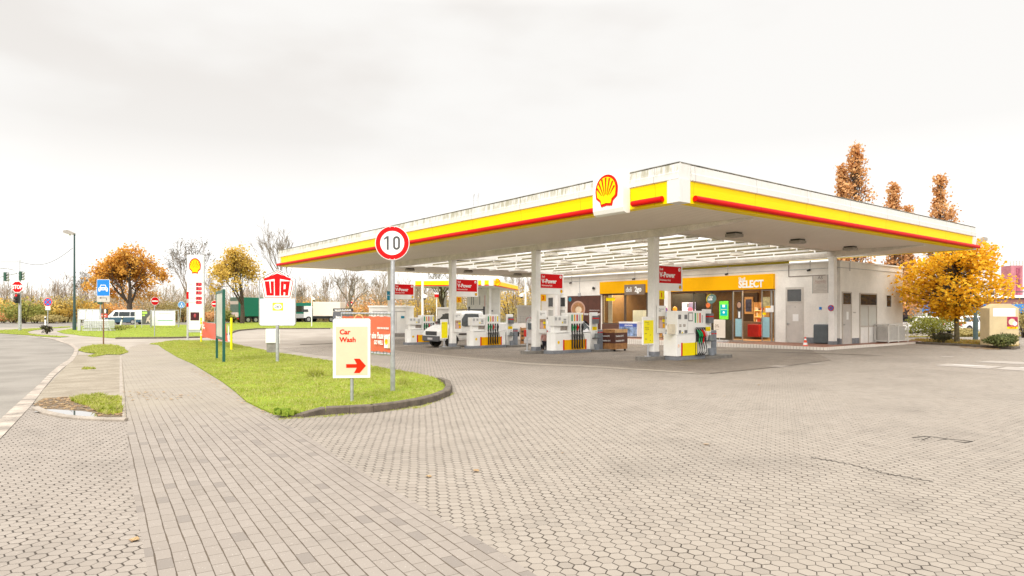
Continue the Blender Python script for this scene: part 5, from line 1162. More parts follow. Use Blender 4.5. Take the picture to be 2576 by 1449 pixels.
# --- orange banner on rolled poles
dA=17.6; dB=19.3
pr=Dp(986,dA); plft=Dp(860,dB); g0=(plft[0],plft[1],gz(plft[1])); v=Vector((pr[0]-plft[0],pr[1]-plft[1],0)); L=v.length; ang=math.atan2(v.y,v.x)
t=thing('advert_banner','orange banner laced between rails behind the Car Wash board','banner',g0,ang)
zt=ZA(789,dA)-g0[2]; zb=ZA(892,dA)-g0[2]
nx=24; q=MB(); V=[];Fc=[]
for i in range(nx+1):
    u=i/nx; x=.0+u*L; yy=.02*math.sin(u*19)+.03*math.sin(u*7)
    for j in range(9): w=j/8; V.append((x,yy*(1-abs(2*w-1)*.3),zb+.06+(zt-zb-.14)*w+.012*math.sin(u*L*18)*(1 if j in(0,8) else 0)))
for i in range(nx):
    for j in range(8): a=i*9+j; Fc.append((a,a+9,a+10,a+1))
q.add(V,Fc,0,True); part('banner_cloth',q,ORANGE,t)
q=MB(); q.tube((-.02,.0,zt),(L,.0,zt),.028,n=8); q.tube((-.02,0,zb),(L,0,zb),.028,n=8); q.tube((0,.0,-.1),(0,.0,zt+.02),.025,n=8); q.tube((L+.0,.03,-.1),(L+.0,.03,zt+.02),.025,n=8); part('frame',q,STEEL,t)
q=MB()
for i in range(16):
    x=.05+i*(L-.1)/15
    q.path([(x,.0,zt+.03),(x+.015,-.03,zt),(x,-.02,zt-.07)],.007,4); q.path([(x,.0,zb-.03),(x+.015,-.03,zb),(x,-.02,zb+.07)],.007,4)
part('hooks',q,DGREY,t)
kk=dA/F
text('UNSERE SIGNATURE BLENDS',(L-.06,-.06,ZA(855,dA)-g0[2]),.05,TEXTW,t,align='RIGHT',bold=.02,xs=.6)
text('Immer eine Pause wert',(L-.02,-.06,ZA(867,dA)-g0[2]-.02),.18,TEXTW,t,align='RIGHT',bold=.03,shear=.2,xs=.52)
text('GO WELL',(L-.33,-.06,ZA(880-4,dA)-g0[2]-.02-.0),.11,TEXTW,t,align='RIGHT',bold=.05,xs=.62)
for o in [x for x in col.objects if x.parent==t and 'txt' in x]:
    if o['txt'].startswith('UNS'): o.location.z=zt-.42
    elif o['txt'].startswith('Imm'): o.location.z=zt-.68
    else: o.location.z=zb+.26
q=MB(); q.box(L-.28,L-.02,-.055,-.05,zb+.17,zb+.50,0); q.box(L-.12,L-.02,-.058,-.0555,zb+.17,zb+.50,1); scallop(L-.18,zb+.34,.14,.16,-.056,q,2,3,.002); part('logo_panel',q,[TEXTW,CREAM,REDF,YEL],t)
# --- banner between yellow posts
pa,da=place(506,859.3,.055); pb,db=place(582,879,.055)
PY_=M('post_yellow',(.86,.78,.0),.4,var=.02)
v=Vector((pb[0]-pa[0],pb[1]-pa[1],0)); L=v.length; ang=math.atan2(v.y,v.x)
t=thing('strung_banner','red-orange banner strung between two yellow posts beside the price sign','banner',pa,ang)
q=MB(); zt=ZA(799,da)-pa[2]; q.tube((0,0,-.05),(0,0,zt),.055,n=10); part('yellow_post',q,PY_,t); q=MB(); zt2=ZA(799,db)-pa[2]; q.tube((L,0,pb[2]-pa[2]-.05),(L,0,zt2),.06,n=10); part('yellow_post',q,PY_,t)
q=MB(); V=[];Fc=[]
for i in range(21):
    u=i/20; x=.1+u*(L-1.1); sag=.10*math.sin(PI*u)
    for j in range(9):
        w=j/8; V.append((x,.12*math.sin(u*9+w*2)*.6,.28+(1.02-.05*u)*w-sag*(w-.3)))
for i in range(20):
    for j in range(8): a=i*9+j; Fc.append((a,a+9,a+10,a+1))
q.add(V,Fc,0,True); part('banner_cloth',q,M('banner_red',(.74,.10,.06),.55,var=.04),t)
q=MB(); x=.1+(L-1.1); V=[(x,.02,.30),(x,.02,1.22),(L-.55,.0,1.02),(L-.6,.0,.35)]; q.add(V,[(0,1,2,3),(3,2,1,0)],0); part('white_edge',q,TEXTW,t)
q=MB(); q.tube((L-.6,0,1.0),(L,0,zt2-.12),.012,n=5); q.tube((L-.6,0,.36),(L,0,.36),.012,n=5); q.tube((.1,0,.35),(0,0,.32),.012,n=5); q.tube((.1,0,1.25),(0,0,1.35),.012,n=5); part('rope',q,TEXTW,t)
text('Shell',(1.35,-.10,1.02),.12,TEXTW,t,bold=.03); text('V-Power',(1.15,-.10,.84),.16,TEXTW,t,bold=.05); text('Smart Deal',(.25,-.09,.40),.10,TEXTW,t,bold=.02)
q=MB()
for i in range(3): q.path([(.50+i*.12,-.11,.55),(.46+i*.12,-.12,.75),(.56+i*.12,-.12,.95),(.62+i*.12,-.12,1.10)],.02,4)
part('printed_swirl',q,TEXTW,t)
# --- price sign
loc,d=place(493,835,.05); k=d/F; base=loc[2]
t=thing('price_sign','tall white fuel price sign with scallop emblem and red price digits','sign',loc,CAMR+R(16))
W=38*k; zt=zz(642); D_=.62
q=MB(); q.box(-W/2,W/2,-D_/2,D_/2,.18,zt); part('cabinet',q,WHITE2,t,bev=.03)
q=MB(); q.box(-W/2+.08,W/2-.08,-D_/2+.05,D_/2-.05,-.05,.18); part('plinth',q,LGREY,t)
q=MB(); 
for py in(710,739.8,775.5,797.5+16): q.box(-W/2-.003,W/2+.003,-D_/2-.003,D_/2+.003,zz(py)-.008,zz(py)+.008)
q.box(W/2+.0,W/2+.005,-.18,.18,.5,zt-.1); part('panel_joint',q,LGREY,t)
q=MB(); scallop(-.02,zz(669.5),26*k*1.03,39*k,-D_/2-.001,q,0,1,.012); part('emblem',q,[TEXTR,YEL],t)
for py,s,pr_ in((715.5,'Diesel','1.719'),(726.4,'Super E10','1.789'),(737,'Super','1.849'),(750.5,'V-Power Racing','2.119'),(761,'V-Power Diesel','2.069')):
    z=zz(py); q=MB(); q.box(1.5*k,14*k,-D_/2-.012,-D_/2-.001,z-4.1*k,z+4.1*k); part('price_display',q,DISP,t)
    text(pr_,(1.9*k,-D_/2-.014,z-3.4*k),6.6*k,PRICE,t,bold=.03,xs=.68); text(s,(-15*k,-D_/2-.002,z-1*k),2.3*k,M('print_pale_red',(.55,.12,.1)),t)
q=MB(); q.box(-11*k,9*k,-D_/2-.012,-D_/2-.001,zz(806),zz(785.5),0); q.ell((0-.02,-D_/2-.013,zz(794)),(3*k,.01,5*k),8,6,1); part('info_panel',q,[M('info_dark',(.05,.004,.01),.3,var=0),M('info_red',(.4,.05,.06),.4,var=0)],t)
# --- slender striped post
loc,d=place(472,856); k=d/F; base=loc[2]
q=MB(); q.tube((0,0,0),(0,0,zz(735)),.06,n=8)
for i,(a,b) in enumerate(((752,742),(772,762),(742,734))): q.tube((0,0,zz(a)),(0,0,zz(b)),.068,n=8,m=1)
q.v=[(v[0]+loc[0],v[1]+loc[1],v[2]+loc[2]) for v in q.v]; tag(meshobj('marker_post',q,[LGREY,REDF]),'slim grey post with red bands left of the price sign','post')
# --- blue car sign
loc,d=place(259.5,867.6,.02); k=d/F; base=loc[2]
t=thing('blue_car_sign','blue rectangular sign with a white car above a left-arrow plate on a rusty post','sign',loc,CAMR)
q=MB(); q.tube((0,.03,-.05),(0,.03,zz(744)),1.7*k,n=8); part('post',q,RUST,t)
q=MB(); x0,x1=-15.8*k,16.8*k; z0,z1=zz(744.9),zz(703); 
def rrect(x0,x1,z0,z1,r,y0,y1,m,q):
    P=[]
    for cx,cz_,a0 in((x1-r,z0+r,-90),(x1-r,z1-r,0),(x0+r,z1-r,90),(x0+r,z0+r,180)):
        for i in range(4): a=R(a0+30*i); P.append((cx+r*math.cos(a),cz_+r*math.sin(a)))
    q.prism(P,y1,y0,m,'y')
rrect(x0,x1,z0,z1,.05,-.0,-.012,0,q); rrect(x0+.02,x1-.02,z0+.02,z1-.02,.04,-.012,-.016,1,q); part('blue_panel',q,[TEXTW,BLUE],t)
q=MB(); cx=.3*k; cz_=zz(725); u=12.0*k
q.prism([(cx-u,cz_-.10*u),(cx-u*.92,cz_+.12*u),(cx-.66*u,cz_+.22*u),(cx+.66*u,cz_+.22*u),(cx+u*.92,cz_+.12*u),(cx+u,cz_-.10*u),(cx+u,cz_-.42*u),(cx-u,cz_-.42*u)],-.020,-.0165,0,'y')
q.prism([(cx-.72*u,cz_+.20*u),(cx-.56*u,cz_+.24*u),(cx-.42*u,cz_+.58*u),(cx+.42*u,cz_+.58*u),(cx+.56*u,cz_+.24*u),(cx+.72*u,cz_+.20*u),(cx+.50*u,cz_+.72*u),(cx-.50*u,cz_+.72*u)],-.020,-.0165,0,'y')
q.box(cx-.95*u,cx-.60*u,-.020,-.0165,cz_-.68*u,cz_-.421*u); q.box(cx+.60*u,cx+.95*u,-.020,-.0165,cz_-.68*u,cz_-.421*u)
q.prism([(cx-.42*u,cz_-.06*u),(cx-.25*u,cz_-.26*u),(cx+.25*u,cz_-.26*u),(cx+.42*u,cz_-.06*u)],-.022,-.0202,1,'y'); q.disc(cx-.72*u,cz_-.02*u,.12*u,-.0202,-.022,10,1); q.disc(cx+.72*u,cz_-.02*u,.12*u,-.0202,-.022,10,1)
part('car_symbol',q,[TEXTW,BLUE],t)
q=MB(); q.box(x0,x1+.005,-.0,-.014,zz(759.7),zz(745.3),0); za_=zz(752.2); q.box(-5*k,9*k,-.018,-.0142,za_+2.2*k,za_+3.4*k,1); q.prism([(-9.5*k,za_+2.8*k),(-4.6*k,za_+.6*k),(-4.6*k,za_+5*k)],-.018,-.0142,1,'y'); q.box(8.2*k,9.6*k,-.018,-.0142,za_-3.2*k,za_+1.8*k,1); part('arrow_plate',q,[M('plate_grey',(.55,.51,.45),.6,var=.08),TEXTD],t)
# --- stop sign + signal mast
loc,d=place(50,831,.02); k=d/F; base=loc[2]
t=thing('signal_mast','grey curved-arm traffic signal mast at the left edge','traffic signal',loc,CAMR)
q=MB(); q.tube((0,0,-.1),(0,0,zz(706)),3.6*k,2.6*k,12); q.path([(0,0,zz(708)),(-1*k,0,zz(695)),(-5*k,0,zz(687)),(-14*k,0,zz(679)),(-25*k,0,zz(676)),(-60*k,0,zz(673)),(-90*k,0,zz(672))],[2.5*k,2.4*k,2.2*k,2*k,1.9*k,1.7*k,1.6*k],10); q.path([(0,0,zz(686)),(-50*k,0,zz(697)),(-90*k,0,zz(702))],1.2*k,8); q.tube((0,0,zz(705)),(0,0,zz(655)),.9*k,n=6); q.ell((.5*k,0,zz(654)),(2*k,1*k,1*k),8,5); part('mast',q,STEEL,t)
for x,pz_ in((5,694),(-34,696)):
    q=MB(); q.box((x-3.4)*k,(x+2.2)*k,-.2,.2,zz(pz_+11),zz(pz_-11),0)
    for j in(-7,0,7): q.tube(((x+2.2)*k,0,zz(pz_+j)),((x+4.6)*k,0,zz(pz_+j)-.05),.13,n=8,m=1)
    part('signal_head',q,[M('signal_green_back',(.02,.08,.05),.5),LGREY],t)
q=MB(); q.box(-3.6*k,3.6*k,-.45,-.16,zz(763),zz(740.5),0); q.disc(0,zz(743.5),2.9*k,-.45,-.50,14,1); q.tube((0,-.45,zz(750.5)),(0,-.68,zz(750.5)),2.9*k,n=12,m=0); q.tube((0,-.45,zz(758)),(0,-.68,zz(758)),2.9*k,n=12,m=0); part('signal_head',q,[BLK,M('signal_red',(.9,.05,.03),.4,var=0,emit=1.2)],t)
s=thing('stop_sign','red octagonal STOP sign on the signal mast at the left edge','sign',(loc[0]-.3*s_,loc[1]-.3*c_,ZA(722,d)),CAMR)
def octa(r,y0,y1,m,q): q.prism([(r*math.cos(R(22.5+45*i)),r*math.sin(R(22.5+45*i))) for i in range(8)],y1,y0,m,'y')
q=MB(); octa(15.4*k,0,-.02,0,q); octa(14*k,-.02,-.026,1,q); part('sign_face',q,[TEXTW,REDF],s); text('STOP',(0,-.028,-4.6*k),9.4*k,TEXTW,s,align='CENTER',bold=.06,xs=.80)
# --- street lamps
def lamp(px,pb,ptop,arm,label,w0,w1,colr,dz=0,ah=0):
    loc,d=place(px,pb,dz); k=d/F; b=loc[2]; z=lambda py:ZA(py,d)-b
    t=thing('street_lamp',label,'street lamp',loc,CAMR,'street lamps')
    q=MB(); q.tube((0,0,-.1),(-.0,0,z(ptop)-2.2),w0,w1*1.1,10); q.tube((0,0,z(ptop)-2.2),(0,0,z(ptop)),w1*1.1,w1,8); q.tube((0,0,-.05),(0,0,1.2),w0*1.25,n=10); part('post',q,colr,t)
    q=MB(); sgn=1 if arm>0 else -1
    q.prism([(0,z(ptop)-.12),(arm*k*.4,z(ptop)-.02),(arm*k,z(ptop)+.15),(arm*k,z(ptop)+.32),(arm*k*.6,z(ptop)+.38),(0,z(ptop)+.12)],-.16,.16,0,'y'); part('lamp_head',q,M('lamp_head_grey',(.34,.31,.28),.5,var=.1),t,bev=.04)
    q=MB(); q.prism([(arm*k*.45,z(ptop)-.12),(arm*k*.92,z(ptop)+.02),(arm*k*.95,z(ptop)+.14),(arm*k*.42,z(ptop)-.01)],-.13,.13,0,'y'); part('lens',q,M('lamp_glass',(.7,.7,.68),.2,var=0),t)
    return t,loc,d
PO=M('lamp_post_dark',(.035,.075,.075),.5,var=.1)
tl,ll_,dl_=lamp(187.2,831,589,-26,'tall dark lamp post with a grey head beside the curved road',.13,.07,PO)
lamp(2454,857,612,26,'dark green lamp post rising through the golden tree',.11,.06,M('lamp_post_green',(.06,.10,.10),.5,var=.1),dz=.0)
# cable from lamp
q=MB(); A=Vector((*Dp(183,dl_),ZA(624,dl_))); B=Vector((*Dp(50,62),ZA(659,62))); C_=Vector((*Dp(-60,62),ZA(659,62)))
pts=[A.lerp(B,i/10)-Vector((0,0,.9*math.sin(PI*i/10)*.9)) for i in range(11)]+[B.lerp(C_,i/4) for i in range(1,5)]
q.path(pts,.022,4); tag(meshobj('overhead_cable',q,DGREY),'thin cable sagging from the left lamp post to the signal mast','cable')
# --- no stopping sign left
def postsign(px,pb,psign,r,kind,label,rz=0,dz=0,pw=.035,plate=None,nm='no_entry_sign',sq=1,grp=None,lean=0):
    loc,d=place(px,pb,dz); k=d/F; b=loc[2]; z=lambda py:ZA(py,d)-b
    t=thing(nm,label,'sign',loc,CAMR+rz,grp); lx=lean*k
    q=MB(); q.tube((0,.03,-.05),(lx,.03,z(psign)+.1),pw,n=8); part('post',q,STEEL,t)
    s=thing('tmp','x','sign',(0,0,0)); bpy.data.objects.remove(s)
    q=MB(); cx,cz_=lx,z(psign); rr=r*k
    if kind=='noentry':
        q.disc(cx,cz_,rr,-.01,-.018,28,0); q.disc(cx,cz_,rr*.93,-.018,-.022,28,1); q.box(cx-rr*.70,cx+rr*.70,-.026,-.0221,cz_-rr*.16,cz_+rr*.16,0); ms=[TEXTW,REDF]
    elif kind=='nostop':
        q.disc(cx,cz_,rr,-.01,-.018,28,0); q.disc(cx,cz_,rr*.96,-.018,-.022,28,1); q.disc(cx,cz_,rr*.76,-.022,-.026,28,2)
        for a in(45,-45): q.box(-rr*.8,rr*.8,-.031-(.001 if a>0 else 0),-.0262,-rr*.09,rr*.09,1,Matrix.Translation((cx,0,cz_))@Matrix.Rotation(R(a),4,'Y'))
        ms=[TEXTW,REDF,BLUE]
    elif kind=='blue':
        q.disc(cx,cz_,rr,-.01,-.018,28,0); q.disc(cx,cz_,rr*.93,-.018,-.022,28,1); q.disc(cx,cz_+.45*rr,rr*.13,-.0222,-.026,10,0); q.box(cx-rr*.18,cx+rr*.18,-.026,-.0222,cz_+.02*rr,cz_+.32*rr,0); q.disc(cx-.3*rr,cz_-.4*rr,rr*.2,-.0222,-.026,10,0); q.disc(cx+.3*rr,cz_-.4*rr,rr*.2,-.0222,-.026,10,0); ms=[TEXTW,M('path_blue',(.12,.32,.70),.4)]
    else:
        q.disc(cx,cz_,rr,-.01,-.018,24,0); q.disc(cx,cz_,rr*.6,-.018,-.02,20,1); ms=[LGREY,TEXTW]
    part('sign_face',q,ms,t)
    if plate: q=MB(); q.box(lx-6*k,lx+6*k,-.02,-.005,z(plate+5.5),z(plate-5.5),0); q.box(lx-3*k,lx+4*k,-.024,-.0205,z(plate+.5),z(plate-.5),1); part('plate',q,[TEXTW,TEXTD],t)
    return t
postsign(118,838.5,760,11,'nostop','round red and blue no-stopping sign on a leaning post near the signal mast',nm='no_stopping_sign',plate=774.5,lean=2.8)
postsign(389.5,845,757.5,10.6,'noentry','narrow-looking red no-entry sign turned aside in front of the white banner',rz=R(60),dz=.05,grp='no-entry signs')
postsign(540,832,764.5,8.6,'noentry','red no-entry sign half hidden behind the green notice board',dz=0,grp='no-entry signs')
postsign(881,812,765,8.2,'noentry','red no-entry sign above the black hoarding and the Car Wash board',grp='no-entry signs')
postsign(450,822,766.6,8.6,'blue','blue footpath sign on a leaning post beside the price sign',rz=R(35),dz=.05,nm='path_sign',lean=6)
postsign(896.5,806,775,4.6,'plain','tiny round white sign right of the far no-entry sign',nm='round_sign')
# delineators
def delin(px,pb,pt,label,lean=0):
    loc,d=place(px,pb,.01); k=d/F; h=ZA(pt,d)-loc[2]; t=thing('delineator_post',label,'post',loc,CAMR,'white roadside posts')
    q=MB(); q.prism([(-.07,0),(.07,0),(.07+lean*k,h),(-.07+lean*k,h)],-.06,.06,0,'y'); part('post',q,TEXTW,t); q=MB(); a=.62;b=.84; q.prism([(-.075+lean*k*a,h*a),(.075+lean*k*a,h*a),(.075+lean*k*b,h*b),(-.075+lean*k*b,h*b)],-.065,.065,0,'y'); part('black_band',q,BLK,t)
delin(114,817.5,796,'small upright white roadside post across the road by the bushes'); delin(303,818.5,795.5,'white roadside post leaning right in front of the blue and white van',6)
# --- white barrier and tank cage
loc,d=place(196,831,.05); k=d/F; base=loc[2]
t=thing('barrier_board','white panelled barrier frame with diagonal struts beside the lamp post','barrier',loc,CAMR)
q=MB(); w0=0; w1=54*k; z0,z1=zz(802.4),zz(779.2); q.box(0,w1,.02,.05,z0,z1); part('panel',q,TEXTW,t)
q=MB(); 
for x in(0,.36,.66,1.0): q.box(w1*x-.03,w1*x+.03,-.02,.02,z0,z1)
q.box(0,w1,-.02,.019,z1,z1+.06); q.box(0,w1,-.02,.019,z0-.06,z0)
for a,b in((.02,.34),(.38,.64)): q.tube((w1*a,0,z1),(w1*b,0,z0),.025,n=5)
q.box(-.3*k,7*k,-.05,.05,-.05,z0); q.tube((w1*.98,0,z1),(w1+9*k,0,z0-.6),.03,n=5); part('frame',q,LGREY,t)
t=thing('cage_tank','white plastic tank in a grey wire cage on the verge','tank',(*Dp(207,d*.985),gz(Dp(207,d)[1])+.03),CAMR); base=t.location[2]
q=MB(); W=64*k; z1=ZA(803,d)-base; q.box(.05,W-.05,.05,1.1,.18,z1-.05); part('tank',q,M('tank_white',(.72,.73,.72),.4,var=.06),t,bev=.08); q=MB()
for i in range(12): q.tube((W*i/11,0,.1),(W*i/11,0,z1),.018,n=4)
for i in range(6): q.tube((0,0,.12+(z1-.14)*i/5),(W,0,.12+(z1-.14)*i/5),.018,n=4)
q.box(0,W,-.01,1.1,0,.10); q.tube((W*.3,-.03,z1*.7),(W*.45,-.3,0),.03,n=4); q.tube((W*.7,-.03,z1*.5),(W*.8,-.3,0),.03,n=4); q.tube((W,-.02,z1*.6),(W+10*k,-.2,0),.03,n=4); part('cage',q,LGREY,t)
loc,d=place(261,827,.05); k=d/F; base=loc[2]
t=thing('election_poster','small colourful red poster board between the tank and the van','poster',loc,CAMR)
q=MB(); q.box(-10.3*k,10.3*k,-.03,.03,zz(799),zz(776.8),0); q.box(-9.8*k,9.8*k,-.036,-.031,zz(798.5),zz(789),1); q.prism([(-9*k,zz(789)),(-5*k,zz(783)),(-9*k,zz(778))],-.036,-.031,2,'y'); q.ell((4*k,-.036,zz(783)),(3*k,.01,5.5*k),8,6,3); q.box(-6*k,6*k,-.040,-.0365,zz(795),zz(793.5),3); part('board',q,[BLK,M('post_red',(.75,.08,.05),.5,var=.2,scale=2),M('post_lime',(.45,.7,.1),.5),TEXTW],t); q=MB(); q.tube((-8*k,.04,-.05),(-8*k,.04,zz(776)),.03,n=5); q.tube((8*k,.04,-.05),(8*k,.04,zz(776)),.03,n=5); part('post',q,STEEL,t)
loc,d=place(253,829,.05); k=d/F; base=loc[2]
t=thing('side_signal','grey signal post with a dark green lamp box half hidden behind the blue sign','traffic signal',loc,CAMR); q=MB(); q.tube((0,0,0),(0,0,zz(757)),.07,n=8); part('post',q,STEEL,t); q=MB(); q.box(-5*k,5*k,-.15,.15,zz(765.5),zz(758.5)); q.box(-15*k,-5*k,-.1,.1,zz(761),zz(758)); part('lamp_box',q,M('signal_green_back',(.02,.08,.05)),t,bev=.03)
# billboards on the verge
loc,d=place(339,824,.05); k=d/F; base=loc[2]
t=thing('white_hoarding','plain white board on a thin post covering the rear of the van','hoarding',loc,CAMR); q=MB(); q.box(0,17.5*k,-.03,.03,zz(803.5),zz(779.5)); part('board',q,TEXTW,t); q=MB(); q.tube((.05,.0,-.05),(.05,.0,zz(779)),.05,n=6); q.tube((17*k,.04,-.05),(17*k,.04,zz(803)),.03,n=6); part('post',q,LGREY,t)
loc,d=place(356,822,.05); k=d/F; base=loc[2]
t=thing('dark_poster','dark grey poster with lime text box and pale hand print beside the white banner','poster',loc,CAMR); q=MB(); q.box(0,22*k,-.03,.03,zz(815),zz(782),0); q.box(2.5*k,14.5*k,-.036,-.031,zz(789.5),zz(784),1); q.box(2.5*k,9*k,-.036,-.031,zz(795),zz(791.5),1); q.prism([(11*k,zz(814)),(22*k,zz(799)),(22*k,zz(792)),(14*k,zz(800))],-.036,-.031,2,'y'); q.prism([(14*k,zz(803)),(22*k,zz(814)),(22*k,zz(806)),(17*k,zz(800))],-.040,-.037,3,'y'); part('board',q,[M('post_grey',(.09,.09,.085),.5,var=.2),M('post_lime',(.45,.7,.1)),M('hand_print',(.55,.45,.38),.6,var=.1),M('hand_print',(.55,.45,.38))],t); q=MB()
for x in(0,22): q.tube((x*k,.05,-.05),(x*k,.05,zz(781)),.03,n=5)
part('post',q,LGREY,t)
loc,d=place(382.5,823,.05); k=d/F; base=loc[2]
t=thing('white_banner','wide white banner with a green line stretched in a metal frame','banner',loc,CAMR); q=MB(); q.box(0,58.5*k,-.02,.02,zz(819),zz(782),0); q.box(14*k,53*k,-.026,-.021,zz(807),zz(805.5),1); q.box(18*k,47*k,-.026,-.021,zz(789.5),zz(788.5),2); part('cloth',q,[M('banner_white',(.78,.79,.77),.6,var=.05),GRN,CREAM],t); q=MB()
for x in(-4,-1,66): q.tube((x*k,0,-.05),(x*k,0,zz(780.5)),.045,n=6)
q.tube((-4*k,0,zz(780.5)),(66*k,0,zz(780.5)),.03,n=5); part('frame',q,STEEL,t)
# black hoarding
d=60; k=d/F; p=Dp(862,d); base=gz(p[1]); t=thing('black_hoarding','black and grey advert hoarding with white web address behind the Car Wash board','hoarding',(p[0],p[1],base),CAMR)
q=MB(); q.box(-24*k,26.5*k,-.04,.04,zz(783),zz(775.8),0); q.prism([(-26*k,zz(812)),(25*k,zz(812)),(25.5*k,zz(784)),(-24*k,zz(784))],-.04,.04,1,'y'); part('board',q,[BLK,M('hoard_grey',(.10,.105,.115),.5,var=.06)],t); text('baccara-bocholt.de',(1*k,-.042,zz(781.6)),4.2*k,TEXTW,t,align='CENTER',bold=.04,xs=.92); text('baccara',(-17*k,-.042,zz(800)),6*k,TEXTW,t,bold=.04); q=MB(); q.tube((-20*k,.05,0),(-20*k,.05,zz(778)),.06,n=6); q.tube((20*k,.05,0),(20*k,.05,zz(778)),.06,n=6); part('post',q,STEEL,t)
def pole(px,pb,pt,label,r=.07,cam=True,nm='camera_pole',d=None,mat=None,side=1):
    if d is None: loc,d=place(px,pb,0)
    else: p=Dp(px,d); loc=(p[0],p[1],gz(p[1]))
    t=thing(nm,label,'pole',loc,CAMR,'white camera poles'); h=ZA(pt,d)-loc[2]; q=MB(); q.tube((0,0,-.05),(0,0,h),r,n=8); part('pole',q,mat or WHITE2,t)
    return t,loc,d
def camhead(t,loc,d,px,py,s=.22):
    k=d/F; x=(px-CX)/F*d-((loc[0]*c_-loc[1]*s_)); z=ZA(py,d)-loc[2]
    q=MB(); q.tube((0,0,z+.25),(x,0,z+.2),.05,n=5); q.ell((x,-.05,z),(s,s,s*.9),8,6,0); q.ell((x,-.10,z-.12),(s*.6,s*.6,s*.6),8,6,1); part('camera',q,[WHITE2,BLK],t)
t,l,d=pole(784,821.5,744,'thin white camera pole in front of the white truck',.06); camhead(t,l,d,790,753,.18)
t,l,d=pole(1063,0,690,'white camera pole behind the farthest fuel pump',.10,d=58); camhead(t,l,d,1069,747)
t,l,d=pole(1322,0,690,'white camera pole left of the second pillar',.09,d=60); camhead(t,l,d,1312,744); 
t,l,d=pole(1098.5,0,738,'thin pole with a red and white drum on top behind the pickup',.05,d=60); q=MB(); z=ZA(748,60)-l[2]; q.tube((0,0,z),(0,0,z+.28),.2,n=12,m=0); q.tube((0,0,z+.28),(0,0,z+.42),.2,n=12,m=1); part('drum',q,[REDF,WHITE2],t)
# ================================================================ FAR STATION BUILDINGS
def bldg(nm,label,pxa,pxb,d,pt,dp,mat=WHITE,cat='building',rz=0,trim=True):
    p=Dp(pxa,d); t=thing(nm,label,cat,(p[0],p[1],gz(p[1])-.05),CAMR+rz); W=(pxb-pxa)/F*d; h=ZA(pt,d)-t.location[2]
    q=MB(); q.box(0,W,0,dp,0,h); part('wall',q,mat,t)
    if trim: q=MB(); q.box(-.08,W+.08,-.08,dp+.08,h,h+.14); part('roof_edge',q,WHITE2,t)
    return t,W,h
t,W,h=bldg('service_kiosk','low white service kiosk behind the speed limit pole',928,1022,52,773,4)
q=MB(); q.box(W*.42,W*.44,-.02,-.001,.2,h-.3); q.box(W*.72,W*.735,-.02,-.001,.2,h-.3); q.box(W*.1,W*.98,-.03,-.001,h-.35,h-.28); q.box(W*.86,W*.95,-.03,-.001,h*.62,h*.70,1); part('door_line',q,[LGREY,TEAL],t); q=MB(); q.box(-.3,W+.6,-1.2,0,0,.28); part('step',q,CONC,t)
t,W,h=bldg('wash_tower','tall plain white tower behind the second station canopy',1175,1257,88,697,5)
q=MB()
for x in(.10,.18,.26,.34,.42): q.box(W*x,W*x+.12,-.02,-.001,h-1.6,h-.2)
q.box(W*.13,W*.15,-.02,-.001,h*.42,h*.60);q.box(W*.19,W*.21,-.02,-.001,h*.42,h*.60);q.box(W*.38,W*.40,-.02,-.001,h*.42,h*.60); q.box(W*.54,W*.55,-.02,-.001,h*.38,h*.62,1); q.box(W*.72,W*.80,-.02,-.001,h*.28,h*.31,0); part('slot',q,[M('slot_grey',(.25,.25,.27)),REDF],t)
t,W,h=bldg('site_container','white container with a small round prohibition sign beside the second pillar',1302,1350,56,772,3); q=MB(); q.disc(1.0,h*.52,.30,-.005,-.02,20,0); q.disc(1.0,h*.52,.22,-.02,-.025,20,1); q.box(.85,1.15,-.03,-.026,h*.52-.02,h*.52+.02,2); part('sign_disc',q,[M('faded_red',(.7,.3,.3)),TEXTW,LGREY],t)
t,W,h=bldg('pay_booth','small white booth behind the windscreen of the pickup',1101,1128,54,777,2); q=MB(); q.box(W*.45,W*.75,-.02,-.001,h*.4,h*.8); part('window',q,GLASSD,t)
# second canopy
P1=Vector(Dp(1035,80));P2=Vector(Dp(1240,78));P3=Vector(Dp(1304,97));P4=P1+P3-P2
zb_=ZA(719,79); zt_=zb_+.82
t=thing('far_canopy','small second canopy with yellow stripe far behind the fuel pumps','canopy',(P2.x,P2.y,gz(P2.y)),0)
q=MB(); q.prism([tuple(p) for p in (P1,P2,P3,P4)],zb_,zt_); part('roof',q,WHITE,t,True)
for A_,B_,n_ in((P1,P2,1),(P2,P3,2)):
    d_=(B_-A_).normalized(); nn=Vector((d_.y,-d_.x))*.06
    def strip(u0,u1,za,zb2,m,off,q): a=A_+d_*u0;b=A_+d_*u1; q.prism([tuple(a+nn*off),tuple(b+nn*off),tuple(b-nn*.2),tuple(a-nn*.2)],za,zb2,m)
    Lq=(B_-A_).length; q=MB()
    segs=[(.5,Lq*.58),(Lq*.66,Lq*.86),(Lq*.9,Lq-.5)] if n_==1 else [(.7,Lq-.6)]
    for a,b in segs: strip(a,b,zb_+.12,zb_+.62,0,1,q); strip(a,b,zb_+.0,zb_+.11,1,1.3,q)
    part('yellow_band',q,[FYEL,TEXTR],t,True)
q=MB(); e=P2+(P3-P2)*.12; es_=Matrix.Translation((e.x-.3,e.y-.5,zb_+.45))@Matrix.Rotation(R(-37),4,'Z')
q2=MB(); scallop(0,0,.8,.95,0,q2,0,1,.05); q2.v=[tuple(es_@Vector(v)) for v in q2.v]; part('emblem',q2,[TEXTR,YEL],t,True)
for A_ in(P1+(P2-P1)*.2+(P3-P2)*.4,P1+(P2-P1)*.8+(P3-P2)*.4):
    q=MB(); q.box(A_.x-.2,A_.x+.2,A_.y-.2,A_.y+.2,gz(A_.y)-.05,zb_-.001); part('pillar',q,WHITE,t,True)
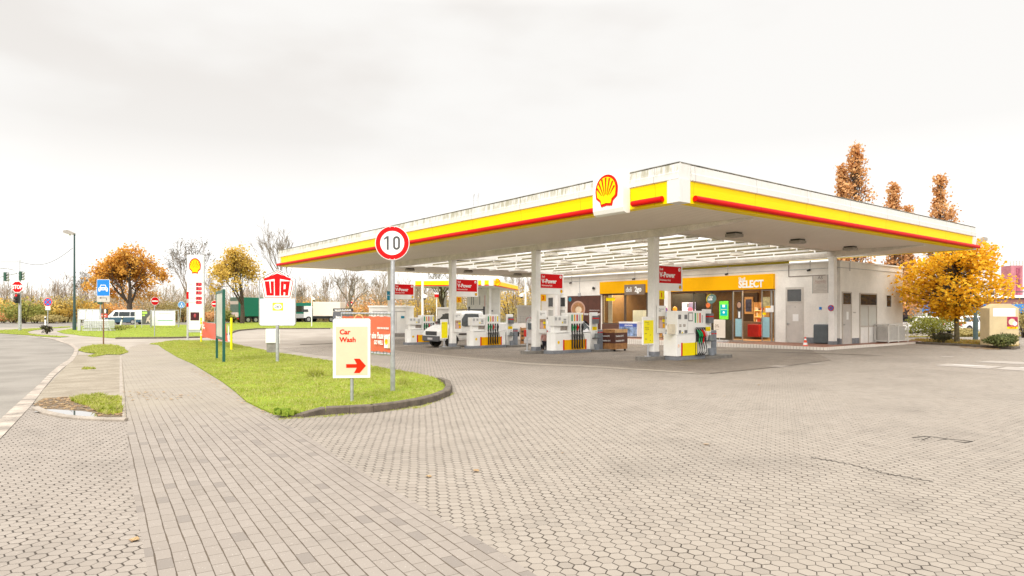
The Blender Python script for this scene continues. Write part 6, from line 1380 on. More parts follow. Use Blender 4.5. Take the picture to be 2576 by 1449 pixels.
q=MB(); p=Dp(1054,81); q.box(p[0]-.8,p[0]+.8,p[1]-.5,p[1]+.5,zt_+.001,zt_+.75); part('roof_box',q,WHITE,t,True)
# mesh fence behind pumps
t=thing('mesh_fence','pale wire mesh fence behind the far pumps','fence',(*Dp(1085,50),gz(Dp(1085,50)[1])),CAMR); L=(1360-1085)/F*50
q=MB()
for i in range(int(L/2.5)+1): q.tube((i*2.5,0,0),(i*2.5,0,1.7),.03,n=5)
part('posts',q,LGREY,t); q=MB()
for i in range(int(L/.2)): q.box(i*.2,i*.2+.012,-.006,.006,.08,1.62)
for i in range(9): q.box(0,L,-.008,.008,.1+i*.19,.112+i*.19)
part('mesh',q,LGREY,t)
# ================================================================ VEHICLES
def vehicle(nm,label,cat,loc,rz,st,mats,wins,wheels,extra=None,split=None,grp=None):
    # st: stations (x, zb, zbelt, zroof, hw_bottom, hw_belt, hw_roof)
    t=thing(nm,label,cat,loc,rz,grp); q=MB(); n=len(st); V=[]
    for (x,zb,zl,zr,hb,hl,hr) in st:
        r=min(.12,(zr-zl)*.3)
        V+=[(x,-hb*.96,zb),(x,-hb,zb+.12),(x,-hl,(zb+zl)/2+.05),(x,-hl*.985,zl),(x,-hr,zr-r),(x,-hr+r*1.2,zr),(x,hr-r*1.2,zr),(x,hr,zr-r),(x,hl*.985,zl),(x,hl,(zb+zl)/2+.05),(x,hb,zb+.12),(x,hb*.96,zb)]
    K=12; 
    for i in range(n-1):
        for j in range(K):
            m=0
            if split and j in(0,1,9,10) : m=1
            q.add([V[i*K+j],V[i*K+(j+1)%K],V[(i+1)*K+(j+1)%K],V[(i+1)*K+j]],[(0,3,2,1)],m,False)
    q.add(V[:K],[tuple(range(K))],0); q.add(V[-K:],[tuple(range(K))[::-1]],0)
    part('body',q,mats,t,bev=.03)
    def hw(x,z):
        for a,b in zip(st,st[1:]):
            lo,hi=(a,b) if a[0]<=b[0] else (b,a)
            if lo[0]<=x<=hi[0]:
                u=(x-lo[0])/max(1e-6,hi[0]-lo[0]); zl=lo[2]+(hi[2]-lo[2])*u; zr=lo[3]+(hi[3]-lo[3])*u; hl=lo[5]+(hi[5]-lo[5])*u; hr=lo[6]+(hi[6]-lo[6])*u
                r=min(.12,(zr-zl)*.3)
                return hl if z<=zl else hl*.985+(hr-hl*.985)*min(1,(z-zl)/max(.05,zr-r-zl))
        return st[0][5]
    for W in wins:
        for sg in(-1,1):
            q=MB(); P=[(x,sg*(hw(x,z)+(.012 if cat!='van' else .035)),z) for x,z in W]; P2_=[(p[0],p[1]-sg*.06,p[2]) for p in P]; m=len(P)
            q.add(P+P2_,[tuple(range(m)) if sg<0 else tuple(range(m))[::-1]]+[(i,(i+1)%m,(i+1)%m+m,i+m) for i in range(m)]); part('window',q,GLASSD,t)
    for (x,r,hwv) in wheels:
        for sg in(-1,1):
            q=MB(); q.tube((x,sg*(hwv-.20),r),(x,sg*(hwv+.01),r),r,n=20,m=0,sm=False); w=part('wheel',q,BLACK,t,bev=.015)
            q=MB(); q.tube((x,sg*(hwv-.0),r),(x,sg*(hwv+.018),r),r*.64,n=18,sm=False)
            for a in range(5): an=2*PI*a/5; q.tube((x+math.cos(an)*r*.38,sg*(hwv+.019),r+math.sin(an)*r*.38),(x+math.cos(an)*r*.38,sg*(hwv+.021),r+math.sin(an)*r*.38),r*.13,n=6,m=1,sm=False)
            part('rim',q,[ALU,BLK],w)
            q=MB(); 
            arch=[(x+(r+.07)*math.cos(PI*i/12),r+(r+.07)*math.sin(PI*i/12)) for i in range(13)]
            yy=sg*(hw(x,r)+.004); q.add([(p[0],yy,p[1]) for p in arch]+[(arch[-1][0],yy,st[1][1]),(arch[0][0],yy,st[1][1])],[tuple(range(15)) if sg>0 else tuple(range(15))[::-1]]); 
            part('wheel_arch',q,BLK,t)
    if extra: extra(t)
    return t
def ex_box(t,nm,b,mat,bev=0): q=MB(); q.box(*b); return part(nm,q,mat,t,bev=bev)
# --- blue/white van (faces left)
d=91; k=d/F; p=Dp(316,d); gzv=gz(p[1])
st=[(-2.62,.35,.95,1.90,.90,.93,.80),(-2.50,.28,1.05,1.95,.93,.95,.82),(-1.0,.26,1.08,1.99,.94,.96,.84),(.9,.26,1.08,1.98,.94,.96,.84),(1.25,.26,1.08,1.88,.94,.96,.82),(1.95,.28,1.05,1.18,.93,.95,.80),(2.45,.30,.86,.96,.88,.90,.78),(2.62,.38,.72,.78,.80,.80,.70)]
def exv(t):
    ex_box(t,'headlight',(2.38,2.55,-.90,-.58,.72,.86),M('headlamp',(.75,.76,.75),.15,var=0)); ex_box(t,'headlight',(2.38,2.55,.58,.90,.72,.86),M('headlamp',(.75,.76,.75)))
    q=MB(); q.add([(1.32,-.74,1.84),(1.32,.74,1.84),(1.99,.78,1.20),(1.99,-.78,1.20)],[(0,1,2,3),(3,2,1,0)]); q.v=[(v[0]+.03,v[1],v[2]+.02) for v in q.v]; part('windscreen',q,GLASSD,t)
    ex_box(t,'mirror',(1.45,1.62,-1.14,-.98,1.12,1.30),CARW,.03); ex_box(t,'mirror',(1.45,1.62,.98,1.14,1.12,1.30),CARW,.03)
    for sg in(-1,1): q=MB(); q.prism([(-2.5,.30),(2.3,.30),(2.42,.62),(2.2,.94),(-2.5,1.0)],sg*.955,sg*.968,0,'y'); part('lower_panel',q,CARB,t)
vehicle('blue_white_van','two-tone blue and white van passing on the far road','van',(p[0],p[1],gzv),CAMR+PI+R(0),st,[CARW,CARB],[[(1.22,1.12),(.45,1.12),(.45,1.72),(.92,1.76)],[(.35,1.12),(-1.1,1.12),(-1.1,1.72),(.35,1.72)],[(-1.2,1.12),(-2.35,1.12),(-2.3,1.70),(-1.2,1.72)]],[(1.55,.34,.97),(-1.55,.34,.97)],exv,True)
# --- green truck (faces right) and white truck (faces left)
def truck(nm,label,px0,px1,d,rz,L,boxm,cabm,hbox,ht,boxlen,cabh,tail=None,low=None):
    p=Dp((px0+px1)/2,d); t=thing(nm,label,'truck',(p[0],p[1],gz(p[1])-.05),CAMR+rz); x0=-L/2
    q=MB(); q.box(x0,x0+boxlen,-1.25,1.25,1.05,ht); part('cargo_box',q,boxm,t,bev=.04)
    q=MB(); q.box(x0+.1,L/2-.6,-.9,.9,.62,1.04); part('chassis',q,BLK,t)
    cx0=x0+boxlen+.25; q=MB(); q.prism([(cx0,.75),(L/2-.05,.75),(L/2,1.3),(L/2-.12,cabh-.9),(L/2-.45,cabh),(cx0,cabh)],-1.18,1.18,0,'y'); c=part('cab',q,cabm,t,bev=.05)
    if low: q=MB(); q.box(cx0-.005,L/2+.012,-1.19,1.19,.70,1.45); part('bumper',q,low,t,bev=.04)
    for sg in(-1,1): q=MB(); q.prism([(cx0+.55,1.75),(L/2-.30,1.75),(L/2-.50,cabh-.55),(cx0+.6,cabh-.55)],sg*1.181,sg*1.20,0,'y'); part('window',q,GLASSD,t)
    q=MB(); q.add([(L/2-.02,-1.05,1.75),(L/2-.02,1.05,1.75),(L/2-.38,1.02,cabh-.25),(L/2-.38,-1.02,cabh-.25)],[(0,1,2,3)]); q.v=[(v[0]+.05,v[1],v[2]) for v in q.v]; part('windscreen',q,GLASSD,t)
    ex_box(t,'mirror',(L/2-.1,L/2+.1,-1.45,-1.22,1.9,2.6),BLK); ex_box(t,'mirror',(L/2-.1,L/2+.1,1.22,1.45,1.9,2.6),BLK)
    for x in (L/2-1.35,x0+1.6,x0+2.9 if L>8 else x0+1.6):
        for sg in(-1,1): q=MB(); q.tube((x,sg*.92,.5),(x,sg*1.2,.5),.5,n=18,sm=False); w=part('wheel',q,BLACK,t); q=MB(); q.tube((x,sg*1.19,.5),(x,sg*1.215,.5),.28,n=14,sm=False); part('rim',q,ALU,w)
    if tail:
        q=MB(); q.box(x0-.06,x0-.001,-1.2,1.2,1.7,ht-.05,0); q.box(x0-.07,x0-.061,-1.2,1.2,ht-1.1,ht-.6,1); part('tail_door',q,[TRGD,M('tail_band',(.5,.42,.36))],t)
        q=MB(); q.box(x0-.10,x0-.002,-1.2,1.2,.95,1.69); part('tail_lift',q,M('lift_pink',(.60,.50,.46),.5,var=.1),t)
        for sg in(-1,1): ex_box(t,'tail_light',(x0-.12,x0-.01,sg*1.15-.15,sg*1.15+.15,.62,.80),TAILR)
    else:
        for sg in(-1,1): ex_box(t,'headlight',(L/2-.02,L/2+.03,sg*.95-.16,sg*.95+.16,.9,1.1),M('headlamp2',(.85,.65,.4),.2,emit=.4,var=0))
    return t
truck('green_truck','dark green box truck seen from behind, driving away on the far road',609,768,108,R(52),13.6,TRG,TRG,2.8,4.05,8.2,3.3,tail=True,low=LGREY)
truck('white_truck','white box truck heading left behind the black hoarding',767,860,112,PI-R(6),6.9,M('box_cream',(.78,.70,.62),.5,var=.03),CARW,2,3.45,4.8,2.75)
# --- pickup between pillars
def wallpick():
    X_,Y_=19.0,31.9
    st=[(-.78,.45,1.18,2.04,.92,.95,.81),(-.05,.42,1.22,2.08,.93,.96,.82),(.45,.42,1.22,2.04,.93,.96,.82),(.75,.42,1.22,1.90,.93,.96,.80),(1.50,.42,1.18,1.30,.93,.95,.80),(2.02,.42,1.02,1.08,.90,.92,.78),(2.22,.42,.80,.88,.86,.88,.76)]
    loc=(X_+2.2,Y_,gz(Y_))
    def ex(t):
        q=MB(); q.add([(.80,-.74,1.90),(.80,.74,1.90),(1.53,.77,1.33),(1.53,-.77,1.33)],[(0,1,2,3),(3,2,1,0)]); q.v=[(v[0]+.03,v[1],v[2]+.02) for v in q.v]; part('windscreen',q,GLASSD,t)
        q=MB(); q.box(2.18,2.30,-.88,.88,.36,.66); q.box(2.20,2.245,-.60,.60,.69,.92); part('bumper',q,M('bumper_grey',(.09,.09,.095),.6,var=.06),t,bev=.04)
        q=MB(); 
        for z in(.72,.78,.84): q.box(2.246,2.26,-.55,.55,z,z+.03)
        part('grille',q,BLK,t)
        q=MB(); q.box(2.301,2.31,-.26,.26,.45,.56); part('number_plate',q,M('plate_blank',(.55,.52,.52),.5),t)
        for sg in(-1,1): q=MB(); q.prism([(1.98,.72),(2.23,.66),(2.20,.90),(1.92,1.06)],sg*.66,sg*.905,0,'y'); part('headlight',q,M('headlamp',(.75,.76,.75)),t,bev=.02)
        for sg in(-1,1): ex_box(t,'mirror',(1.0,1.15,sg*1.02-.10,sg*1.02+.10,1.25,1.60),BLK,.03)
        q=MB(); q.tube((.45,-.6,2.12),(-.9,-.6,2.14),.025,n=5); q.tube((.45,.6,2.12),(-.9,.6,2.14),.025,n=5); q.box(-.90,-.84,-.82,-.72,1.3,2.32); q.box(-.90,-.84,.72,.82,1.3,2.32); q.box(-.90,-.84,-.719,.719,2.1,2.17); q.box(-.90,-.84,-.719,.719,1.3,1.38); part('roof_rack',q,BLK,t)
        q=MB(); q.box(-3.8,-.92,-1.0,1.0,.80,1.0); q.box(-3.8,-.92,-1.0,-.96,1.001,1.32); q.box(-3.8,-.92,.96,1.0,1.001,1.32); part('load_bed',q,CARW,t)
        q=MB(); q.box(-.75,1.0,-.985,-.962,.72,.80); q.box(-.75,1.0,.962,.985,.72,.80); part('side_strip',q,BLK,t)
        q=MB(); q.box(-3.7,-.79,-.5,.5,.5,.78); part('chassis',q,BLK,t)
    vehicle('white_pickup','white pickup van with grey bumper and roof rack parked beside the third pillar','van',loc,PI,st,[CARW],[[(1.0,1.26),(.55,1.18),(-.42,1.26),(-.42,1.88),(.48,1.90)]],[(1.42,.36,.95),(-2.7,.36,.95)],ex)
wallpick()
# --- silver estate car
def estate(nm,label,loc,rz,mats,grp=None,rack=True,cat='car'):
    st=[(-2.2,.45,.92,1.05,.80,.84,.70),(-2.12,.30,.95,1.35,.84,.87,.66),(-1.95,.26,.95,1.47,.86,.88,.66),(.2,.24,.93,1.50,.87,.89,.67),(.55,.24,.92,1.42,.87,.89,.66),(1.15,.24,.90,.98,.87,.88,.68),(1.95,.28,.76,.84,.84,.86,.68),(2.22,.36,.62,.68,.74,.76,.60)]
    def ex(t):
        q=MB(); q.add([(.60,-.60,1.42),(.60,.60,1.42),(1.17,.66,1.0),(1.17,-.66,1.0)],[(0,1,2,3),(3,2,1,0)]); q.v=[(v[0]+.03,v[1],v[2]+.02) for v in q.v]; part('windscreen',q,GLASSD,t)
        q=MB(); q.add([(-2.14,-.58,1.34),(-2.14,.58,1.34),(-2.21,.66,1.02),(-2.21,-.66,1.02)],[(0,1,2,3),(3,2,1,0)]); q.v=[(v[0]-.03,v[1],v[2]) for v in q.v]; part('rear_window',q,GLASSD,t)
        for sg in(-1,1): ex_box(t,'tail_light',(-2.24,-2.10,sg*.74-.11,sg*.74+.11,.66,1.0),TAILR,.02)
        for sg in(-1,1): ex_box(t,'headlight',(1.98,2.18,sg*.66-.14,sg*.66+.14,.60,.72),M('headlamp',(.75,.76,.75)),.02)
        ex_box(t,'bumper',(-2.28,-2.18,-.80,.80,.32,.56),mats[0],.03)
        if rack: q=MB(); q.tube((-1.8,-.56,1.55),(.2,-.56,1.56),.02,n=5); q.tube((-1.8,.56,1.55),(.2,.56,1.56),.02,n=5); q.box(-1.2,-1.15,-.62,.62,1.56,1.60); q.box(-.2,-.15,-.62,.62,1.56,1.60); part('roof_rack',q,BLK,t)
        for sg in(-1,1): ex_box(t,'mirror',(.75,.90,sg*.98-.08,sg*.98+.08,.98,1.10),mats[0],.02)
    return vehicle(nm,label,cat,loc,rz,st,mats,[[(.85,.98),(-.0,.98),(-.0,1.38),(.45,1.38)],[(-.08,.98),(-.95,.98),(-.95,1.38),(-.08,1.39)],[(-1.03,.98),(-1.85,1.0),(-1.80,1.34),(-1.03,1.38)]],[(1.35,.32,.89),(-1.30,.32,.89)],ex,grp=grp)
estate('silver_estate_car','silver-white estate car with roof rails at the pump behind the second pillar',(22.7,24.6,gz(24.6)),0,[M('car_pearl',(.62,.60,.60),.25,.1,var=.02)])
def cpark(px,py,rz,label,m=None,sc=1):
    l,d=place(px,py,0); return estate('parked_car',label,l,CAMR+rz,[m or CARW],'white cars in the right car park',rack=False)
cpark(2302,838,R(200),'white parked car partly hidden behind the air unit cage')
cpark(2440,838,R(20),'white parked car between the tree trunk and the beige container'); cpark(2350,834,R(170),'white parked car behind the round green bush')
# ================================================================ RIGHT BACKGROUND
l,d=place(2526,869,.10); k=d/F; base=l[2]
t=thing('clothes_container','tall beige steel collection container with gabled top and poster','container',l,CAMR+R(-4))
W=70*k; Dp_=.72; zt=zz(775); zp=zz(764)
q=MB(); q.prism([(-W/2,0),(W/2,0),(W/2,zt),(W*.22,zp),(-W*.15,zp),(-W/2,zt)],0,Dp_,0,'y'); part('body',q,BEIGE,t,bev=.015)
q=MB(); q.box(-W*.38,W*.38,-.012,-.001,zz(796),zz(771.5+4)); part('label_panel',q,TEXTW,t)
q=MB(); q.box(W*.10,W*.46,-.016,-.002,zz(822),zz(797),0); q.box(W*.10,W*.46,-.018,-.0165,zz(827),zz(822),1); q.disc(W*.26,zz(810),W*.12,-.0165,-.020,14,2); q.disc(W*.36,zz(814),W*.08,-.0165,-.021,12,3); part('poster',q,[M('poster_magenta',(.42,.03,.08),.5,var=.35,scale=14),YEL,M('poster_cream',(.8,.6,.4)),M('poster_white',(.8,.8,.85))],t); text('CIRCUS',(W*.28,-.019,zz(826)),.07,TEXTR,t,align='CENTER',bold=.04)
q=MB(); q.prism([(-W/2-.04,zt-.02),(W/2+.04,zt-.02),(W*.22,zp+.04),(-W*.15,zp+.04)],-.03,Dp_+.03,0,'y'); 
# far blue band building, brick upper, pink tower, dark tipper
d=120; k=d/F
def farb(nm,label,pa,pb,d,pt,pbm,mats,dp=8,cat='building'):
    p=Dp(pa,d); t=thing(nm,label,cat,(p[0],p[1],0),CAMR); return t,(pb-pa)/F*d
t,W=farb('blue_band_building','low far building with a blue band, white posts and brick-red upper wall',2330,2640,95,0,0,None)
h=lambda py:ZA(py,95)
q=MB(); q.box(0,W,0,8,h(787),h(765)); part('blue_band',q,M('band_blue',(.02,.22,.60),.5,var=.08,scale=.5),t); q=MB(); q.box(0,W,1,8.2,h(764.9),h(749)); part('brick_wall',q,M('brick_far',(.34,.14,.10),.8,var=.1),t); q=MB(); q.box(0,W,.6,8.4,h(748.9),h(742)); part('white_roof',q,WHITE,t); q=MB(); q.box(W*.1,W,3,8.1,0,h(787.1)); part('wall',q,M('far_dark',(.22,.24,.22),.8,var=.2,scale=.6),t)
q=MB()
for i in range(8): q.box(W*i/7-.25,W*i/7+.25,.1,.6,0,h(787.1))
part('post',q,WHITE,t); q=MB(); q.box(W*.62,W*.62+.3,2,3,h(741.9),h(731)); q.box(W*.8,W,2,3,h(734),h(732)); part('roof_rail',q,DGREY,t)
t,W=farb('pink_tower','pink industrial tower with a scaffold top at the right edge','x',0,1,0,0,None) if False else farb('pink_tower','pink industrial tower with a scaffold top at the right edge',2543,2573,150,0,0,None,cat='tower')
h=lambda py:ZA(py,150); q=MB(); q.box(0,W,0,3,0,h(668)); part('shaft',q,M('tower_pink',(.55,.20,.26),.7,var=.15,scale=.4),t); q=MB(); q.box(W*.45,W*.75,-.15,-.01,2,h(674)); part('ladder_shaft',q,M('tower_pink_dark',(.45,.10,.18),.7,var=.3,scale=1.5),t); q=MB()
for i in range(5): q.box(W*i/4-.06,W*i/4+.06,0,.12,h(667.9),h(657))
for z in (657,662,667): q.box(-.1,W+.1,0,.1,h(z),h(z)+.12)
part('scaffold_top',q,M('scaffold',(.6,.58,.55)),t)
t,W=farb('tipper_trailer','grey tarpaulin-covered trailer beside the right wall of the shop',2272,2322,58,0,0,None,cat='trailer'); h=lambda py:ZA(py,58)
q=MB(); q.prism([(0,h(800)),(W*.9,h(800)),(W,h(768)),(W*.5,h(762)),(-.2,h(768))],0,2.4,0,'y'); part('tarpaulin',q,M('tarp_grey',(.30,.26,.22),.8,var=.15),t); q=MB(); q.box(0,W*.9,.1,2.3,.5,h(800.5)); q.box(-.1,.5,-.1,2.5,.4,h(762)); part('frame',q,M('trailer_dark',(.05,.03,.03),.6),t)
q=MB(); 
for x in(W*.3,W*.75):
    q.tube((x,.0,.45),(x,.3,.45),.45,n=16,sm=False); q.tube((x,2.1,.45),(x,2.4,.45),.45,n=16,sm=False)
part('wheels',q,BLACK,t)
# ================================================================ CHILD
def child():
    X_,Y_=19.85,23.05; P=Dp(1371,30.35); zg=gz(P[1]); t=thing('person','small child in a pink coat with a white fur collar beside the pump, facing away','person',(P[0],P[1],zg),CAMR+R(155))
    def skin(nm,verts,edges,rad,mat,root=0,lab=None):
        me=bpy.data.meshes.new(nm); me.from_pydata(verts,edges,[]); me.materials.append(mat)
        o=bpy.data.objects.new(nm,me); col.objects.link(o); o.parent=t
        sk=o.modifiers.new('skin','SKIN'); sk.use_smooth_shade=True
        for i,r in enumerate(rad): sv=me.skin_vertices[0].data[i]; sv.radius=(r,r) if not isinstance(r,tuple) else r; sv.use_root=(i==root)
        ss=o.modifiers.new('sub','SUBSURF'); ss.levels=1; ss.render_levels=2
        return o
    # body: pelvis, spine, neck, head, legs, arms, hands with fingers (child of 1.10 m)
    v=[(0,0,.52),(0,0,.66),(0,0,.80),(0,.0,.87),(0,.01,.92),(0,.0,.99),(0,0,1.05),
       (-.07,0,.48),(-.075,.03,.28),(-.08,-.03,.06),(-.08,.06,.03),(.07,0,.48),(.075,-.04,.28),(.08,.04,.06),(.08,.13,.03),
       (-.13,0,.80),(-.17,.02,.66),(-.17,.09,.56),(.13,0,.80),(.17,.0,.66),(.18,.05,.55)]
    e=[(0,1),(1,2),(2,3),(3,4),(4,5),(5,6),(0,7),(7,8),(8,9),(9,10),(0,11),(11,12),(12,13),(13,14),(2,15),(15,16),(16,17),(2,18),(18,19),(19,20)]
    r=[.085,.08,.075,.035,.06,.085,.055,.06,.045,.03,.028,.06,.045,.03,.028,.04,.03,.02,.04,.03,.02]
    for hand,(px_,dy) in ((17,(-.17,.03)),(20,(.18,.03))):
        hx,hy,hz=v[hand]; pi=len(v); v.append((hx,hy+.025,hz-.03)); e.append((hand,pi)); r.append((.022,.012))
        for f in range(4):
            a=len(v); off=(f-1.5)*.011; v+=[(hx+off,hy+.035,hz-.055),(hx+off*1.1,hy+.045,hz-.075-(.004 if f in(1,2) else 0))]; e+=[(pi,a),(a,a+1)]; r+=[.0055,.0045]
        a=len(v); sg=1 if hx<0 else -1; v+=[(hx+sg*.024,hy+.04,hz-.03),(hx+sg*.026,hy+.055,hz-.045)]; e+=[(pi,a),(a,a+1)]; r+=[.006,.005]
    skin('body',v,e,r,SKINM)
    skin('coat',[(0,0,.50),(0,0,.62),(0,0,.74),(0,0,.83),(-.125,0,.80),(-.175,.02,.67),(-.172,.075,.585),(.125,0,.80),(.175,0,.67),(.18,.04,.58)],[(0,1),(1,2),(2,3),(3,4),(4,5),(5,6),(3,7),(7,8),(8,9)],[(.155,.12),(.135,.11),(.125,.10),.075,.062,.05,.036,.062,.05,.036],PINK)
    skin('trousers',[(0,0,.52),(-.07,0,.46),(-.075,.03,.28),(-.08,-.03,.10),(.07,0,.46),(.075,-.04,.28),(.08,.04,.10)],[(0,1),(1,2),(2,3),(0,4),(4,5),(5,6)],[.095,.075,.058,.048,.075,.058,.048],NAVY)
    for vv in(((-.08,-.04,.045),(-.08,.07,.035)),((.08,.03,.045),(.08,.14,.035))): q=MB(); q.path([vv[0],tuple((a+b)/2 for a,b in zip(*vv)),vv[1]],[.042,.040,.034],8); part('shoe',q,BLK,t)
    q=MB(); q.ell((0,-.015,1.02),(.092,.098,.10),14,10); q.ell((0,-.045,.95),(.075,.055,.10),12,8); part('hair',q,HAIR,t)
    q=MB(); 
    ring=[(.105*math.cos(a),.085*math.sin(a),.86+.01*math.sin(3*a)) for a in [2*PI*i/16 for i in range(17)]]; q.path(ring,.042,8); part('fur_collar',q,FUR,t)
    q=MB(); q.ell((-.03,.083,1.0),(.011,.006,.008),6,5,0); q.ell((.03,.083,1.0),(.011,.006,.008),6,5,0); q.ell((0,.09,.975),(.010,.014,.012),6,5,1); q.ell((0,.083,.95),(.022,.006,.006),6,5,2); part('face_features',q,[BLK,SKINM,M('lip',(.5,.2,.18))],t)
child()
# ================================================================ TREES
def grow(rng,p,d,L,r,lev,mx,spread,up,segs,tips,minr,kids=(2,3),ratio=.72,droop=0):
    n=3 if lev<mx-1 else 2; pts=[p]; rad=[r]; cur=d.copy()
    for i in range(n):
        cur=(cur+Vector((rng.uniform(-1,1),rng.uniform(-1,1),rng.uniform(-.6,1)*.6))*.16+Vector((0,0,up*.10))).normalized()
        pts.append(pts[-1]+cur*(L/n)); rad.append(max(minr,r*(1-.38*(i+1)/n)))
    segs.append((pts,rad,lev))
    if lev>=mx: tips.append((pts[-1],cur)); tips.append(((pts[-1]+pts[-2])/2,cur)); return
    k=rng.randint(*kids)
    for j in range(k+ (1 if lev<2 else 0)):
        a=rng.uniform(0,2*PI); 
        u=cur.cross(Vector((math.cos(a),math.sin(a),.3))).normalized()
        nd_=(cur*math.cos(spread)+u*math.sin(spread*rng.uniform(.7,1.3))+Vector((0,0,up*.35))).normalized()
        t=1 if j==0 else rng.uniform(.45,1); ii=min(n-1,int(t*n)); f=t*n-ii; b=pts[ii].lerp(pts[ii+1],min(1,f)) if ii<n else pts[-1]
        grow(rng,b,nd_,L*ratio*rng.uniform(.8,1.15),max(minr,rad[-1]*(.85 if j==0 else .62)),lev+1,mx,spread,up,segs,tips,minr,kids,ratio)
def limbs(segs,tob,lv0=0):
    q=MB()
    for pts,rad,lev in segs: 
        n=8 if lev==0 else 5 if lev<3 else 3
        vs=[]
        q.path(pts,rad,n)
    return q
def leaves(tips,rng,nper,spreadr,size,flat=.0):
    q=MB(); V=[];Fc=[]
    for (p,d) in tips:
        for _ in range(nper):
            c=p+Vector((rng.gauss(0,1),rng.gauss(0,1),rng.gauss(0,.8)))*spreadr
            a=Vector((rng.uniform(-1,1),rng.uniform(-1,1),rng.uniform(-1,1)*(.7))).normalized(); b=a.cross(Vector((rng.uniform(-1,1),rng.uniform(-1,1),rng.uniform(-1,1)))).normalized()
            s=size*rng.uniform(.45,1.5); i=len(V); w=s*.42
            V+=[tuple(c-a*s*.5),tuple(c+b*w-a*s*.05),tuple(c+a*s*.5),tuple(c-b*w)]; Fc.append((i,i+1,i+2,i+3))
    q.v=V;q.f=Fc;q.m=[0]*len(Fc);q.sm=[False]*len(Fc); return q
def tree(nm,label,px,d,hpx,leaf,mx=5,spread=.55,up=.35,trunkh=.22,r0=.22,nper=10,lsp=.5,lsize=.28,seed=1,bark=None,L0=None,width=1,minr=.018,kids=(2,3),dz=0,grp=None,ratio=.72,prune=0,lean=0,cone=0):
    p=Dp(px,d); base=gz(p[1])+dz; Ht=ZA(hpx,d)-base; rng=random.Random(seed)
    segs=[];tips=[]; th=Ht*trunkh
    tr=[Vector((0,0,-.1)),Vector((rng.uniform(-.1,.1),0,th*.5)),Vector((lean,rng.uniform(-.1,.1),th))]
    for j in range(4):
        a=2*PI*j/4+rng.uniform(-.4,.4); dd=Vector((math.cos(a)*math.sin(spread),math.sin(a)*math.sin(spread),math.cos(spread))) if j else Vector((0,0,1))
        grow(rng,tr[-1]-Vector((0,0,rng.uniform(0,.12)*th)),dd,Ht*(L0 or .26)*(1.0 if j else 1.2),r0*(.72 if j==0 else .5),1,mx,spread,up,segs,tips,minr,kids,ratio)
    zm=max(t[0].z for t in tips); sc=(Ht-th)/(zm-th)*.98
    cf=lambda z:1+cone*(.45-max(0,min(1,(z-th)/(zm-th))))
    f=lambda v:Vector((v.x*width*sc*cf(v.z),v.y*width*sc*cf(v.z),th+(v.z-th)*sc if v.z>th else v.z))
    segs=[([f(q) for q in pts],rad,l) for pts,rad,l in segs]; tips=[(f(a),b) for a,b in tips]
    t=thing(nm,label,'tree',(p[0],p[1],base),CAMR,grp)
    q=MB(); q.path(tr,[r0*1.15,r0,r0*.8],9); part('trunk',q,bark or BARK,t)
    q=limbs(segs,None); part('branches',q,bark or BARK,t)
    if leaf:
        if prune: tips=[x for x in tips if noise.noise(x[0]*.45+Vector((seed,0,0)))>-prune]
        q=leaves(tips,rng,nper,lsp,lsize); part('crown',q,leaf,t)
    return t
# big orange oak behind the van, lighter tree behind the notice board
tree('oak_tree','broad orange autumn oak behind the blue and white van',326,100,604,L_OR,6,.72,.10,.24,.42,13,.48,.30,seed=11,width=.92,cone=1.1,minr=.02,kids=(2,3),prune=.25,L0=.24)
tree('maple_tree','golden-brown thinning tree between the price sign and the green truck',609,96,617,L_OC,6,.60,.22,.24,.30,7,.48,.27,seed=23,width=.85,cone=.6,minr=.02,kids=(2,3),prune=.35,bark=BARK)
# bare trees
BG='leafless trees behind the station'; BARKL=M('bark_light',(.24,.185,.14),.9,var=.2)
tree('bare_tree','bare tree with a few last leaves right behind the price sign',478,97,590,L_DK,6,.48,.36,.22,.20,1,.35,.15,seed=5,width=.85,minr=.016,kids=(2,3),bark=BARKL,grp=BG)
tree('bare_tree','tall bare tree rising above the pentagon sign at the canopy end',712,88,538,None,6,.46,.42,.25,.24,seed=8,width=.9,minr=.016,kids=(2,3),bark=BARKL,grp=BG)
tree('bare_tree','bare tree seen under the canopy above the far no-entry sign',881,84,650,None,6,.52,.34,.26,.22,seed=14,width=1.15,minr=.016,kids=(2,3),bark=BARKL,grp=BG)
tree('bare_tree','bare tree behind the farthest fuel advert and the pickup',1114,84,640,None,7,.55,.3,.28,.26,seed=31,width=1.2,minr=.016,kids=(2,2),bark=BARKG,grp=BG)
for i,(px,d,h,sd,lf,lab) in enumerate([(150,108,680,41,None,'bare spreading tree between the signal mast and the lamp post'),(215,112,668,43,L_DK,'bare twiggy tree just right of the left lamp post'),(20,115,700,44,None,'bare tree at the far left edge behind the signals'),(960,104,670,46,None,'slim bare tree left of the farthest canopy pillar'),(1050,110,672,47,None,'slim bare tree above the left end of the far canopy'),(1300,108,655,49,None,'bare tree just left of the second pillar behind the container'),(1340,112,668,50,None,'bare tree hidden partly by the second pillar'),(760,112,690,51,None,'small bare tree over the white truck cab'),(820,115,684,52,None,'bare tree over the white truck box'),(540,118,668,53,None,'bare tree in the gap right of the price sign'),(1190,112,668,56,None,'bare tree behind the white tower')]):
    tree('bare_tree',lab,px,d,h,lf,7,.46,.40,.2,.14,1,.3,.14,seed=sd,width=.8,minr=.016,kids=(2,2),bark=M('bark_pale',(.30,.23,.16),.9,var=.2),grp=BG)
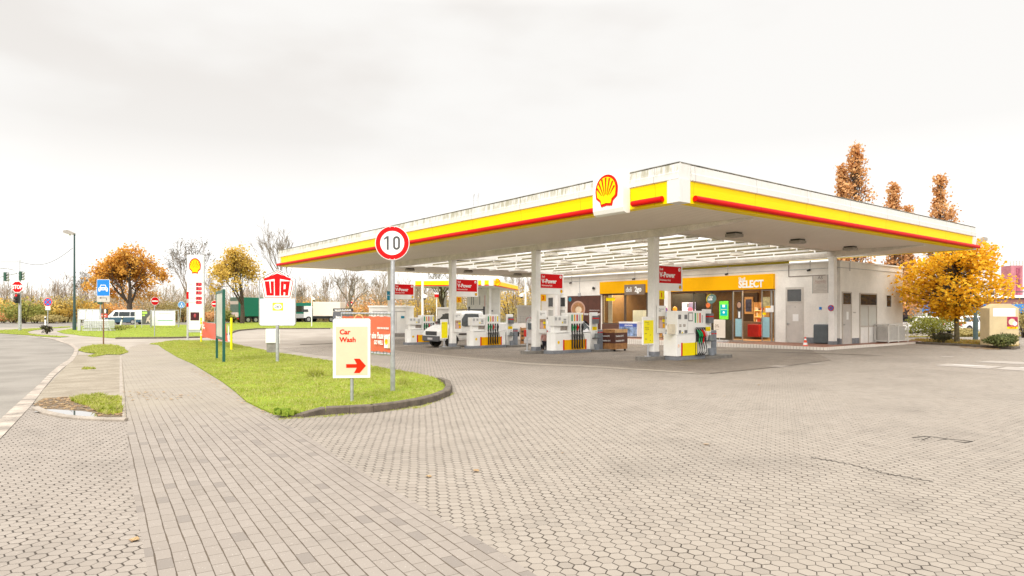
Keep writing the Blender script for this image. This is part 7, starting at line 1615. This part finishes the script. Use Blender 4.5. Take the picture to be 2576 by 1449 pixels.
# coloured shrubs and small trees along the far road
def bush(nm,label,px,d,w,h,leaf,n=900,size=.25,seed=1,dz=0,cat='bush',grp=None,stems=7,z0=0,bumps=7):
    p=Dp(px,d); base=gz(p[1])+dz; rng=random.Random(seed); t=thing(nm,label,cat,(p[0],p[1],base),CAMR,grp)
    q=MB(); tips=[]
    for i in range(stems):
        a=rng.uniform(0,2*PI); rr=rng.uniform(.2,.9)*w/2; e=Vector((math.cos(a)*rr,math.sin(a)*rr*.7,h*rng.uniform(.6,1.0)))
        q.path([Vector((e.x*.15,e.y*.15,-.05)),Vector((e.x*.5,e.y*.5,e.z*.5)),e],[.05*h/3+.01,.03*h/3+.008,.008],4)
    part('stems',q,BARK,t)
    lob=[(Vector((rng.uniform(-.32,.32)*w,rng.uniform(-.25,.25)*w,z0*h+h*(1-z0)*rng.uniform(.3,.68))),rng.uniform(.24,.36)) for _ in range(bumps)]
    V=[];Fc=[]
    for _ in range(n):
        c,rr=rng.choice(lob); v=Vector((rng.gauss(0,1),rng.gauss(0,1),rng.gauss(0,1))).normalized()*(rng.uniform(.35,1.08)**.6)
        P=c+Vector((v.x*rr*w,v.y*rr*w,v.z*rr*h*(1-z0)*1.0)); 
        if P.z<.03: P.z=rng.uniform(.03,.3*h)
        a=Vector((rng.uniform(-1,1),rng.uniform(-1,1),rng.uniform(-1,1))).normalized(); b=a.cross(v).normalized() if a.cross(v).length>.01 else Vector((1,0,0)); s=size*rng.uniform(.6,1.3); i=len(V)
        V+=[tuple(P-a*s*.5),tuple(P+b*s*.42),tuple(P+a*s*.5),tuple(P-b*s*.42)]; Fc.append((i,i+1,i+2,i+3))
    q=MB(); q.v=V;q.f=Fc;q.m=[0]*len(Fc);q.sm=[False]*len(Fc); part('foliage',q,leaf,t); return t
SH='autumn shrubs along the far road'
for i,(px,d,w,h,lf,lab) in enumerate([(35,104,9,5.6,L_OC,'tall ochre shrub behind the STOP sign'),(62,98,6,4.2,L_GR,'green shrub right of the signal mast'),(5,101,6,3.2,L_RU,'low russet shrub at the left edge'),(88,101,6,3.6,L_GR,'dark green shrub left of the no-stopping sign'),(130,103,7,5.6,L_OC,'ochre shrub behind the no-stopping sign'),(118,98,5,2.6,L_OL,'low olive shrub behind the leaning post'),(165,105,7,4.6,L_OL,'olive shrub left of the dark lamp post'),(212,106,6,6.2,L_OC,'yellow-green shrub right of the dark lamp post'),(238,108,7,5.4,L_OR,'orange shrub left of the big oak'),(290,112,9,3.6,L_RU,'russet shrub under the left side of the oak'),(372,112,9,3.8,L_OR,'orange shrub under the right side of the oak'),(432,110,8,4.6,L_OL,'olive shrub left of the price sign'),(462,108,7,3.8,L_OL,'dull shrub behind the blue path sign'),(532,110,8,3.6,L_RU,'russet shrub right of the price sign'),(572,112,8,3.2,L_OL,'olive shrub below the golden-brown tree'),(590,104,4,2.6,L_GR,'small green shrub left of the green truck'),(660,116,9,5.2,L_OC,'ochre shrub above the green truck'),(745,118,9,4.4,L_OR,'orange shrub between the two trucks'),(815,120,9,4.6,L_OL,'olive shrub above the white truck'),(880,118,8,4.6,L_OC,'ochre shrub behind the no-entry sign'),(945,116,9,5.2,L_RU,'russet shrub left of the farthest pillar'),(1010,114,9,5.6,L_OL,'olive shrub behind the farthest advert'),(1075,112,9,5.4,L_OC,'golden shrub left of the pickup'),(1125,112,9,5.2,L_OL,'olive-gold shrub behind the pickup'),(1180,116,9,5.0,L_OC,'golden shrub behind the third pillar'),(1285,110,9,6.4,L_OC,'golden shrub beside the white tower'),(1335,108,9,6.0,L_OL,'olive shrub behind the second pillar'),(1390,112,9,5.4,L_OC,'ochre shrub at the left end of the shop')]):
    bush('autumn_shrub',lab,px,d,w,h*(.80+.25*math.sin(i*2.3)),lf,1050,.32,seed=60+i,grp=SH,bumps=11,z0=.0)
# the wood behind reads as one mass of stems and twigs
def wood():
    rng=random.Random(77); q=MB()
    for _ in range(1500):
        px=rng.uniform(-120,1420); d=rng.uniform(118,150); p=Dp(px,d); h=rng.uniform(3.5,7.5)+(2.5 if px>850 else 0)*rng.random(); g=gz(p[1]); a=rng.uniform(0,2*PI); l=rng.uniform(0,1.2)
        m=rng.randrange(3); P=[Vector((p[0],p[1],g-.1)),Vector((p[0]+l*.3*math.cos(a),p[1]+l*.3*math.sin(a),g+h*.5)),Vector((p[0]+l*math.cos(a),p[1]+l*math.sin(a),g+h))]
        q.path(P,[.07,.05,.02],3,m)
        for b in range(9):
            t=rng.uniform(.3,.98); c=P[0].lerp(P[2],t); an=rng.uniform(0,2*PI); e=c+Vector((math.cos(an),math.sin(an),rng.uniform(.5,1.6)))*rng.uniform(.5,1.4); q.tube(c,e,.025,.012,3,m,False)
    o=meshobj('woodland',q,[M('twig_brown',(.42,.31,.23),.9,var=.1),M('twig_tan',(.54,.43,.31),.9,var=.1),M('twig_olive',(.30,.24,.13),.9,var=.1)],org=(0,0,0)); tag(o,'distant leafless woodland behind the far road','woodland',kind='stuff')
    V=[];Fc=[]
    for _ in range(42000):
        px=rng.uniform(-120,1420); d=rng.uniform(114,146); p=Dp(px,d); k=noise.noise(Vector((px*.012,3,0)))+.0; hm=3.2+2.4*k+(1.2 if px>900 else 0); z=gz(p[1])+hm*(1-rng.random()**.6)*1.35
        a=Vector((rng.uniform(-1,1),rng.uniform(-1,1),rng.uniform(-1,1))).normalized(); b=a.cross(Vector((.3,.2,1))).normalized(); s=.34*rng.uniform(.6,1.3); c=Vector((p[0],p[1],z)); i=len(V)
        V+=[tuple(c-a*s*.5),tuple(c+b*s*.4),tuple(c+a*s*.5),tuple(c-b*s*.4)]; Fc.append((i,i+1,i+2,i+3))
    q=MB(); q.v=V;q.f=Fc;q.m=[0]*len(Fc);q.sm=[False]*len(Fc)
    o=meshobj('undergrowth',q,leafmat('wood_leaf',(.50,.38,.20),(.60,.46,.22),(.38,.28,.15),.12,.3),org=(0,0,0)); tag(o,'brown and ochre undergrowth filling the distant wood','undergrowth',kind='stuff')
wood()
# right side: columnar trees behind the shop
def columnar(px,d,hpx,wpx,label,seed):
    p=Dp(px,d); base=gz(p[1]); Ht=ZA(hpx,d)-base; w=wpx/F*d; rng=random.Random(seed); t=thing('columnar_oak',label,'tree',(p[0],p[1],base),CAMR,'columnar oaks behind the shop')
    q=MB(); q.path([(0,0,-.1),(0,0,Ht*.5),(0,0,Ht*.96)],[.25,.16,.03],7); part('trunk',q,BARK,t)
    q=MB(); tips=[]
    for i in range(150):
        z0=rng.uniform(.08,.85)*Ht; a=rng.uniform(0,2*PI); L=rng.uniform(.10,.24)*Ht; z1=min(z0+L,Ht*.985); u=z1/Ht
        rm=w*.56*(min(1,(1.03-u)*2.9))*(.75+.25*math.sin(a*2+seed)); rr=rm*rng.uniform(.45,1.0)
        pts=[Vector((0,0,z0)),Vector((math.cos(a)*rr*.8,math.sin(a)*rr*.8,z0+(z1-z0)*.45)),Vector((math.cos(a)*rr,math.sin(a)*rr,z1))]; q.path(pts,[.05,.03,.012],3)
        for s in(.4,.6,.8,.95,1.0): tips.append((pts[1].lerp(pts[2],s) if s>.5 else pts[0].lerp(pts[1],.9),None))
    part('branches',q,BARK,t)
    if True: tips=[x for x in tips if noise.noise(x[0]*1.3+Vector((seed,0,0)))>-.22]
    q=leaves(tips,rng,7,.22,.24); part('crown',q,L_RU,t)
columnar(2152,60,361,84,'tallest columnar russet oak rising over the canopy roof',3); columnar(2248,66,462,64,'small columnar orange oak in the middle behind the canopy roof',4); columnar(2283,67,520,26,'little leaning side tree beside the middle columnar oak',7); columnar(2366,62,441,104,'right columnar russet oak above the canopy end',5)
columnar(2118,61,415,36,'narrow side stem left of the tallest columnar oak',9)
for i,(px,d,w,h,lab) in enumerate([(2140,58,8,5.6,'russet hedge tree behind the shop roof by the corner pillar'),(2200,60,8,6.0,'russet hedge tree behind the shop roof further right'),(2250,58,6,5.6,'russet foliage behind the right end of the shop')]):
    bush('russet_hedge',lab,px,d,w,h,L_RU,1800,.24,seed=90+i,grp='russet hedge behind the shop',z0=.2,cat='hedge')
# golden tree
def golden():
    px,d=2407.5,35.0; p=G(px,861,.10); d=dep(*p); base=gz(p[1])+.10; rng=random.Random(12); t=thing('golden_maple','golden-yellow maple in the planting bed right of the shop','tree',(p[0],p[1],base),CAMR)
    k=d/F; segs=[];tips=[]; th=ZA(775,d)-base
    q=MB(); q.path([(0,0,-.1),(-.02,0,th*.4),(-.05,0,th*.8),(-.06,.02,th*1.25),(-.02,0,th*1.9),(.0,0,ZA(625,d)-base)],[.14,.115,.10,.085,.05,.02],9); part('trunk',q,BARKG,t)
    ztop=ZA(612,d)-base
    # crown targets measured as silhouette: (px offset left,right) by height
    prof=[(790,-40,20),(775,-75,70),(755,-125,120),(735,-150,150),(715,-150,150),(695,-140,120),(675,-135,85),(655,-120,85),(635,-100,90),(618,-50,80)]
    for i in range(330):
        j=rng.randrange(len(prof)-1); u=rng.random(); py=prof[j][0]*(1-u)+prof[j+1][0]*u; a=prof[j][1]*(1-u)+prof[j+1][1]*u; b=prof[j][2]*(1-u)+prof[j+1][2]*u
        cx=(a+b)/2*k; hwx=(b-a)/2*k; an=rng.uniform(0,2*PI); rr=rng.random()**.45
        e=Vector((cx+hwx*rr*math.cos(an),hwx*.85*rr*math.sin(an),ZA(py,d)-base))
        zs=max(th*.95,min(e.z-abs(e.x)*.35-.2,ztop*.8)); s=Vector((-.04,0,zs)); m=s.lerp(e,.5)+Vector((rng.uniform(-.15,.15),rng.uniform(-.15,.15),.12))
        segs.append(([s,m,e],[.035,.022,.007],3 if i%6 else 2)); tips.append((e,None)); tips.append((m.lerp(e,.65),None))
    q=limbs(segs,None); part('branches',q,BARK,t)
    tips=[x for x in tips if noise.noise(x[0]*.9+Vector((4,2,0)))>-.18]
    q=leaves(tips,rng,17,.24,.17); part('crown',q,L_YE,t)
golden()
bush('round_bush','round yellow-green bush between the air unit cage and the golden tree',2355,43,3.2,1.75,leafmat('leaf_lime',(.22,.22,.03),(.32,.31,.05),(.14,.15,.02),1.5,.3),3200,.10,5)
bush('low_dark_bush','low dark brown bush at the left of the tree trunk',2372,35.2,1.35,.62,L_DK,1800,.07,6,dz=.1)
bush('low_juniper','spreading low green juniper at the foot of the beige container',2530,31.0,1.55,.70,leafmat('leaf_juniper',(.10,.12,.035),(.17,.18,.05),(.07,.085,.025),2.5,.2),2600,.09,7,dz=.08)
for i,(px,d,w,h,lab) in enumerate([(2445,46.8,2.2,.6,'thin bushes in front of the parked cars right of the trunk'),(2575,44,2.2,2.4,'bare olive shrub at the right edge behind the container'),(2420,64,5,2.6,'green hedge under the blue band'),(2480,66,5,2.6,'green hedge behind the lamp post'),(2330,62,4,2.3,'pale green hedge behind the white car')]):
    bush('car_park_shrub',lab,px,d,w,h,L_OL if i in(0,1) else L_GR,1300,.13,seed=110+i)
l,d=place(118,839,.02); bush('verge_tuft','dark twiggy tuft at the foot of the no-stopping sign',118,d,.9,.75,L_DK,500,.10,8)
bush('dead_branches','heap of dark cut branches lying on the verge in front of the van',303,61,3.2,.5,L_GR,500,.14,9,dz=.04)
gcx,gcy=G(795,945,.05); blades([([(gcx+.22*math.cos(i),gcy+.22*math.sin(i)) for i in range(6)],260,.03)],0,.18,.34,.03,0,12,name='grass_clump',label='tall grass tuft on the island left of the Car Wash board')
gcx,gcy=G(1015,965,.05); blades([([(gcx+.15*math.cos(i),gcy+.15*math.sin(i)) for i in range(6)],90,.03)],0,.15,.3,.02,0,13,name='grass_clump',label='thin weedy tuft right of the speed limit pole')
bush('weed','leafy dandelion-like weed at the kerb corner of the island',712,dep(*G(712,1040,.05)),.42,.07,leafmat('weed_leaf',(.22,.32,.03),(.32,.40,.05),(.16,.25,.02),3,.3),60,.13,12,dz=.05,stems=3)
# ================================================================ LIGHT, SKY, CAMERA
sc=bpy.context.scene
w=bpy.data.worlds.new('World'); sc.world=w; w.use_nodes=True; nt=w.node_tree; bg=nt.nodes['Background']
sky=nd(nt,'ShaderNodeTexSky'); sky.sky_type='NISHITA'; sky.sun_disc=False; SE,SR=R(33),R(205)
sky.sun_elevation=SE; sky.sun_rotation=SR
tc=nd(nt,'ShaderNodeTexCoord').outputs['Generated']; sx=nd(nt,'ShaderNodeSeparateXYZ'); nt.links.new(tc,sx.inputs[0])
el=sx.outputs[2]
# overcast cloud deck: brighter towards the zenith, soft grey banks
flat=vm(nt,'MULTIPLY',tc,(1.0,1.0,2.6))
rot=nd(nt,'ShaderNodeMapping'); rot.inputs['Rotation'].default_value=(0,0,YAW+R(4)); rot.inputs['Location'].default_value=(.35,.1,.2); nt.links.new(flat,rot.inputs[0])
n1=nz(nt,rot.outputs[0],1.7,4,.5); n2=nz(nt,rot.outputs[0],4.5,5,.5)
cl=mth(nt,'ADD',mth(nt,'MULTIPLY',n1,.75),mth(nt,'MULTIPLY',n2,.25))
cloud=sstep(nt,cl,.44,.62)
up_f=sstep(nt,el,.06,.36)
grey=mixc(nt,mth(nt,'MULTIPLY',cloud,mth(nt,'MULTIPLY',up_f,.95)),(.603,.590,.570),(.532,.508,.482))
zen=nd(nt,'ShaderNodeMapRange'); nt.links.new(el,zen.inputs[0]); zen.inputs[1].default_value=.42; zen.inputs[2].default_value=.95; zen.inputs[3].default_value=1.0; zen.inputs[4].default_value=3.9
cc=vm(nt,'SCALE',grey); nt.links.new(zen.outputs[0],cc.node.inputs['Scale'])
hor=nd(nt,'ShaderNodeMapRange'); nt.links.new(el,hor.inputs[0]); hor.inputs[1].default_value=0; hor.inputs[2].default_value=.24; hor.inputs[3].default_value=1.4; hor.inputs[4].default_value=1.0
cc2=vm(nt,'SCALE',cc); nt.links.new(hor.outputs[0],cc2.node.inputs['Scale'])
skd=vm(nt,'SCALE',sky.outputs[0]); skd.node.inputs['Scale'].default_value=.1
mx=mixc(nt,.97,skd,cc2); nt.links.new(mx,bg.inputs[0]); bg.inputs[1].default_value=1.0
sd=bpy.data.lights.new('sun','SUN'); sd.energy=1.7; sd.angle=R(32); sd.color=(1,.95,.88); so=bpy.data.objects.new('sun',sd); col.objects.link(so)
# from behind-left of the viewer
az=Vector((-.3*c_-.95*s_, .3*s_-.95*c_)).normalized(); sdir=Vector((az.x*math.cos(SE),az.y*math.cos(SE),math.sin(SE)))
so.rotation_euler=sdir.to_track_quat('Z','Y').to_euler(); sky.sun_rotation=math.atan2(sdir.x,sdir.y)
cd=bpy.data.cameras.new('camera'); cam=bpy.data.objects.new('camera',cd); col.objects.link(cam); sc.camera=cam
cam.location=(0,0,H); cam.rotation_euler=(PI/2,0,-YAW); cd.sensor_width=36; cd.lens=36*F/2576; cd.shift_y=(HY-724.5)/2576; cd.clip_end=3000; cd.clip_start=.05
sc.view_settings.view_transform='Standard'; sc.view_settings.look='None'; sc.view_settings.exposure=.72; sc.view_settings.gamma=1
sc.cycles.max_bounces=6; sc.cycles.transparent_max_bounces=12; sc.cycles.diffuse_bounces=3; sc.cycles.glossy_bounces=3; sc.cycles.caustics_reflective=False; sc.cycles.caustics_refractive=False
